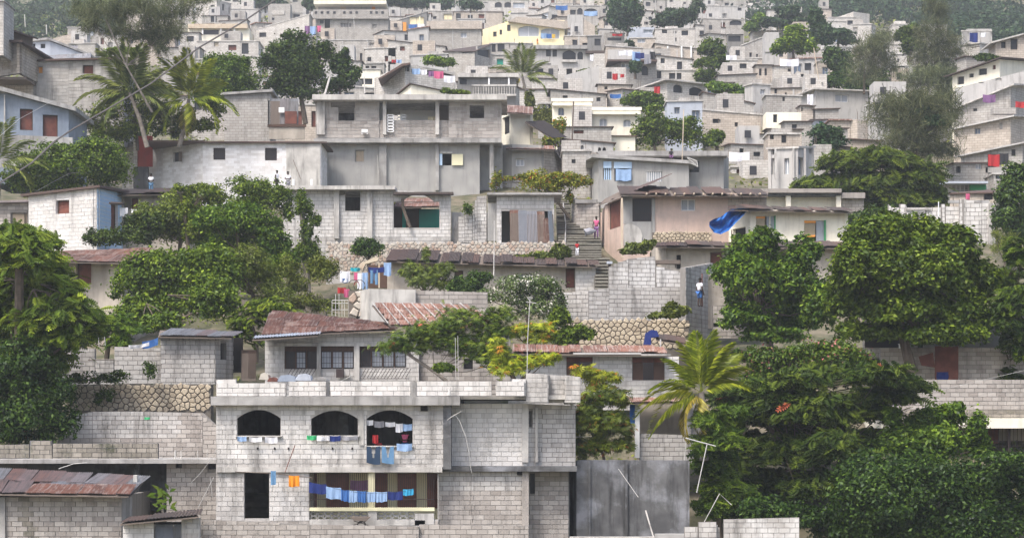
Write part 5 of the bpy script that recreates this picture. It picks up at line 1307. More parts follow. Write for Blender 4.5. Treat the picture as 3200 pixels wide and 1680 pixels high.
person('person in dark clothes crouching on the grey house roof', 1600, 255, 150, 149.5, 'cloth_black', 'cloth_purple', 'sit')
wire('roof_pole', 'tall thin pale pole standing on the grey house roof', 'pole', [(1712, 270, 149), (1728, -250, 149)], .05, 'wood_pale')
wire('light_pole', 'dark wooden utility pole beyond the pergola vine', 'pole', [(595, 330, 165), (620, -330, 165)], .09, 'wood_old')
wire('stay_wire', 'pale slanting stay left of the grey house', 'cable', [(590, 345, 162), (830, 80, 168)], .035, 'steel_white')
# left block
tile(0, 1)
H15 = Th('house', 'white block house with a pale blue gable side and painted stone base', 'house', 700, 1180, 118)
H15.wall([(288, 620, 119.5), (975, 540, 117), (1222, 590, 121)], 1030, [(562, 660, 696, 802, 'r'), (1115, 700, 1185, 995, 'R')], 'whitewash', (.50, .235), 'block_white', th=.25, closed=4, ext=0,
         bands=[(lambda x, y: x > 303, 'paint_blue')])
stones(H15, 290, 1030, 900, 1175, 118.6, 'stone_white', .34, 'mortar')
H15.box('base', 880, 1020, 1225, 1180, 119, .3, 'paint_blue')
H15.roof('tin_dark', .14, .35); H15.box('door_hood', 1095, 680, 1225, 695, 117.5, .8, 'tin_dark')
H16 = Th('house', 'low cream house with a brown shutter joined to the pale blue gable', 'house', 1600, 900, 121)
H16.wall([(1225, 612, 121), (1880, 590, 121)], 1100, [(1250, 640, 1320, 750, 'x'), (1322, 640, 1388, 752, 'r')], 'stucco_beige', th=.25, closed=4, ext=1); H16.tin(W(X(1150), Y(600), 120.3), W(X(1890), Y(590), 120.3), W(X(1880), Y(558), 124), W(X(1230), Y(560), 124), 7, 1, 'tin_dark', jit=.07)
for x0, y0, x1, y1, c, lb in ((1205, 735, 1285, 825, 'white', 'white shirt hung by the pale blue gable'), (1320, 750, 1392, 785, 'white', 'white cloth hung before the brown shutter'), (1390, 778, 1468, 855, 'orange', 'bright orange cloth hung over the bushes')): cloth(lb, x0, y0, x1, y1, 118, c, waves=2)
H17 = Th('house', 'beige block house with a brown window at the left edge', 'house', 100, 900, 122)
H17.wall([(-200, 700, 122), (285, 685, 122)], 1000, [(108, 785, 278, 910, 'p')], 'mortar', (.50, .235), 'block_warm', th=.25, closed=4, ext=1); H17.roof('tin_grey', .12, .4)
H18 = Th('house', 'stuccoed house with a rusty red sheet roof among the left trees', 'house', 900, 1352, 108)
H18.wall([(350, 1290, 109), (1232, 1285, 107.5), (1560, 1240, 112)], 1352 + 500, [(768, 1292, 918, 1352 + 155, 'r')], 'stucco_beige', th=.25, closed=5, ext=1)
H18.tin(W(X(330), Y(1262), 106.9), W(X(1290), Y(1285), 106.9), W(X(1580), Y(1145), 112.5), W(X(480), Y(1180), 112.5), 9, 2, 'tin_rust')
H18.box('side_panel', 1235, 1290, 1500, 1500, 108.2, .1, 'paint_slate')
tile(0, 0)
H19 = Th('house', 'slate-blue painted house with red windows beneath a slanting slab, upper left', 'house', 300, 1352, 138)
H19.wall([(-100, 960, 138), (60, 940, 138), (690, 1110, 139)], 1500, [(200, 1095, 330, 1310, 'r'), (430, 1155, 580, 1400, 'R')], 'paint_slate', th=.25, closed=6, ext=1); H19.box('band', 40, 955, 50, 1352, 137.8, .1, 'concrete_light')
H19.roof('concrete', .3, .5)
tile(0, 1)
H19.wall([(0, 0, 136.5), (730, 30, 136.5)], 190, (), 'concrete', th=.2, ext=1)
tile(0, 0)
H20 = Th('house', 'tan cantilevered block room with a white vent grid, upper left edge', 'house', 150, 800, 148)
H20.wall([(-100, 440, 149), (200, 440, 147), (470, 610, 153)], 785, [(90, 495, 190, 590, 'v')], 'far_beige', th=.25, closed=0)
H20.wall([(-100, 440, 149), (200, 440, 147)], 785, (), 'mortar', GB, 'block_warm', th=.2, name='front'); H20.box('floor_slab', -100, 775, 265, 800, 147.4, 3, 'wood_old')
H20.roof('tin_dark', .15, .3, foot=[W(X(-110), Y(430), 148), W(X(220), Y(430), 146.5), W(X(500), Y(600), 153), W(X(100), Y(560), 156)])
H20.box('under_wall', -100, 800, 330, 1000, 150, .2, 'far_beige')
H21 = Th('house', 'wide pale block house with two small brown windows behind the palm fronds', 'house', 700, 1000, 151)
H21.wall([(285, 625, 151), (690, 615, 151), (1250, 600, 151)], 1150, [(355, 665, 430, 740, 'o'), (832, 655, 938, 745, 'r')], 'mortar_light', GB, 'block', th=.25, closed=4, ext=1); H21.roof('tin_dark', .14, .3)
H22 = Th('house', 'grey-roofed house with small square windows below the left wood', 'house', 450, 600, 175)
H22.wall([(250, 430, 175), (500, 415, 175), (890, 560, 176)], 640, [(330, 440, 355, 490, 'd'), (408, 440, 455, 487, 'd')], 'paint_greyblue', th=.25, closed=3, ext=2); H22.roof('concrete', .2, .2)
H22.tin(W(X(270), Y(620), 171), W(X(900), Y(610), 171), W(X(640), Y(470), 180), W(X(420), Y(500), 180), 5, 2, 'tin_grey')
H23 = Th('shed', 'dark patched shack at the upper left edge with a blue sheet', 'shed', 60, 430, 150)
H23.wall([(-100, 290, 151), (30, 300, 150), (330, 380, 152)], 440, [(-60, 320, 20, 420, 'D')], 'wood_old', th=.2, ext=0); H23.box('blue_sheet', 22, 305, 66, 380, 149.7, .05, 'cloth_tarp')
H23.roof('tin_dark', .1, .3, foot=[W(X(-110), Y(280), 150), W(X(40), Y(285), 149), W(X(330), Y(385), 152), W(X(100), Y(340), 155)])
H24 = Th('house', 'sliver of a white block tower at the top left corner', 'house', 0, 220, 145); H24.wall([(-200, 10, 145), (35, 10, 145)], 225, (), 'far_white', closed=3, ext=1); H24.box('roof_slab', -200, 0, 42, 12, 144.8, 3.4, 'concrete')
tile(1, 0)
H25 = Th('house', 'grey block house and tin lean-to between the palms and the two-storey house', 'house', 300, 1352, 160)
H25.wall([(-320, 960, 160), (140, 930, 160)], 1352, [(120, 1010, 140, 1250, 'd')], 'far_grey', th=.25, closed=4, ext=2); H25.roof('concrete', .2, .3)
H25.tin(W(X(145), Y(1250), 158), W(X(420), Y(1250), 158), W(X(420), Y(1010), 158.1), W(X(145), Y(1010), 158.1), 3, 1, 'tin_grey', name='sheet_wall'); H25.box('notice', 228, 1080, 285, 1132, 157.8, .05, 'paint_white'); H25.box('door', 290, 1120, 410, 1245, 157.8, .05, 'wood_red')
H26 = Th('planter', 'large tan box parapet on dark legs at the white house roof', 'parapet', 300, 1352, 152); H26.box('panel', 130, 1275, 490, 1400, 152, .2, 'stucco_beige'); H26.box('rail', 115, 1250, 500, 1276, 151.9, .3, 'wood_brown')
tile(1, 2)
MW = Th('plaster_wall', 'small block wall glimpsed on the slope beneath the slim tree', 'wall', 600, 230, 108); MW.wall([(-200, 300, 110), (700, 400, 108)], 520, (), 'stone_joint_riser_shade', None, ext=1)
# ------------------------------------------------------------------ the far hillside, house by house
FAR = []
CM = {'g': 'far_grey', 'w': 'far_white', 'b': 'far_beige', 'y': 'paint_yellow', 's': 'far_smooth', 'd': 'far_dark', 'l': 'paint_greyblue', 'p': 'paint_pink', 'c': 'paint_cream'}
CN = {'g': 'grey block', 'w': 'whitish block', 'b': 'beige block', 'y': 'yellow painted', 's': 'smooth concrete', 'd': 'dark grey', 'l': 'blue-grey', 'p': 'pinkish', 'c': 'cream painted'}
def hh(x0, y0, x1, y1, c='g', wins=(), xc=None, roof='s', D=None, tl=None, tr=None, ext=5, label=None, dep=None, over=.25, bal=None):
    """one far house in tile pixels. xc: the near corner; tl/tr: top rows at the ends (sloping)"""
    D = D or Dg(Y(y1)); k = D / F * SCL
    if label is None and xc is None and tl is None and tr is None and roof in 'stl': q = R.uniform(-.035, .035) * (x1 - x0); tl, tr = y0 + max(0, q), y0 + max(0, -q)
    wins = list(wins); u1 = F / D / SCL          # pixels per metre in this tile
    if label is None and len(wins) < 3 and roof != 'n' or (label is None and not wins and R.random() < .4):
        for _ in range(R.choice((2, 3, 4)) if x1 - x0 > 5 * u1 else R.choice((1, 2))):
            ww, wh = R.uniform(.4, .75) * u1, R.uniform(.8, 1.1) * u1; cx = R.uniform(x0 + ww * 1.5, x1 - ww * 1.5); top = max(y0, tl or y0, tr or y0) + .5 * u1
            if top + wh > y1 - .5 * u1: continue
            wy = top + (R.random() < .3) * max(0, min(1.2 * u1, y1 - top - wh - 4))
            if any(w[0] - ww < cx + ww and w[2] + ww > cx - ww for w in wins) or (xc and abs(cx - xc) < ww * 1.3): continue
            wins.append((cx - ww, wy, cx + ww, wy + wh, R.choice(('d', 'd', 'd', 'D', 'r', 'v', 'w', 'ad'))))
    th = Th('house', label or '', 'house', (x0 + x1) / 2, y1, D)
    w = (x1 - x0) * k
    if xc is not None and x0 < xc < x1:
        a, b = (xc - x0) * k, (x1 - xc) * k; t = math.atan2(b, a); t = max(.25, min(1.3, t))
        dl, dr_ = a * math.tan(t) * .8, b / math.tan(t) * .8
        dl, dr_ = min(dl, 7), min(dr_, 7)
        pts = [(x0, tl if tl is not None else y0 + (dl / D) * (HY - Y(y0)) / SCL * .9, D + dl), (xc, y0, D), (x1, tr if tr is not None else y0 + (dr_ / D) * (HY - Y(y0)) / SCL * .9, D + dr_)]
        closed = 1
    else:
        pts = [(x0, tl if tl is not None else y0, D), (x1, tr if tr is not None else y0, D)]; closed = dep or min(6, max(3, w * .7))
    th.wall(pts, y1, wins, CM[c], th=.28, closed=closed, ext=ext, rise=.06 if roof == 't' else 0)
    over = over * .5 if over < .3 else over
    if roof == 's': th.roof('far_smooth', .13, over)
    elif roof == 't': th.roof('tin_dark', .08, over + .08)
    elif roof == 'r': th.roof('tin_rust', .14, over + .1)
    elif roof == 'l': th.roof('concrete_light', .15, over)
    elif roof == 'y': th.roof('paint_cream', .3, over)
    if roof in 'snl' and R.random() < .55:       # bars left standing for the next storey
        for _ in range(R.choice((2, 3, 4))):
            q = R.choice(th.foot[:4]).lerp(R.choice(th.foot[:4]), R.uniform(0, .25)); m = MB(); h_ = R.uniform(.5, 1.1)
            m.tube([q, q + Vector((R.uniform(-.08, .08), 0, h_))], .025 * D / 200, 3); m.build('rebar', 'wood_old', th.root)
    tp = max(y0, tl or y0, tr or y0); wm, hm = (x1 - x0) / u1, (y1 - tp) / u1
    if label is None and xc is None:
        if hm > 4.2: th.box('floor_band', x0 - .1 * u1, tp + 2.7 * u1, x1 + .1 * u1, tp + 2.86 * u1, D - .12, .12, R.choice(('concrete', 'far_smooth')))
        if wm > 5 and R.random() < .6:
            for f in ((.5,) if wm < 9 else (.33, .67)): xx = x0 + (x1 - x0) * (f + R.uniform(-.06, .06)); th.box('pilaster', xx - .1 * u1, tp + .02 * u1, xx + .1 * u1, y1, D - .07, .07, 'far_smooth')
    if label is None and wm > 4 and R.random() < .5 and roof in 'sltr' and abs((tl or y0) - (tr or y0)) < u1 * .6:
        a_ = x0 + (x1 - x0) * R.uniform(0, .45); b_ = a_ + R.uniform(1.8, 3.2) * u1; h_ = R.uniform(1.6, 2.3) * u1; mm = R.choice(('far_grey', 'far_white', 'far_beige', 'far_smooth'))
        rm = th.box('roof_room', a_, tp - h_, b_, tp - .02 * u1, D + R.uniform(.6, 2), 2.5, mm); th.box('window', a_ + .6 * u1, tp - h_ * .75, a_ + 1.2 * u1, tp - h_ * .35, D + .55, .06, 'window_dark', rm)
    if roof in 'sl' and R.random() < .35:
        q = th.foot[0].lerp(th.foot[2], R.uniform(.3, .6)); q.z = max(f.z for f in th.foot) + .2; m = MB(); a_ = R.uniform(.4, 1.1)
        m.box(q.x - a_, q.y - .5, q.z, q.x + a_, q.y + .5, q.z + R.uniform(.25, .8)); m.build('roof_parapet', R.choice(('far_grey', 'far_white')), th.root)
    th.rect = (X(x0), Y(min(y0, tl or y0, tr or y0)), X(x1), Y(y1)); th.c = c; th.nw = len(wins); th.roofk = roof; th.auto = label is None
    FAR.append(th); return th
tile(1, 0)
hh(340, -40, 500, 130, 'g'); hh(120, 40, 345, 235, 'g', [(160, 180, 185, 205, 'd')], roof='n')
hh(0, 150, 545, 420, 'w', (), xc=535, tl=300, roof='l'); hh(350, 130, 540, 190, 'g', [(375, 145, 440, 180, 'd')])
rt = hh(600, 190, 1330, 405, 'g', [(640, 205, 680, 240, 'd'), (690, 195, 745, 298, 'D'), (850, 233, 960, 275, 'v'), (1168, 245, 1215, 288, 'v')], label='broad grey house with a holed parapet and an orange door above it')
rt.box('parapet', 575, 98, 1330, 190, rt.D - .6, .2, 'far_grey'); rt.box('upper_wall', 625, 30, 1300, 100, rt.D + 2, 4, 'far_smooth'); rt.box('roof_slab', 580, 5, 1310, 42, rt.D - .4, 7, 'paint_cream')
for x in (590, 650, 710, 775, 875, 940, 1000, 1145, 1200, 1260): rt.box('parapet_hole_shade', x, 115, x + 26, 140, rt.D - .64, .05, 'window_dark')  # dark squares on the parapet paint the shade in its holes
rt.box('door', 1165, 45, 1200, 100, rt.D + 1.95, .05, 'orange_paint'); rt.box('shutter', 850, 55, 905, 100, rt.D + 1.95, .05, 'wood_pale')
hh(630, 405, 1330, 640, 'g', [(700, 520, 730, 600, 'd'), (930, 520, 962, 600, 'd'), (1045, 535, 1070, 610, 'd'), (1140, 430, 1215, 460, 'v')])
hh(1330, 395, 1905, 645, 'w', [(1448, 468, 1497, 512, 'r'), (1712, 485, 1780, 540, 'r')], tl=405, tr=470, roof='t')
hh(1095, 485, 1405, 645, 'w', [(1295, 562, 1362, 620, 'r'), (1410 - 45, 570, 1400, 610, 'd'), (1120, 575, 1160, 620, 'd')], roof='l')
hh(1100, 640, 1290, 720, 'g', [(1100, 665, 1140, 700, 'd'), (1160, 665, 1210, 705, 'd')], roof='l'); hh(1010, 700, 1250, 905, 'c', [(1040, 790, 1170, 850, 'd')])
hg = hh(1190, 640, 2010, 905, 'w', [(1490, 650, 1545, 720, 'd'), (1565, 690, 2000, 760, 'd')], xc=1500, tl=790, tr=760, roof='n', label='white block gable house with a dark sloping roof and washing on its long balcony', D=205)
prism(hg, 'roof', [(1228, 790), (1470, 640), (1550, 630), (1545, 650), (1475, 665), (1240, 800)], 204, 5, 'tin_dark')
hh(1420, 850, 1940, 975, 'c', (), xc=1560, tl=960, tr=930, roof='t', D=190)
pg = hh(2030, 790, 2620, 965, 'd', [(2050, 790, 2120, 850, 'd')], roof='n', label='low porch with pale posts and a long balustrade right of the white gable house', D=212)
pg.box('roof_slab', 2030, 735, 2640, 775, pg.D - .5, 6, 'concrete_light')
for x in (2335, 2535): pg.box('column', x, 775, x + 16, 870, pg.D - .4, .2, 'paint_white')
for x in range(2180, 2610, 26): pg.box('baluster', x, 870, x + 10, 945, pg.D - .5, .12, 'concrete_light')
pg.box('rail', 2170, 850, 2620, 868, pg.D - .55, .25, 'concrete_light'); pg.box('rail', 2170, 945, 2620, 965, pg.D - .55, .25, 'concrete_light')
hh(1890, 520, 2365, 740, 'g', [(2228, 462, 2352, 570, 'd'), (2070, 510, 2180, 535, 'd')], xc=2200, tl=520, tr=450, roof='t'); hh(1935, 600, 2095, 725, 'w', [(1988, 680, 2030, 712, 'd')])
hh(1735, 290, 2265, 480, 'g', [(2060, 330, 2120, 380, 'w')], roof='n'); FAR[-1].box('roof_slab', 1715, 212, 2275, 292, FAR[-1].D - .4, 6, 'far_beige')
og = hh(1345, 190, 1720, 350, 'd', [(1540, 170, 1690, 245, 'y')], tl=230, tr=120, roof='l', label='grey house with a yellow bay and an orange-yellow door panel under a slanting slab'); og.box('door', 1435, 225, 1512, 330, og.D - .3, .1, 'orange_paint'); og.box('balcony', 1535, 245, 1700, 330, og.D - .7, .6, 'far_smooth'); og.box('column', 1638, 170, 1655, 250, og.D - .6, .15, 'paint_trim')
hh(1690, 110, 1995, 215, 'g', [(1885, 140, 1975, 200, 'y'), (1780, 165, 1815, 195, 'd')], roof='l'); hh(1990, 120, 2480, 225, 'b', [(2012, 135, 2060, 205, 'd'), (2130, 150, 2180, 210, 'd')], roof='t')
hh(2215, 5, 2620, 130, 'w', [(2270, 22, 2345, 68, 'ad'), (2402, 22, 2472, 78, 'ad'), (2498, 22, 2572, 78, 'ad')], roof='l'); hh(1660, 50, 2045, 120, 'g', [(1950, 60, 1990, 100, 'd')])
yv = hh(2275, 195, 2620, 450, 'y', [(2525, 250, 2560, 315, 'd'), (2450, 300, 2475, 350, 'd'), (2385, 320, 2420, 370, 'd')], xc=2610, tl=300, roof='n', D=Dg(140), label='yellow side wing of the pale villa, seen along its gable')
hh(2355, 435, 2600, 545, 'g', [(2370, 440, 2410, 525, 'd'), (2430, 435, 2500, 520, 'd')]); hh(2365, 555, 2570, 720, 'w', [(2420, 590, 2490, 655, 't')])
tile(2, 0)
vv = hh(0, 205, 530, 450, 'y', [(62, 260, 272, 368, 'aw', .25), (288, 282, 478, 392, 'aw', .25)], roof='n', D=Dg(140), label='pale yellow villa with two wide many-sided white windows'); prism(vv, 'roof', [(-40, 215), (50, 170), (560, 215), (565, 285), (530, 292)], vv.D - .6, 6, 'far_beige')
vv.box('ledge', 0, 430, 535, 455, vv.D - .6, 1.5, 'paint_trim')
hh(-10, 0, 165, 205, 'w', [(10, 28, 130, 82, 'w')], roof='l'); hh(255, 60, 570, 210, 'w', [(268, 130, 400, 190, 'w'), (400, 150, 490, 210, 'd')], tl=110, tr=110, xc=370, roof='t')
hh(560, 60, 900, 205, 'g', [(535, 100, 640, 160, 'd'), (655, 82, 712, 150, 'ad'), (722, 88, 862, 165, 'ad')], roof='l'); hh(560, 150, 720, 335, 's', roof='n'); hh(715, 200, 835, 335, 'b', (), tl=190, tr=260, roof='n')
hh(530, 365, 835, 485, 'b', [(608, 400, 658, 460, 'd')], roof='l'); hh(760, 360, 900, 490, 'd', [(830, 390, 890, 460, 'd')], roof='s')
av = hh(200, 490, 985, 695, 's', [(245, 478, 305, 505, 'ad'), (343, 482, 392, 570, 'ad'), (408, 486, 452, 572, 'ad'), (508, 505, 642, 600, 'ad', .35), (658, 520, 714, 600, 'ad')], tl=470, tr=520, roof='n', label='long smooth grey house pierced by four dark arches')
av.box('roof_slab', 100, 455, 760, 492, av.D - .6, 6, 'concrete'); av.box('roof_slab', 740, 510, 985, 538, av.D - .6, 5, 'tin_dark'); av.box('balcony', 500, 600, 650, 625, av.D - .4, .3, 'concrete_light')
hh(380, 690, 745, 805, 'w', [(395, 660, 472, 715, 'd'), (548, 690, 606, 790, 'D')], roof='n'); hh(200, 790, 560, 905, 'w', roof='t'); hh(530, 690, 875, 865, 's', (), tl=760, tr=660, roof='n'); hh(865, 850, 1200, 965, 'b', [(930, 870, 960, 900, 'd')], roof='t')
hh(960, 600, 1455, 850, 'g', [(1100, 640, 1192, 690, 'w'), (1305, 660, 1372, 760, 'ad')], xc=1100, roof='n'); FAR[-1].box('balcony', 965, 500, 1425, 605, FAR[-1].D - .5, .3, 'far_smooth'); FAR[-1].box('roof_slab', 960, 598, 1460, 618, FAR[-1].D - .6, 5, 'tin_dark')
hh(1455, 575, 1815, 715, 'w', [(1495, 588, 1537, 638, 'd'), (1660, 620, 1712, 700, 'd')], tl=560, tr=600, roof='t'); hh(1450, 712, 1845, 835, 'w', [(1458, 712, 1502, 790, 'd'), (1580, 735, 1642, 795, 'd'), (1658, 735, 1705, 798, 'd')], roof='l')
hh(1440, 455, 1905, 575, 'b', [(1450, 480, 1502, 550, 'r'), (1862, 500, 1900, 555, 'd')], tl=440, tr=500, roof='t'); cl_ = FAR[-1]
for x in (1560, 1700, 1795): cl_.box('column', x, 465, x + 14, 580, cl_.D - .4, .3, 'paint_white')
hh(1440, 290, 1835, 470, 'w', [(1508, 300, 1562, 337, 'd'), (1705, 308, 1772, 357, 'd'), (1640, 380, 1656, 420, 'd'), (1625, 312, 1655, 340, 'd')], roof='l'); hh(1185, 385, 1440, 500, 'b', [(1262, 375, 1342, 432, 'w')], roof='l'); hh(1150, 275, 1440, 385, 'l', [(1320, 300, 1420, 340, 'w')], roof='n')
hh(925, 335, 1130, 445, 'g', [(960, 380, 1100, 410, 'd')], roof='n'); hh(1300, 110, 1460, 270, 'w', [(1372, 170, 1412, 202, 'd'), (1325, 220, 1370, 250, 'd')], xc=1330, roof='t'); hh(1330, 0, 1555, 110, 'g', [(1420, 0, 1455, 30, 'd'), (1485, 60, 1510, 90, 'd')])
hh(1545, -20, 1800, 110, 'w', [(1585, 0, 1618, 22, 'd'), (1725, 20, 1750, 45, 'd')], roof='t'); hh(1900, 60, 2345, 190, 's', [(2270, 80, 2310, 110, 'd')], roof='l'); hh(1920, 190, 2335, 345, 'g', [(2190, 205, 2310, 255, 'ad'), (1960, 230, 1990, 260, 'd')], roof='l')
hh(1850, 240, 2140, 400, 'w', (), tl=250, tr=280, roof='t'); hh(1890, 340, 2165, 440, 'w', (), xc=1980, roof='t'); hh(2165, 345, 2325, 440, 'd', [(2175, 360, 2300, 420, 'd')], roof='l')
hh(2130, -20, 2385, 120, 'g', [(2140, 30, 2180, 70, 'd')], roof='l'); hh(2300, 60, 2545, 160, 'w', [(2370, 80, 2400, 120, 'd')], roof='l'); hh(2310, 380, 2600, 610, 'g', [(2538, 390, 2568, 440, 'ad'), (2388, 530, 2412, 575, 'd'), (2455, 545, 2475, 575, 'd')], tl=460, tr=350, roof='l')
hh(2100, 610, 2465, 755, 'w', [(2162, 670, 2198, 727, 'd'), (2290, 640, 2360, 690, 'd')], roof='l'); hh(2455, 655, 2620, 845, 'b', [(2485, 690, 2510, 760, 'd'), (2540, 690, 2565, 760, 'd')], roof='t'); hh(2070, 760, 2455, 905, 'g', (), tl=760, tr=745, roof='t')
ga = hh(1310, 820, 1950, 1060, 'w', [(1428, 865, 1488, 945, 'd'), (1622, 852, 1718, 935, 'ad'), (1782, 878, 1925, 965, 'ad', .3)], xc=1560, tl=900, tr=860, roof='l', label='grey house with two round-arched openings and a balustraded corner balcony', over=.6)
ga.box('balcony', 1775, 1000, 1950, 1018, ga.D + 1.0, .3, 'concrete_light')
for x in range(1782, 1945, 22): ga.box('baluster', x, 965, x + 9, 1002, ga.D + 1.1, .12, 'concrete_light')
hh(1560, 1020, 1915, 1285, 'l', [(1632, 1080, 1688, 1147, 'g'), (1808, 1110, 1890, 1217, 'g')], roof='l', D=Dg(400)); hh(1925, 940, 2430, 1115, 'g', [(2045, 960, 2092, 1030, 'd'), (2250, 1010, 2288, 1065, 'd')], tl=930, tr=1040, roof='t', D=206); hh(1915, 1115, 2510, 1335, 'b', [(2018, 1195, 2082, 1240, 'd'), (2240, 1230, 2272, 1275, 'd'), (2080, 1200, 2098, 1240, 'w')], tl=1110, tr=1160, roof='l', D=197)
hh(2340, 850, 2600, 1100, 's', [(2498, 900, 2548, 950, 'w')], xc=2420, roof='l'); hh(955, 900, 1310, 1085, 'g', (), xc=1110, roof='t'); hh(390, 930, 945, 1085, 'g', [(510, 960, 560, 1010, 'd'), (850, 980, 890, 1020, 'd')], tl=900, tr=950, roof='t')
y1 = hh(410, 1020, 800, 1290, 'c', [(463, 1080, 525, 1162, 'ag'), (618, 1100, 668, 1182, 'aw')], roof='y', label='cream yellow house with arched windows, left block of the pair', D=192); y1.box('cornice', 405, 1035, 805, 1062, y1.D - .5, .4, 'paint_cream')
y2 = hh(770, 1110, 1290, 1420, 'c', [(878, 1190, 958, 1272, 'aw'), (1118, 1203, 1198, 1278, 'aw')], roof='y', label='cream yellow house with two pale arched windows, right block of the pair', D=188); y2.box('cornice', 765, 1120, 1295, 1150, y2.D - .5, .4, 'paint_cream')
hh(265, 1045, 412, 1180, 'g', [(310, 1050, 350, 1110, 'g'), (365, 1050, 395, 1140, 'd')]); hh(480, 1280, 1000, 1400, 'g', [(620, 1310, 720, 1345, 'r')], roof='t', D=184)
hh(-20, 440, 205, 660, 'g', [(20, 520, 60, 570, 'd')], roof='l'); hh(2270, 590, 2520, 655, 'b', roof='l'); hh(820, 540, 985, 700, 'w', [(785, 560, 815, 610, 'd')], roof='n')
hh(1290, 880, 1500, 1050, 'g', roof='n'); hh(0, 640, 380, 800, 'g', [(100, 690, 140, 730, 'd')]); hh(-30, 900, 420, 1050, 'w', [(350, 930, 390, 975, 'd')], roof='t')
tile(3, 0)
hh(-30, 325, 112, 695, 's', roof='n'); hh(60, 665, 300, 775, 'w', [(198, 690, 252, 722, 'd')], roof='t'); hh(290, 690, 445, 790, 'w', [(330, 745, 360, 775, 'd'), (380, 750, 410, 780, 'd')], tl=715, tr=760, roof='n'); hh(68, 785, 500, 880, 'g', [(350, 800, 400, 850, 'd')], roof='n')
hh(0, 880, 490, 975, 'b', [(65, 890, 92, 942, 'd'), (170, 930, 190, 970, 'd')], roof='t'); hh(-20, 960, 335, 1135, 'g', [(145, 975, 170, 1020, 'd')], roof='l')
hh(320, 905, 1010, 1080, 's', [(388, 935, 455, 1045, 'w')], xc=485, roof='l', over=.5); FAR[-1].box('dark_wall', 495, 905, 1000, 1160, FAR[-1].D + 3, .3, 'far_dark')  # right face is a wall in darker grey
hh(330, 1065, 470, 1205, 'b', [(335, 1075, 350, 1120, 'd')], roof='t'); hh(455, 1095, 710, 1205, 'g', roof='t'); hh(-20, 1130, 335, 1270, 'c', [(52, 1150, 92, 1232, 'd')], roof='n')
hh(440, 1205, 635, 1290, 'l', [(515, 1215, 555, 1270, 't')], roof='t'); hh(625, 1215, 825, 1315, 'b', [(705, 1265, 730, 1310, 'd')], roof='r'); hh(810, 1200, 1010, 1320, 'b', xc=900, roof='n'); hh(170, 1225, 445, 1300, 'g', [(240, 1250, 290, 1290, 'd')], roof='t'); hh(0, 1300, 340, 1400, 'b', roof='t')
hh(710, 120, 1022, 230, 'w', xc=860, tl=170, roof='n'); hh(590, 180, 925, 335, 'w', [(638, 210, 682, 247, 'd'), (690, 210, 762, 240, 'd')], roof='l'); hh(840, 245, 1085, 425, 'w', [(1028, 270, 1052, 322, 'd')], xc=1040, roof='l'); hh(440, 90, 640, 200, 'b', roof='t'); hh(0, 100, 120, 200, 'w', [(60, 150, 100, 190, 'd')], roof='t')
hh(485, 470, 1000, 610, 'w', (), xc=640, roof='l'); hh(825, 600, 1190, 760, 'b', [(860, 610, 880, 700, 'd')], roof='t'); hh(1180, 450, 1400, 560, 'w', roof='l'); hh(1240, 545, 1400, 665, 'w', [(1300, 590, 1320, 630, 'd')], roof='l'); hh(1170, 665, 1460, 770, 'w', [(1280, 650, 1380, 680, 'd')], roof='l'); hh(1150, 775, 1700, 870, 'g', roof='l')
hh(1060, 870, 1200, 1020, 'b', roof='l'); hh(1250, 250, 1420, 380, 'w', [(1300, 300, 1340, 350, 'd')], roof='l'); hh(1500, 260, 1800, 400, 'w', [(1540, 270, 1600, 300, 'd')], roof='l')
# right-hand spur: nearer houses
hs_ = hh(1940, 440, 2310, 575, 'w', [(2040, 470, 2130, 480, 'd')], xc=2130, roof='l', D=215); 
for x in (1950, 2010, 2135, 2240): hs_.box('pergola_post', x, 315, x + 14, 420, 214, .15, 'concrete_light')
hs_.box('pergola_beam', 1945, 305, 2255, 318, 213.8, .2, 'concrete_light')
hh(1900, 570, 2200, 715, 'g', xc=1990, roof='t', D=208); hh(2290, 400, 2700, 600, 'b', [(2345, 420, 2392, 485, 'd'), (2440, 390, 2512, 500, 'd')], tl=430, tr=320, roof='l', D=203, over=.6)
hh(1855, 600, 2700, 960, 'c', [(1905, 770, 1972, 850, 'd'), (2022, 740, 2068, 782, 'd'), (2118, 690, 2202, 755, 'd'), (2258, 655, 2290, 700, 'r')], xc=2330, tl=760, tr=625, roof='t', D=192, label='cream house with dark sloping roof and four openings rising rightward, at the right edge', over=.6); FAR[-1].wall([(1880, 890, 190.6), (2640, 700, 190.6)], 1110, [(2120, 785, 2172, 835, 'av'), (2290, 745, 2352, 820, 'av')], 'far_smooth', th=.2, ext=3)
hh(1885, 880, 2700, 1320, 'g', [(2065, 1090, 2105, 1120, 'd'), (2490, 1040, 2575, 1075, 'D')], xc=2440, tl=1100, tr=885, roof='l', D=184, over=.5); hh(1870, 1185, 2700, 1500, 'b', [(2078, 1288, 2138, 1350, 'g'), (2330, 1240, 2360, 1300, 'v')], xc=2440, tl=1305, tr=1190, roof='s', D=177, over=.5)
tile(3, 1)
hh(0, 140, 460, 450, 's', [(30, 240, 66, 405, 'g'), (165, 240, 212, 400, 'w'), (282, 230, 357, 410, 'g'), (415, 150, 455, 200, 'd'), (30, 150, 62, 205, 'd')], xc=300, tl=150, tr=135, roof='l'); cg = FAR[-1]
for x in (68, 250, 365): cg.box('column', x, 140, x + 16, 440, cg.D - .1, .25, 'concrete_light')
hh(820, 55, 1145, 190, 'b', tl=50, tr=70, roof='t'); hh(600, 130, 825, 230, 'g', roof='t'); hh(0, 0, 320, 120, 'b', [(135, 0, 185, 85, 'd'), (20, 0, 60, 50, 'd')], roof='l'); hh(460, 100, 640, 260, 'g', [(420, 150, 470, 200, 'd')], roof='n'); hh(560, -60, 800, 60, 'g', [(650, -20, 690, 20, 'd')], roof='t')
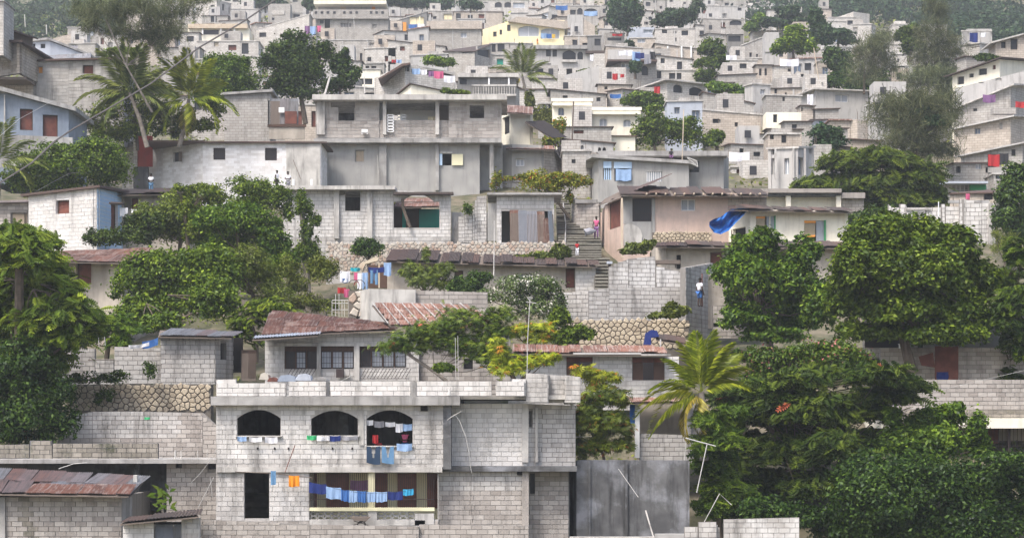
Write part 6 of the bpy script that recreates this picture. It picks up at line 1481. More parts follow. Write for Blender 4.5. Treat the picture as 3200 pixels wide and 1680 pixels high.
hh(1940, 95, 2700, 470, 'g', [(2450, 150, 2490, 217, 'd'), (1890, 320, 1938, 388, 'd'), (2210, 200, 2300, 330, 'D')], xc=2560, tl=222, tr=100, roof='s', D=168, over=.5); hh(1870, 290, 2210, 480, 'g', [(1893, 320, 1938, 387, 'd'), (2090, 270, 2150, 350, 'w')], roof='t', D=160)
FAR[-2].box('balcony', 2190, 330, 2620, 385, 160, .8, 'far_smooth'); hh(2270, 400, 2700, 540, 'g', [(2290, 400, 2400, 450, 'g'), (2470, 380, 2540, 430, 'g')], roof='l', D=156)
gs = hh(1780, 500, 2210, 600, 'w', [(1855, 497, 2025, 575, 'v')], roof='n', D=152, label='low house with a pale teal slab edge, green wall and white vent grid'); gs.box('roof_slab', 1770, 470, 2215, 492, 151, 5, 'paint_greyblue'); gs.box('green_panel', 2028, 495, 2195, 560, 151.8, .1, 'paint_green')
hh(1830, 590, 2560, 760, 'b', [(2168, 595, 2262, 657, 'd'), (2425, 590, 2450, 642, 'd'), (1990, 600, 2030, 665, 'r')], xc=2290, tl=600, tr=540, roof='t', D=146)
tile(2, 1)
hh(515, 20, 1020, 190, 's', [(628, 120, 660, 172, 'ad'), (690, 110, 722, 165, 'ag'), (865, 130, 895, 170, 'ad'), (910, 130, 945, 170, 'ad'), (640, 10, 710, 30, 'r')], tl=50, tr=90, roof='t'); hh(510, 170, 790, 350, 'g', [(600, 250, 640, 290, 'd')], roof='l'); hh(740, 175, 870, 300, 'b', xc=800, roof='n')
hh(2130, 100, 2600, 350, 'g', [(2288, 140, 2332, 192, 'd'), (2430, 175, 2500, 220, 'd')], xc=2200, roof='t', D=178); hh(2210, 330, 2420, 480, 'w', [(2258, 350, 2292, 430, 'r')], roof='l', D=170); hh(2400, 370, 2600, 490, 'g', [(2420, 410, 2490, 470, 'r')], roof='t', D=172); hh(2120, 480, 2600, 560, 'g', [(2300, 490, 2330, 520, 'w')], roof='t', D=164); hh(2340, 0, 2600, 140, 'w', [(2540, 0, 2575, 50, 'd')], roof='t', D=188); hh(1000, 20, 1240, 160, 'c', roof='t', D=185)
tile(0, 0)
hh(1975, 10, 2325, 245, 'w', [(2118, 50, 2160, 130, 'd'), (2235, 40, 2260, 110, 'd'), (2300, 75, 2315, 140, 'd')], xc=2180, roof='l'); hh(2240, -20, 2445, 100, 'w', [(2260, 0, 2320, 15, 'd'), (2340, 0, 2400, 20, 'd')], roof='l'); hh(2320, 95, 2600, 250, 's', roof='l'); hh(2030, 160, 2290, 250, 'g', [(2120, 160, 2180, 225, 'd')], roof='t')
tc = hh(1890, 290, 2510, 430, 'c', [(2040, 300, 2200, 350, 'd'), (2230, 300, 2340, 360, 'd')], roof='n', label='cream house under a wide terracotta-coloured slab with pale posts'); tc.box('roof_slab', 1890, 240, 2490, 285, tc.D - .7, 6, 'wood_pale')
for x in (2030, 2215, 2350): tc.box('column', x, 285, x + 14, 345, tc.D - .5, .25, 'paint_white')
hh(1990, 420, 2600, 570, 'w', [(2150, 425, 2200, 470, 'p'), (2430, 435, 2500, 545, 'd')], roof='l'); hh(1770, 330, 2000, 500, 'w', [(1770, 390, 1812, 470, 'g')], roof='t'); hh(1620, 480, 2010, 620, 'g', roof='t'); hh(1520, 10, 1810, 130, 'w', [(1560, 60, 1600, 100, 'd')], roof='l')
hh(1000, 350, 1300, 480, 'w', [(1010, 380, 1045, 450, 'r')], roof='t'); hh(1270, 130, 1500, 250, 'b', roof='t'); hh(680, 280, 1000, 420, 'g', roof='l'); hh(530, 360, 720, 460, 'b', (), tl=390, tr=340, roof='n'); hh(1240, 370, 1640, 520, 'b', [(1300, 400, 1340, 440, 'd')], roof='t'); hh(690, 440, 960, 620, 'g', [(720, 450, 775, 490, 'w')], roof='l'); hh(2200, 560, 2600, 760, 'w', [(2480, 600, 2520, 660, 'd')], roof='l')
hh(1640, 600, 2400, 760, 'g', roof='l')
# ---- filler houses, glimpsed between the others
full()
rects = [(t.rect, t.D) for t in FAR]
def over(r, s): return max(0, min(r[2], s[2]) - max(r[0], s[0])) * max(0, min(r[3], s[3]) - max(r[1], s[1]))
nf = 0
for row, py in enumerate(np.arange(14, 430, 15)):
    D = Dg(py); px = 560 + R.uniform(0, 60)
    while px < 3010:
        w = R.uniform(3.2, 7) * F / D; h = R.choice((2.3, 2.6, 2.9, 4.6) if py > 60 else (2.3, 2.6)) * F / D
        x0, x1, y1_ = px, px + w, py + R.uniform(-6, 6); y0 = y1_ - h; px = x1 + R.uniform(-4, 22) * 250 / D
        if x0 > 2480 and y0 < 40 + (x0 - 2480) * .1 or (x0 > 2700 and y1_ < 130) or x0 > 2960: continue
        if y1_ > 400 and (x0 < 1900): continue
        r = (x0, y0, x1, y1_); a = w * h
        if any(dd > D and over(r, s) > .26 * min(a, (s[2] - s[0]) * (s[3] - s[1])) for s, dd in rects): continue
        if sum(over(r, s) for s, dd in rects if dd < D) > .9 * a: continue
        ws = []; n = R.choice((1, 2, 2, 3)); 
        for k in range(n):
            cx = x0 + w * (k + .5 + R.uniform(-.2, .2)) / n; ww = R.uniform(.35, .6) * F / D
            if R.random() < .3: ws.append((cx - ww, y1_ - min(h, 3 * F / D) * .72, cx + ww, y1_ - 2, R.choice('ddDrg')))
            else: ws.append((cx - ww, y0 + h * .25, cx + ww, y0 + h * .25 + 1.0 * F / D, R.choice(('d', 'd', 'd', 'ad', 'r', 'w', 'v', 'g'))))
        c = R.choice('ggggwwwbbbsss'); xc = None
        if R.random() < .45: xc = x0 + w * R.choice((.25, .3, .7, .75))
        sl = R.uniform(-.12, .12) * h
        t = hh(x0, y0, x1, y1_, c, ws, xc=xc, tl=None if xc else y0 + max(0, sl), tr=None if xc else y0 + max(0, -sl), roof=R.choice('ssltttrn'))
        rects.append((t.rect, t.D)); nf += 1
print('filler houses', nf, 'far', len(FAR))
# ---- labels that single each far house out by what it stands next to
LM = [('pale yellow villa', 1680, 105), ('holed-parapet house', 1090, 80), ('four-arched house', 1780, 180), ('arched corner-balcony house', 2110, 300), ('cream yellow pair', 1860, 370), ('orange-doored house', 1270, 90),
      ('white gable house', 1290, 245), ('slim leafy tree', 2230, 190), ('dark-roofed right-edge house', 3080, 230), ('terracotta slab house', 680, 100), ('round-crowned pale tree', 2480, 130), ('umbrella-crowned tree', 2730, 560), ('far coconut palm', 1640, 240), ('grey doorway house', 2470, 510)]
ORD = ['nearest', 'second', 'third', 'fourth', 'fifth', 'sixth', 'seventh', 'eighth', 'ninth', 'tenth', 'eleventh', 'twelfth', 'thirteenth', 'fourteenth', 'fifteenth', 'sixteenth']
grp = {}
for t in FAR:
    if not t.auto: continue
    cx, cy = (t.rect[0] + t.rect[2]) / 2, (t.rect[1] + t.rect[3]) / 2
    d, nm, lx, ly = min((math.hypot(cx - lx, (cy - ly) * 1.6), nm, lx, ly) for nm, lx, ly in LM)
    rel = ('right of' if cx > lx else 'left of') if abs(cx - lx) > abs(cy - ly) * 1.3 else ('below' if cy > ly else 'above')
    wn_ = ['windowless', 'one-windowed', 'two-windowed', 'three-windowed', 'many-windowed'][min(t.nw, 4)]
    rf_ = {'s': 'slab-roofed', 'l': 'pale-slabbed', 't': 'tin-roofed', 'r': 'rusty-roofed', 'n': 'open-topped', 'y': 'slab-roofed'}[t.roofk]
    grp.setdefault((CN[t.c], wn_, rf_, rel, nm), []).append((d, t))
for (c, wn_, rf_, rel, nm), L in grp.items():
    L.sort(key=lambda q: q[0])
    for i, (d, t) in enumerate(L):
        s = '%s, %s %s house %s the %s' % (wn_, rf_, c, rel, nm)
        if len(L) > 1: s = s.replace('house', 'house, %s such' % ORD[min(i, 15)])
        t.root['label'] = s; t.root['group'] = 'houses crowding the far hillside'
# ------------------------------------------------------------------ trees and plants
full()
tree('flame_tree', 'huge feathery bright green tree filling the left edge of the picture', 'tree', [(60, 800, 130, 95), (40, 930, 190, 110), (170, 1000, 130, 100), (110, 1100, 140, 110), (30, 1180, 90, 90), (225, 960, 70, 70), (270, 1030, 60, 40), (100, 880, 140, 90), (180, 1050, 110, 60), (60, 1050, 140, 90), (130, 760, 60, 40), (40, 730, 70, 40), (150, 1150, 60, 60), (60, 1200, 110, 60), (20, 960, 120, 100)], 84, 'leaf_bright', 'spray', 7600, .62, 120, base=(40, 1400), dd=4, low=-.4, flat=.6, tr=.3)
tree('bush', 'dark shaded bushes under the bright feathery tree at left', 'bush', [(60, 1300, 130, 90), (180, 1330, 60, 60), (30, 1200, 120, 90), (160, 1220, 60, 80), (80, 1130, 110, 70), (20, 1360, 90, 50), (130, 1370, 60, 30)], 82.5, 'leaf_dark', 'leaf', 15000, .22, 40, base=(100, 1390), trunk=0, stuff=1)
tree('shrub', 'scrubby plants hanging over the yellow rubble wall at left', 'bush', [(250, 1185, 60, 25), (350, 1180, 60, 25), (200, 1240, 40, 50), (330, 1240, 30, 30), (460, 1160, 28, 30)], 86.2, 'leaf_dark', 'leaf', 3000, .16, 16, base=(300, 1210), trunk=0)
tree('flame_tree', 'low feathery branch crown left of the flowered sheet', 'tree', [(330, 1010, 70, 35), (400, 1030, 60, 30), (370, 1065, 60, 30), (270, 1060, 50, 28)], 93, 'leaf_bright', 'spray', 900, .5, 20, base=(330, 1110), flat=.6)
tree('mango_tree', 'broad dark round-leaved tree above the small tin-roofed room', 'tree', [(430, 880, 80, 70), (520, 840, 120, 60), (640, 850, 110, 90), (560, 940, 150, 80), (430, 980, 80, 55), (670, 940, 70, 80), (500, 1010, 70, 40)], 99, 'leaf_mid', 'leaf', 22000, .26, 150, base=(560, 1050), dd=5, tr=.25, cl=.24)
tree('tree', 'drooping olive green tree right of the broad dark tree', 'tree', [(760, 830, 90, 60), (720, 870, 100, 60), (820, 870, 70, 60), (860, 920, 60, 50), (660, 800, 90, 30)], 104, 'leaf_olive', 'long', 12000, .24, 50, base=(800, 960), dd=4)
tree('tree', 'bright feathery yellow-green shrub behind the left end of the striped roof', 'bush', [(790, 1000, 80, 60), (860, 970, 70, 40), (760, 1060, 60, 50), (880, 1000, 60, 40)], 97, 'leaf_bright', 'spray', 1800, .36, 26, base=(800, 1100), flat=.7)
tree('shrub', 'pale agave-like shrub on the slope below the slim tree', 'bush', [(960, 945, 60, 32), (1010, 960, 50, 25), (930, 900, 40, 40), (1010, 850, 50, 60), (900, 850, 40, 50)], 105, 'leaf_olive', 'long', 5000, .26, 22, base=(960, 980), trunk=0)
tree('slim_tree', 'tall slim tree standing in front of the white block house', 'tree', [(940, 620, 20, 30), (952, 660, 30, 40), (985, 690, 25, 22), (960, 720, 22, 45), (965, 780, 38, 50), (950, 800, 45, 40), (985, 830, 35, 35), (940, 610, 14, 18)], 118, 'leaf_mid', 'leaf', 5000, .22, 30, base=(965, 930), tr=.22, bark='bark_pale')
tree('tree', 'pale climbing shrub mass right of the blue gabled house', 'bush', [(560, 660, 80, 60), (640, 620, 60, 50), (520, 720, 90, 50), (470, 680, 60, 45), (600, 720, 80, 60), (620, 590, 50, 20)], 116, 'leaf_olive', 'leaf', 12000, .24, 50, base=(560, 790), dd=3)
tree('tree', 'bright leafy bush mass before the long whitewashed house', 'bush', [(740, 700, 120, 60), (800, 740, 80, 60), (700, 760, 80, 50), (660, 690, 60, 40), (850, 760, 50, 70), (870, 820, 60, 60)], 113, 'leaf_bright', 'leaf', 15000, .25, 110, base=(760, 820), dd=4, cl=.24)
tree('tree', 'dark green tree on the terrace edge left of the two men', 'tree', [(760, 590, 50, 40), (820, 600, 60, 40), (850, 630, 50, 35), (780, 640, 70, 35), (880, 610, 35, 25), (900, 660, 20, 40)], 125, 'leaf_mid', 'leaf', 8000, .22, 40, base=(800, 700))
tree('bush', 'low dark bush below the painted stone base', 'bush', [(330, 750, 70, 30), (420, 740, 70, 35), (280, 745, 25, 30), (480, 700, 50, 40), (410, 690, 25, 25)], 114.5, 'leaf_dark', 'leaf', 6000, .22, 30, base=(380, 790), trunk=0)
tree('tree', 'yellowish creeper heap above the broad dark tree', 'bush', [(580, 650, 25, 60), (600, 720, 30, 60), (640, 600, 45, 20), (560, 590, 30, 18)], 114, 'leaf_bright', 'leaf', 3000, .2, 16, base=(590, 790))
tree('hedge', 'tall dark hedge between the slate-blue house and the red door', 'hedge', [(120, 520, 70, 60), (220, 520, 90, 60), (310, 490, 80, 60), (360, 530, 60, 60), (150, 570, 100, 40), (290, 560, 90, 40), (280, 460, 50, 30), (60, 560, 60, 40), (200, 470, 60, 30), (100, 580, 60, 30)], 133.5, 'leaf_mid', 'leaf', 17000, .26, 60, base=(220, 620), dd=4, trunk=0)
tree('tree', 'loose green tree between the two palms at upper left', 'tree', [(420, 300, 50, 40), (460, 350, 70, 50), (330, 350, 60, 30), (400, 410, 100, 40), (520, 400, 50, 50), (300, 400, 40, 40), (480, 280, 40, 30), (380, 300, 60, 40), (350, 430, 60, 25), (250, 370, 30, 30), (655, 330, 50, 45), (640, 400, 55, 30), (590, 380, 50, 40)], 149, 'leaf_mid', 'leaf', 9000, .3, 50, base=(430, 450))
tree('tree', 'low bright green tree top poking up behind the left palm', 'tree', [(370, 160, 65, 15), (430, 160, 30, 14), (330, 178, 20, 6)], 165, 'leaf_bright', 'leaf', 1500, .3, 12, base=(390, 240))
tree('casuarina', 'tall wispy casuarina with grey-brown airy crown at upper left', 'tree', [(330, 40, 90, 50), (420, 30, 90, 60), (500, 70, 70, 60), (300, 90, 60, 40), (400, 110, 70, 40), (560, 30, 70, 45), (470, 130, 60, 40), (530, 110, 50, 40), (270, 30, 60, 40), (620, 0, 60, 20), (505, 160, 22, 30)], 146, 'leaf_casuarina', 'needle', 12000, 1.0, 90, base=(475, 330), dd=3, tr=.09, bark='bark_pale', limbs=3)
tree('tree', 'dense round tree between the right palm and the large dark tree', 'tree', [(720, 240, 75, 60), (680, 210, 60, 40), (760, 270, 60, 50), (700, 300, 80, 50), (650, 290, 50, 50), (740, 200, 50, 35)], 172, 'leaf_mid', 'leaf', 13000, .3, 50, base=(710, 360))
tree('tree', 'large dark oval tree standing left of the grey two-storey house', 'tree', [(920, 160, 70, 55), (860, 190, 50, 50), (950, 220, 75, 65), (880, 260, 55, 60), (940, 290, 65, 35), (1010, 170, 30, 40), (900, 120, 25, 20)], 176, 'leaf_dark', 'leaf', 15000, .34, 60, base=(955, 370), tr=.25)
tree('tree', 'smaller dark tree joined at the right of the large oval one', 'tree', [(1060, 210, 35, 40), (1090, 240, 40, 40), (1050, 270, 45, 30), (1075, 180, 20, 25)], 180, 'leaf_dark', 'leaf', 5000, .34, 26, base=(1070, 330))
tree('vine_pergola', 'leafy vine spreading over a pergola above the corrugated shed', 'vine', [(1690, 560, 60, 28), (1760, 565, 70, 30), (1810, 570, 40, 24), (1700, 580, 70, 28), (1640, 555, 30, 12), (1590, 560, 30, 7), (1780, 615, 12, 30), (1550, 570, 18, 35)], 134, 'leaf_autumn', 'leaf', 8000, .2, 40, base=(1780, 660), tr=.12)
tree('bush', 'small bush in the gap right of the white block house', 'bush', [(1460, 655, 18, 22)], 129, 'leaf_mid', 'leaf', 500, .2, 8, trunk=0)
tree('bush', 'round dark green bush on the pinkish rubble wall', 'bush', [(1155, 780, 52, 32), (1130, 775, 30, 25)], 121, 'leaf_dark', 'leaf', 3500, .2, 24, base=(1155, 820))
tree('bush', 'yellowish knobbly bush against the long cream house', 'bush', [(1320, 870, 65, 42), (1380, 850, 40, 35), (1330, 800, 12, 30), (1280, 840, 30, 25), (1400, 890, 40, 25)], 110, 'leaf_olive', 'star', 2500, .3, 34, base=(1340, 930), up=.8)
tree('bush', 'dark grey-green bush right of the yellowish knobbly one', 'bush', [(1460, 890, 50, 35), (1500, 870, 35, 30), (1440, 910, 50, 25)], 109, 'leaf_dark', 'leaf', 3500, .2, 22, base=(1460, 940), trunk=0)
tree('bougainvillea', 'white-flowering bougainvillea bush in front of the long cream house', 'bush', [(1640, 890, 90, 35), (1700, 920, 65, 50), (1590, 930, 60, 40), (1680, 970, 70, 40), (1520, 930, 50, 25), (1740, 960, 30, 50)], 104, 'leaf_bougain', 'leaf', 10000, .17, 50, base=(1660, 1010))
tree('flame_tree', 'spreading feathery tree with a few blooms before the barred windows', 'tree', [(1260, 1080, 80, 40), (1350, 1040, 90, 40), (1450, 1010, 100, 45), (1540, 1040, 60, 50), (1400, 1080, 110, 40), (1500, 1100, 80, 50), (1560, 990, 50, 35), (1560, 1130, 50, 50)], 86, 'leaf_flame', 'star', 6500, .30, 90, base=(1440, 1190), up=.9, tr=.1, bark='bark_pale')
tree('almond_tree', 'yellow and orange-tinged almond tree top over the rusty low roof', 'tree', [(1650, 1035, 60, 25), (1710, 1030, 40, 25), (1610, 1040, 40, 20), (1690, 1060, 50, 18)], 95.5, 'leaf_autumn', 'star', 1600, .36, 26, base=(1660, 1090), up=1)
tree('almond_tree', 'broad-leaved shrub behind the block parapet at its right end', 'bush', [(1600, 1150, 60, 35), (1680, 1130, 50, 25), (1560, 1110, 30, 60), (1720, 1115, 35, 12)], 82, 'leaf_autumn', 'star', 2000, .34, 28, base=(1620, 1190), up=1)
tree('papaya', 'small umbrella-shaped plant in front of the white block house at right', 'tree', [(1840, 1170, 50, 20), (1890, 1180, 50, 18), (1870, 1205, 25, 20), (1810, 1155, 22, 12)], 81, 'leaf_autumn', 'star', 900, .40, 18, base=(1870, 1300), up=1, tr=.05)
tree('almond_tree', 'bronze-tinged leafy tree hanging over the dark concrete wall', 'tree', [(1850, 1270, 50, 50), (1920, 1250, 50, 40), (1840, 1330, 60, 50), (1920, 1330, 55, 50), (1860, 1400, 60, 35), (1800, 1400, 30, 40), (1950, 1390, 35, 30)], 80.2, 'leaf_reddish', 'star', 4200, .34, 50, base=(1900, 1440), up=.6, tr=.07)
tree('tree', 'bright green leafy tree left of the big right-hand tree, above the palm', 'tree', [(2330, 790, 65, 55), (2390, 760, 60, 50), (2300, 850, 75, 50), (2400, 850, 95, 70), (2480, 900, 80, 80), (2360, 940, 90, 70), (2460, 1000, 110, 60), (2300, 930, 40, 40), (2520, 800, 50, 60), (2260, 860, 35, 25), (2350, 870, 90, 60), (2430, 940, 90, 60), (2330, 1000, 80, 50), (2560, 960, 50, 90), (2420, 1050, 100, 30)], 102, 'leaf_bright', 'leaf', 34000, .29, 220, base=(2420, 1100), dd=6, tr=.2, up=.7, cl=.22)
tree('tree', 'massive dark leafy tree with clustered foliage at right', 'tree', [(2740, 740, 100, 60), (2860, 740, 110, 60), (2960, 780, 100, 70), (2700, 830, 100, 80), (2850, 850, 140, 90), (3000, 890, 110, 90), (2680, 950, 90, 80), (2820, 970, 120, 60), (2960, 990, 110, 60), (2780, 690, 40, 30), (3040, 990, 60, 60), (2750, 880, 100, 80), (2900, 930, 100, 80), (2780, 1040, 90, 40), (2920, 1050, 90, 35), (2640, 900, 50, 70), (2660, 1040, 50, 40), (3000, 1050, 90, 40), (2900, 1050, 40, 35)], 90, 'leaf_mid', 'leaf', 62000, .30, 330, base=(2850, 1130), dd=3, tr=.3, up=.8, cl=.22)
tree('tree', 'yellow-green feathery tree at the right edge', 'tree', [(3130, 880, 80, 50), (3170, 960, 70, 70), (3120, 1000, 60, 50), (3180, 1080, 60, 90), (3190, 800, 50, 60), (3160, 1200, 50, 60)], 92, 'leaf_mid', 'spray', 2600, .5, 50, base=(3190, 1330), dd=4, flat=.7)
tree('tree', 'dark green tree at the upper right edge behind the ruin', 'tree', [(3160, 620, 60, 50), (3180, 560, 50, 50), (3150, 690, 60, 50), (3180, 740, 40, 50)], 128, 'leaf_dark', 'leaf', 7000, .3, 40, base=(3170, 800))
tree('shrub', 'brown bare-stemmed shrub right of the ruin', 'bush', [(3140, 770, 45, 50), (3110, 740, 20, 20)], 126, 'leaf_olive', 'needle', 1500, .7, 16, base=(3140, 840))
tree('flamboyant_tree', 'great layered feathery tree sprawling over the lower right', 'tree', [(2350, 1230, 90, 45), (2480, 1200, 100, 50), (2620, 1180, 120, 50), (2750, 1180, 100, 45), (2850, 1210, 70, 35), (2400, 1310, 130, 60), (2550, 1290, 150, 70), (2700, 1290, 100, 70), (2330, 1400, 110, 60), (2470, 1420, 130, 70), (2610, 1420, 100, 80), (2400, 1520, 110, 60), (2540, 1530, 90, 60), (2260, 1250, 50, 40), (2700, 1400, 60, 60), (2260, 1340, 60, 60), (2560, 1360, 120, 60), (2440, 1250, 120, 50), (2300, 1480, 70, 60), (2680, 1480, 70, 60), (2780, 1240, 90, 50)], 83, 'leaf_flame', 'spray', 9800, .66, 190, base=(2640, 1640), dd=5, flat=.45, low=-.3, tr=.13)
tree('bougainvillea', 'pink-flecked bushy creeper behind the coconut palm', 'bush', [(2480, 1120, 90, 45), (2600, 1110, 90, 50), (2680, 1130, 50, 40), (2400, 1130, 60, 45), (2380, 1200, 60, 50), (2330, 1110, 40, 30)], 87, 'leaf_pinkflower', 'leaf', 12000, .2, 60, base=(2520, 1220), trunk=0)
tree('shrub', 'mid-green leafy shrubs before the white slab building', 'bush', [(2880, 1340, 60, 50), (2930, 1310, 60, 45), (2980, 1290, 40, 35), (2900, 1400, 90, 50), (3050, 1340, 28, 60), (3060, 1400, 45, 40), (2800, 1380, 60, 50), (2780, 1310, 35, 40), (2950, 1370, 60, 45)], 81.5, 'leaf_mid', 'leaf', 14000, .24, 60, base=(2930, 1450), dd=2)
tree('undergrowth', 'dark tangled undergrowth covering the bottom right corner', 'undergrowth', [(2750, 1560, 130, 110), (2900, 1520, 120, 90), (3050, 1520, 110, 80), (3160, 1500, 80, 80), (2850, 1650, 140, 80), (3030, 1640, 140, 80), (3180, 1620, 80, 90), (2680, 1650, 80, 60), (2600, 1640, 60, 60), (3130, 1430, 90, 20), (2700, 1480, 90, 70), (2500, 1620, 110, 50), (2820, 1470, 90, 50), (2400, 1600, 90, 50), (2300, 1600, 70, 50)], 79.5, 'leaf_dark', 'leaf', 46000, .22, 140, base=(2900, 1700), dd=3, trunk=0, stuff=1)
tree('shrub', 'large-leaved plant behind the white T-shaped antenna', 'bush', [(2240, 1430, 60, 40), (2250, 1520, 60, 50), (2220, 1460, 40, 40), (2300, 1560, 70, 60), (2230, 1580, 50, 50)], 80, 'leaf_mid', 'spray', 1300, .7, 26, base=(2250, 1680), flat=.6)
tree('umbrella_tree', 'wide dark umbrella-crowned tree before the far houses at right', 'tree', [(2660, 520, 90, 50), (2760, 510, 110, 45), (2860, 560, 90, 60), (2570, 580, 75, 40), (2700, 590, 120, 60), (2820, 630, 110, 50), (2900, 620, 60, 50), (2740, 480, 70, 18), (2540, 600, 50, 20), (2700, 650, 100, 40)], 141, 'leaf_mid', 'spray', 5200, .95, 90, base=(2730, 720), flat=.5, low=-.2, tr=.3)
tree('shrub', 'dark shrubs under the umbrella-crowned tree beside the ruin', 'bush', [(2720, 690, 60, 40), (2650, 700, 40, 30), (2790, 670, 60, 30)], 137.5, 'leaf_dark', 'leaf', 3000, .3, 20, base=(2720, 740), trunk=0)
CAS = [([(2930, 40, 40, 60), (2920, 110, 55, 60), (2950, 160, 60, 50), (2900, 180, 60, 60), (2950, 220, 60, 40)], 215, 'tallest dark casuarina near the upper right corner', 14000),
       ([(2700, 180, 40, 60), (2740, 150, 40, 50), (2760, 200, 40, 50), (2700, 240, 50, 40), (2760, 120, 30, 30)], 212, 'wispy casuarina above the dark bushy tree at right', 9000),
       ([(2860, 330, 80, 60), (2800, 380, 90, 60), (2900, 400, 90, 70), (2950, 340, 50, 60), (2830, 450, 80, 50), (2920, 480, 70, 40), (2780, 330, 50, 40)], 158, 'olive-brown casuarina thicket above the umbrella-crowned tree', 20000),
       ([(2960, 280, 30, 55), (2880, 250, 60, 40), (2930, 250, 50, 50)], 200, 'narrow casuarina left of the right-edge houses', 7000)]
for b, D, lb, n in CAS: tree('casuarina', lb, 'tree', [(x, y, rx * 1.2, ry) for x, y, rx, ry in b], D, 'leaf_casuarina', 'needle', int(n * .7), 1.15, 60, dd=3, up=.2, limbs=3)
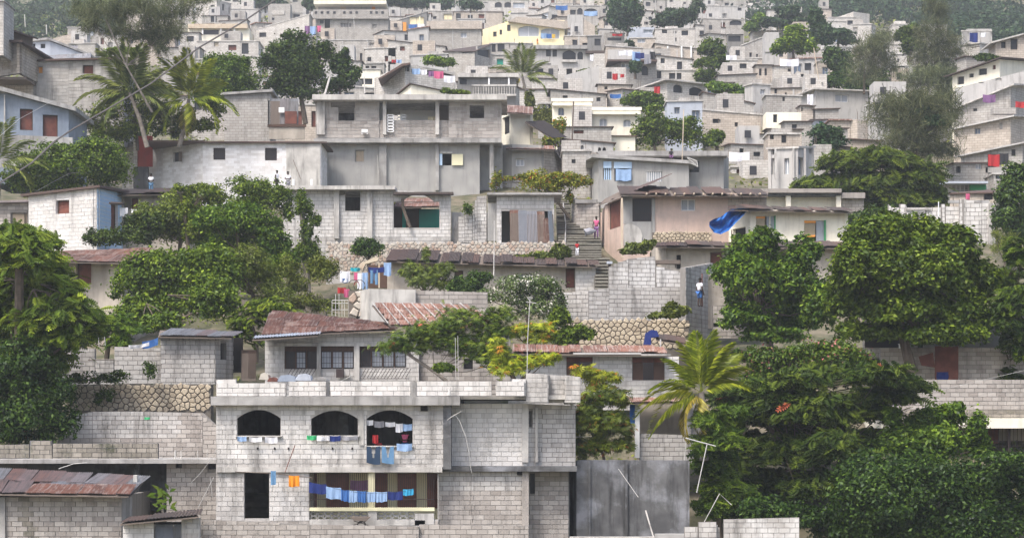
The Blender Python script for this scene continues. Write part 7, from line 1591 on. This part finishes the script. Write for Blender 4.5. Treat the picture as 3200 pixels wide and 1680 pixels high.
SM = [([(1960, 30, 55, 40), (1970, 70, 45, 35), (1930, 55, 35, 35)], 330, 'leaf_far', 'dark tree right of the far arches near the top'), ([(2110, 55, 55, 28), (2090, 75, 45, 20), (2150, 50, 25, 20)], 330, 'leaf_far', 'round dark tree between far houses at the top'),
      ([(2180, 25, 20, 20)], 350, 'leaf_far', 'small tree near the top, right of the round dark one'), ([(2230, 150, 40, 30), (2240, 190, 32, 35), (2200, 200, 30, 20), (2210, 240, 40, 25), (2215, 265, 30, 20)], 250, 'leaf_mid', 'slim leafy tree in the middle of the far hillside'),
      ([(2270, 280, 50, 15), (2320, 295, 45, 18), (2240, 270, 30, 15)], 222, 'leaf_bright', 'low green banana plants right of the arched corner house'), ([(1825, 250, 22, 28), (1822, 235, 15, 14)], 252, 'leaf_mid', 'small round tree under the four arches'),
      ([(2010, 310, 60, 22), (2030, 330, 50, 25), (1970, 320, 30, 20)], 214, 'leaf_mid', 'dark bushy tree left of the blue-grey house'), ([(2050, 390, 60, 45), (2100, 420, 60, 40), (2010, 430, 50, 40), (2150, 400, 40, 35), (2160, 430, 45, 30), (2030, 350, 25, 22)], 186, 'leaf_mid', 'large bright green tree before the cream yellow pair'),
      ([(2240, 430, 25, 25), (2220, 445, 25, 18)], 186, 'leaf_bright', 'small pale tree right of the large bright one'), ([(2480, 125, 50, 35), (2450, 150, 40, 25), (2520, 150, 30, 28), (2490, 95, 35, 15)], 250, 'leaf_bright', 'round-crowned pale tree at upper right'),
      ([(2460, 40, 35, 22), (2420, 75, 45, 18), (2490, 60, 30, 15)], 330, 'leaf_far', 'flat dark trees above the round-crowned pale tree'), ([(2560, 100, 30, 40), (2550, 60, 25, 30), (2575, 130, 30, 18)], 270, 'leaf_far', 'dark upright tree right of the round-crowned one'),
      ([(2620, 195, 40, 38), (2600, 170, 25, 20), (2640, 215, 30, 22)], 236, 'leaf_dark', 'small dark tree left of the wispy casuarina'), ([(2620, 110, 45, 20), (2650, 130, 30, 15)], 275, 'leaf_far', 'spindly tree before the block-topped house'),
      ([(2640, 260, 75, 35), (2700, 280, 70, 45), (2600, 250, 35, 20), (2740, 260, 45, 40), (2700, 320, 40, 20)], 222, 'leaf_dark', 'broad dark bushy tree over the grey fence wall'), ([(2845, 145, 32, 35), (2860, 95, 35, 25), (2820, 110, 25, 25)], 235, 'leaf_dark', 'dense dark tree left of the tallest casuarina'),
      ([(2580, 420, 50, 28), (2590, 450, 50, 30), (2570, 470, 30, 25)], 160, 'leaf_far', 'grey-green tree above the umbrella-crowned tree'), ([(3080, 180, 28, 12), (3100, 185, 25, 10)], 200, 'leaf_dark', 'low dark bush on the right-edge roof'),
      ([(1370, 195, 45, 14), (1350, 185, 25, 10)], 232, 'leaf_bright', 'pale bushy tree top behind the white gable house'), ([(1400, 285, 20, 8), (1440, 290, 25, 8)], 170, 'leaf_bright', 'weeds growing on the grey two-storey roof'),
      ([(1730, 440, 30, 30), (1745, 400, 20, 30)], 168, 'leaf_autumn', 'brownish bush right of the cream house end'), ([(980, 20, 25, 22), (965, 10, 20, 15)], 380, 'leaf_far', 'dark tree left of the holed-parapet house'),
      ([(1240, 5, 60, 22), (1350, 10, 60, 18), (1170, 0, 50, 12)], 430, 'leaf_far', 'row of trees on the skyline above the holed-parapet house'), ([(1470, 15, 35, 18)], 400, 'leaf_far', 'dark tree above the grey house with yellow bay'),
      ([(830, 10, 50, 25), (790, 0, 40, 15), (870, 20, 30, 15)], 430, 'leaf_far', 'tree clump near the top left of the far houses'), ([(1965, 145, 14, 16)], 300, 'leaf_far', 'tiny bush beside the beige far house'), ([(2350, 85, 25, 15), (2370, 65, 25, 18)], 330, 'leaf_bright', 'yellow-tinged bush left of the flat dark trees'), ([(1985, 210, 16, 25)], 245, 'leaf_far', 'thin tree on the slope right of the four arches'),
      ([(2450, 575, 50, 12), (2430, 568, 30, 12)], 172, 'leaf_olive', 'dry grassy bush left of the umbrella-crowned tree'), ([(1640, 810, 50, 14), (1700, 805, 50, 14), (1750, 790, 30, 20)], 119, 'leaf_olive', 'weeds on the bank below the corrugated shed'),
      ([(1990, 775, 35, 15), (2030, 765, 30, 15), (1980, 785, 40, 10)], 121, 'leaf_olive', 'weeds at the foot of the pinkish house'), ([(2110, 975, 35, 20), (2070, 985, 40, 10), (2100, 965, 20, 22)], 101.5, 'leaf_olive', 'bush growing from the block wall above the yellow stones'),
      ([(1820, 1040, 30, 25), (1770, 1060, 40, 35), (1750, 1000, 30, 30)], 98, 'leaf_mid', 'green shrub at the left end of the rounded yellow stones'), ([(2910, 380, 40, 20), (2880, 350, 30, 15)], 156, 'leaf_far', 'pale shrub among the casuarina thicket'),
      ([(1655, 320, 14, 30), (1690, 370, 40, 30)], 196, 'leaf_olive', 'leafy shrubs left of the cream yellow pair'), ([(1385, 1150, 28, 14)], 84, 'leaf_mid', 'small weed clump on the terrace below the feathery tree')]
for i, (b, D, lf, lb) in enumerate(SM):
    a = sum(q[2] * q[3] for q in b)
    small = 'weed' in lb or 'bush' in lb or 'shrub' in lb or 'plants' in lb
    tree('bush' if small else 'tree', lb, 'bush' if small else 'tree', b, D, lf, 'leaf', int(min(5500, 500 + a * 2.0)), .0021 * D if D > 150 else .0028 * D, 30, trunk=0 if small else None, tr=.2)
# banana-like plant with large leaves, one object each
full()
bp = empty('banana_plant', W(510, 1610, 76), 'broad-leaved plant in the gap left of the arched house', 'plant')
m = MB(); m.tube([W(510, 1625, 76), W(508, 1590, 76), W(512, 1560, 76)], .05, 6); m.build('stem', 'bark_pale', bp)
for i in range(26):
    a = R.uniform(-.6, 3.7); L = R.uniform(.30, .5); c = W(510 + R.uniform(-22, 22), 1560 + R.uniform(-30, 30), 76 + R.uniform(-.3, .2)); d = Vector((math.cos(a), R.uniform(-.4, .2), math.sin(a))); s_ = d.cross(Vector((0, 1, 0))).normalized() * .07
    m = MB(); p1 = c + d * L * .45; p2 = c + d * L - Vector((0, 0, .06)); m.quad(c, p1 + s_, p2, p1 - s_); m.build('leaf', 'leaf_mid', bp)
# palms
full()
fr_ = [(97, 1.0, .3, .2), (82, 1.05, .35, .1), (66, 1.0, .45, .2), (54, 1.0, .5, -.2), (112, .95, .4, .3), (126, .85, .5, .1), (42, .95, .6, .4), (150, .95, .85, .3), (166, 1.05, 1.0, .3), (30, .8, .8, .5), (182, .95, 1.15, .6), (75, .9, .3, -.5), (238, .75, .8, .7), (205, .8, 1.1, .5)]
palm('large coconut palm with arching yellow-green fronds, right of the block house', 2190, 1225, 79.5, 2.7, fr_, (2200, 1400), 'leaf_palm', .042, 58, old=(12, 13))
tree('shrub', 'feathery green shrub hiding the trunk of the large palm', 'bush', [(2220, 1310, 55, 40), (2260, 1370, 60, 50), (2200, 1390, 35, 50), (2290, 1290, 50, 40)], 79, 'leaf_mid', 'spray', 900, .5, 26, base=(2230, 1450), flat=.6, trunk=0)
fr2 = [(95, 1.0, .35, .3), (70, 1.0, .45, .3), (120, 1.0, .45, .3), (45, .9, .6, .2), (145, 1.0, .7, .2), (165, 1.05, .9, .3), (20, 1.0, .8, .3), (185, .9, 1.0, .3), (0, .9, 1.0, .3), (60, .9, .4, .8), (110, .9, .5, .8), (205, .8, .9, .5)]
palm('grey-green coconut palm left of the other palm at upper left', 405, 290, 147, 4.4, fr2, (460, 440), 'leaf_palm_far', .07, 40)
palm('yellow-green coconut palm with reddish trunk, right of the grey-green palm', 590, 310, 148, 4.2, [(a - 6, l, d + .1, e) for a, l, d, e in fr2] + [(250, .7, .7, .6), (300, .7, .7, .6)], (560, 440), 'leaf_palm', .07, 40, old=(12,))
palm('far coconut palm among the grey houses, left of the four arches', 1632, 240, 215, 4.0, fr2, (1650, 330), 'leaf_palm_far', .06, 34, old=(11,))
palm('coconut palm cut off by the left edge of the picture', -10, 510, 132, 3.8, fr2, (-10, 640), 'leaf_palm_far', .05, 36)
# wood on the far slopes: one mass
def wood(name, label, boxes, n, leaf='leaf_far'):
    Vs, Is, o0 = [], [], 0
    for (x0, x1, y0, y1, m_) in boxes:
        for _ in range(m_):
            px, py = R.uniform(x0, x1), R.uniform(y0, y1); 
            D = Dg(max(py, 0)) + R.uniform(0, 10) + max(0, -py) * 3
            c = W(px, py, D); c.z = float(zground(c.x, c.y)) + 2; r = R.uniform(3, 6) * D / 450
            p, nr, _c = crown_points(c, (r, r, r * .8), 8, n, .6, .45)
            V, I, nf_ = leaves(p, nr, NR.normal(size=(n, 3)), 1.15 * NR.uniform(.6, 1.3, n) * D / 450, 'leaf'); Vs.append(V); Is.append(I + o0); o0 += len(V)
    o = bulk(name, np.concatenate(Vs), np.concatenate(Is), 4, leaf); tag(o, label, 'wood', kind='stuff')
wood('forest', 'dark wooded slope at the top left corner', [(-300, 420, -60, 110, 150)], 160)
wood('forest', 'dark misty wooded slope across the top right', [(2480, 3500, -200, 40, 200), (2880, 3400, 20, 130, 90), (2330, 2950, -10, 62, 120), (700, 2500, -160, 0, 110)], 170)
# scrub on the ground between houses
def scrub(n, m):
    y = 84 + 436 * NR.uniform(0, 1, n) ** 1.3; x = NR.uniform(-.46, .46, n) * y
    k = NR.normal(size=n) * .7 + np.sin(x * .3) + np.sin(y * .2 + x * .1) > -.3; x, y = x[k], y[k]; n = len(x)
    r = .0075 * y * NR.uniform(.4, 1.3, n)
    X_ = np.repeat(x, m); Y_ = np.repeat(y, m); R_ = np.repeat(r, m); d = unit(NR.normal(size=(n * m, 3))); d[:, 2] = np.abs(d[:, 2])
    X_ = X_ + d[:, 0] * R_ * 1.4; Y_ = Y_ + d[:, 1] * R_; z = zground(X_, Y_) + d[:, 2] * R_ * .8
    s = .0026 * Y_ * NR.uniform(.5, 1.2, n * m)
    nr = unit(d + np.array([0, -.2, .6]) + NR.normal(size=(n * m, 3)) * .5)
    V, I, nf_ = leaves(np.stack([X_, Y_, z], 1), nr, NR.normal(size=(n * m, 3)), s, 'leaf'); o = bulk('undergrowth', V, I, nf_, 'leaf_olive'); tag(o, 'low scrub growing on the bare ground between the houses', 'scrub', kind='stuff')
scrub(3000, 26)
# ------------------------------------------------------------------ remaining small things
full()
c_ = [(-60, 622, 62), (0, 571, 63), (100, 508, 64), (170, 442, 65), (225, 405, 66), (320, 350, 67), (470, 262, 69), (620, 150, 71), (760, 68, 73), (880, -14, 75), (980, -75, 76)]
wire('power_cable', 'thick dark cable sagging diagonally across the upper left of the view', 'cable', c_, .042, 'cable_grey')
wire('telephone_wire', 'thin pale wire crossing before the slate-blue house at left', 'wire', [(0, 425, 100), (60, 372, 104), (160, 318, 110), (180, 310, 112)], .012, 'steel_white')
wire('telephone_wire', 'thin cable rising from the blue gabled house into the dark hedge', 'wire', [(112, 598, 112), (215, 542, 122), (250, 538, 124)], .02, 'cable_grey')
wire('telephone_wire', 'thin wire running across the far right above the white slab', 'wire', [(2700, 1250, 84), (2950, 1215, 83), (3230, 1150, 82)], .008, 'steel_white')
for x0, y0, x1, y1, h, lb in ((1708, 1150, 1640, 300, 0, ''),):
    pass
P_ = [(78, 45, 85, 350, 'pale utility post in front of the left wood'), (145, 75, 150, 330, 'second post before the left wood, nearer the houses'), (2190, 25, 2192, 62, 300, ) ]
wire('utility_pole', 'pale utility post in front of the left wood', 'pole', [(79, 85, 330), (77, 46, 330)], .12, 'concrete_light'); wire('utility_pole', 'shorter pole before the left wood, nearer the houses', 'pole', [(146, 108, 300), (145, 78, 300)], .12, 'concrete_light')
wire('utility_pole', 'pale tall pole right of the round dark tree near the top', 'pole', [(2192, 60, 290), (2190, 24, 290)], .10, 'concrete_light'); wire('utility_pole', 'pale pole beside the white-framed far terrace', 'pole', [(2127, 180, 258), (2125, 122, 258)], .07, 'concrete_light')
wire('utility_pole', 'leaning pale pole right of the round-crowned tree', 'pole', [(2558, 248, 215), (2543, 150, 215)], .07, 'wood_pale'); wire('utility_pole', 'thin upright pole over the ruin at right', 'pole', [(2933, 700, 133), (2933, 630, 133)], .05, 'paint_white')
wire('utility_pole', 'thin pale pole left of the yellow villa', 'pole', [(1108, 90, 300), (1105, 55, 300)], .06, 'steel_white'); wire('mast', 'thin mast crossing the long cream house wall', 'mast', [(1543, 860, 112), (1545, 690, 114)], .035, 'concrete_light')
wire('wooden_post', 'leaning pale post on the roof of the grey two-storey house', 'post', [(1015, 295, 154.5), (1032, 238, 155)], .11, 'concrete_light'); wire('wooden_post', 'upright pale post on the grey two-storey roof', 'post', [(1140, 292, 158), (1138, 240, 158)], .07, 'concrete_light')
tile(2, 0)
person('person in red standing below the yellow villa windows', 255, 448, 60, Dg(141), 'cloth_red', 'cloth_orange', 'stand')
FL = [(65, 95, 160, 135, 430, 'white', 'white washing far above at the far left slope', (1, 0)), (1535, 245, 1620, 290, 318, 'blue', 'blue and white washing on the yellow bay balcony', (1, 0)), (1630, 240, 1690, 300, 318, 'white', 'white sheet on the yellow bay balcony', (1, 0)),
      (1570, 690, 1650, 745, 201, 'lightblue', 'pale blue washing at the left of the long balcony', (1, 0)), (1650, 700, 1720, 750, 201, 'white', 'white washing on the long balcony', (1, 0)), (1735, 715, 1790, 770, 201, 'purple', 'purple clothes in the middle of the long balcony', (1, 0)), (1790, 715, 1885, 790, 201, 'pink', 'pink clothes on the long balcony', (1, 0)), (1890, 760, 2000, 830, 201, 'white', 'large white sheet at the right end of the long balcony', (1, 0)),
      (490, 260, 540, 340, 290, 'purple', 'purple cloth left of the holed-parapet house', (1, 0)), (545, 265, 600, 350, 290, 'lightblue', 'pale blue cloth left of the holed-parapet house', (1, 0)), (615, 260, 655, 325, 289, 'pink', 'pink dress left of the holed-parapet house', (1, 0)), (645, 415, 1040, 440, 300, 'white', 'long white sheet under the holed-parapet house', (1, 0)), (1365, 600, 1410, 632, 238, 'red', 'red cloth before the far white house', (1, 0)), (1410, 600, 1465, 635, 238, 'lightblue', 'pale blue cloth before the far white house', (1, 0)),
      (290, 335, 345, 385, Dg(140) - .5, 'lightblue', 'pale cloth at the left of the right villa window', (2, 0)), (345, 340, 400, 385, Dg(140) - .5, 'blue', 'blue cloth in the right villa window', (2, 0)), (400, 345, 435, 385, Dg(140) - .5, 'yellow', 'yellow cloth in the right villa window', (2, 0)),
      (1070, 515, 1120, 555, 236, 'white', 'white sheet left on the far rooftop line', (2, 0)), (1125, 505, 1215, 555, 236, 'white', 'wide white sheet on the far rooftop line', (2, 0)), (1210, 520, 1290, 610, 236, 'lightblue', 'pale blue clothes on the far rooftop line', (2, 0)), (1240, 530, 1330, 590, 235.5, 'navy', 'dark blue clothes on the far rooftop line', (2, 0)), (1330, 545, 1400, 640, 236, 'grey', 'grey clothes on the far rooftop line', (2, 0)), (1385, 520, 1440, 600, 236, 'black', 'dark clothes at the right of the far rooftop line', (2, 0)),
      (1010, 340, 1110, 362, 265, 'red', 'red and white washing on the small far porch', (2, 0)), (440, 55, 560, 100, 350, 'blue', 'blue washing beside the far dark stair', (2, 0)), (725, 110, 860, 155, 330, 'lightblue', 'coloured washing in the far double arch', (2, 0)), (1010, 740, 1065, 800, 221, 'red', 'red cloth drying on the far bank', (2, 0)), (1090, 745, 1130, 780, 221, 'red', 'reddish cloth right of the one on the far bank', (2, 0)), (985, 945, 1095, 985, 205, 'blue', 'blue and white cloth on the grey far wall', (2, 0)), (785, 550, 820, 610, 250, 'white', 'white cloth in the small far arch', (2, 0)),
      (2155, 555, 2260, 605, 235, 'white', 'white washing on the far slab at right', (2, 0)), (1430, 870, 1490, 935, 206, 'red', 'reddish cloth in the arched corner house window', (2, 0)), (120, 590, 310, 665, 225, 'white', 'white sheeting over the curved far roof', (3, 0)), (395, 950, 455, 1050, 214, 'white', 'white curtain in the grey far doorway', (3, 0)), (2030, 330, 2110, 420, 213, 'navy', 'dark clothes under the rooftop pergola', (3, 0)), (2140, 330, 2190, 370, 213, 'white', 'white cloth under the rooftop pergola', (3, 0)), (2490, 1020, 2600, 1080, 182, 'red', 'orange-red cloth hung at the right edge', (3, 0)), (2160, 950, 2290, 1030, 181, 'purple', 'row of pink and purple clothes over the slab line at right', (3, 0)),
      (2215, 200, 2330, 320, 159, 'red', 'orange-red and black clothes heaped on the right balcony', (3, 1)), (2330, 190, 2420, 300, 159, 'black', 'dark red clothes right of the heap on the balcony', (3, 1)), (2185, 175, 2390, 265, 168, 'white', 'white awning sheet stretched right of the grey slab house', (2, 1)), (1990, 595, 2030, 660, 143, 'pink', 'pink cloth at the beige house below the green wall', (3, 1)), (650, 240, 760, 300, 175, 'lightblue', 'pale blue and pink clothes on the far grey wall', (2, 1))]
for x0, y0, x1, y1, D, c, lb, tl_ in FL:
    tile(*tl_); cloth(lb, x0, y0, x1, y1, D, c, waves=2, group='washing on the far hillside', amp=.08)
# ------------------------------------------------------------------ air
m = MB(); m.box(-415, -60, -22, 415, 880, 262)
mh = bpy.data.materials.new('haze'); mh.use_nodes = True; hn = mh.node_tree; hn.nodes.clear()
pv = hn.nodes.new('ShaderNodeVolumePrincipled'); pv.inputs['Color'].default_value = (.93, .97, 1, 1); pv.inputs['Density'].default_value = HAZE; pv.inputs['Anisotropy'].default_value = .2
ho = hn.nodes.new('ShaderNodeOutputMaterial'); hn.links.new(pv.outputs[0], ho.inputs['Volume'])
MATS['haze'] = mh
hz = m.build('haze', 'haze'); hz['kind'] = 'stuff'; hz['label'] = 'thin blue-white haze hanging over the hillside'
SC.cycles.volume_step_rate = 1; SC.cycles.volume_max_steps = 64
for t in THINGS: t.finish()
bpy.context.view_layer.update()
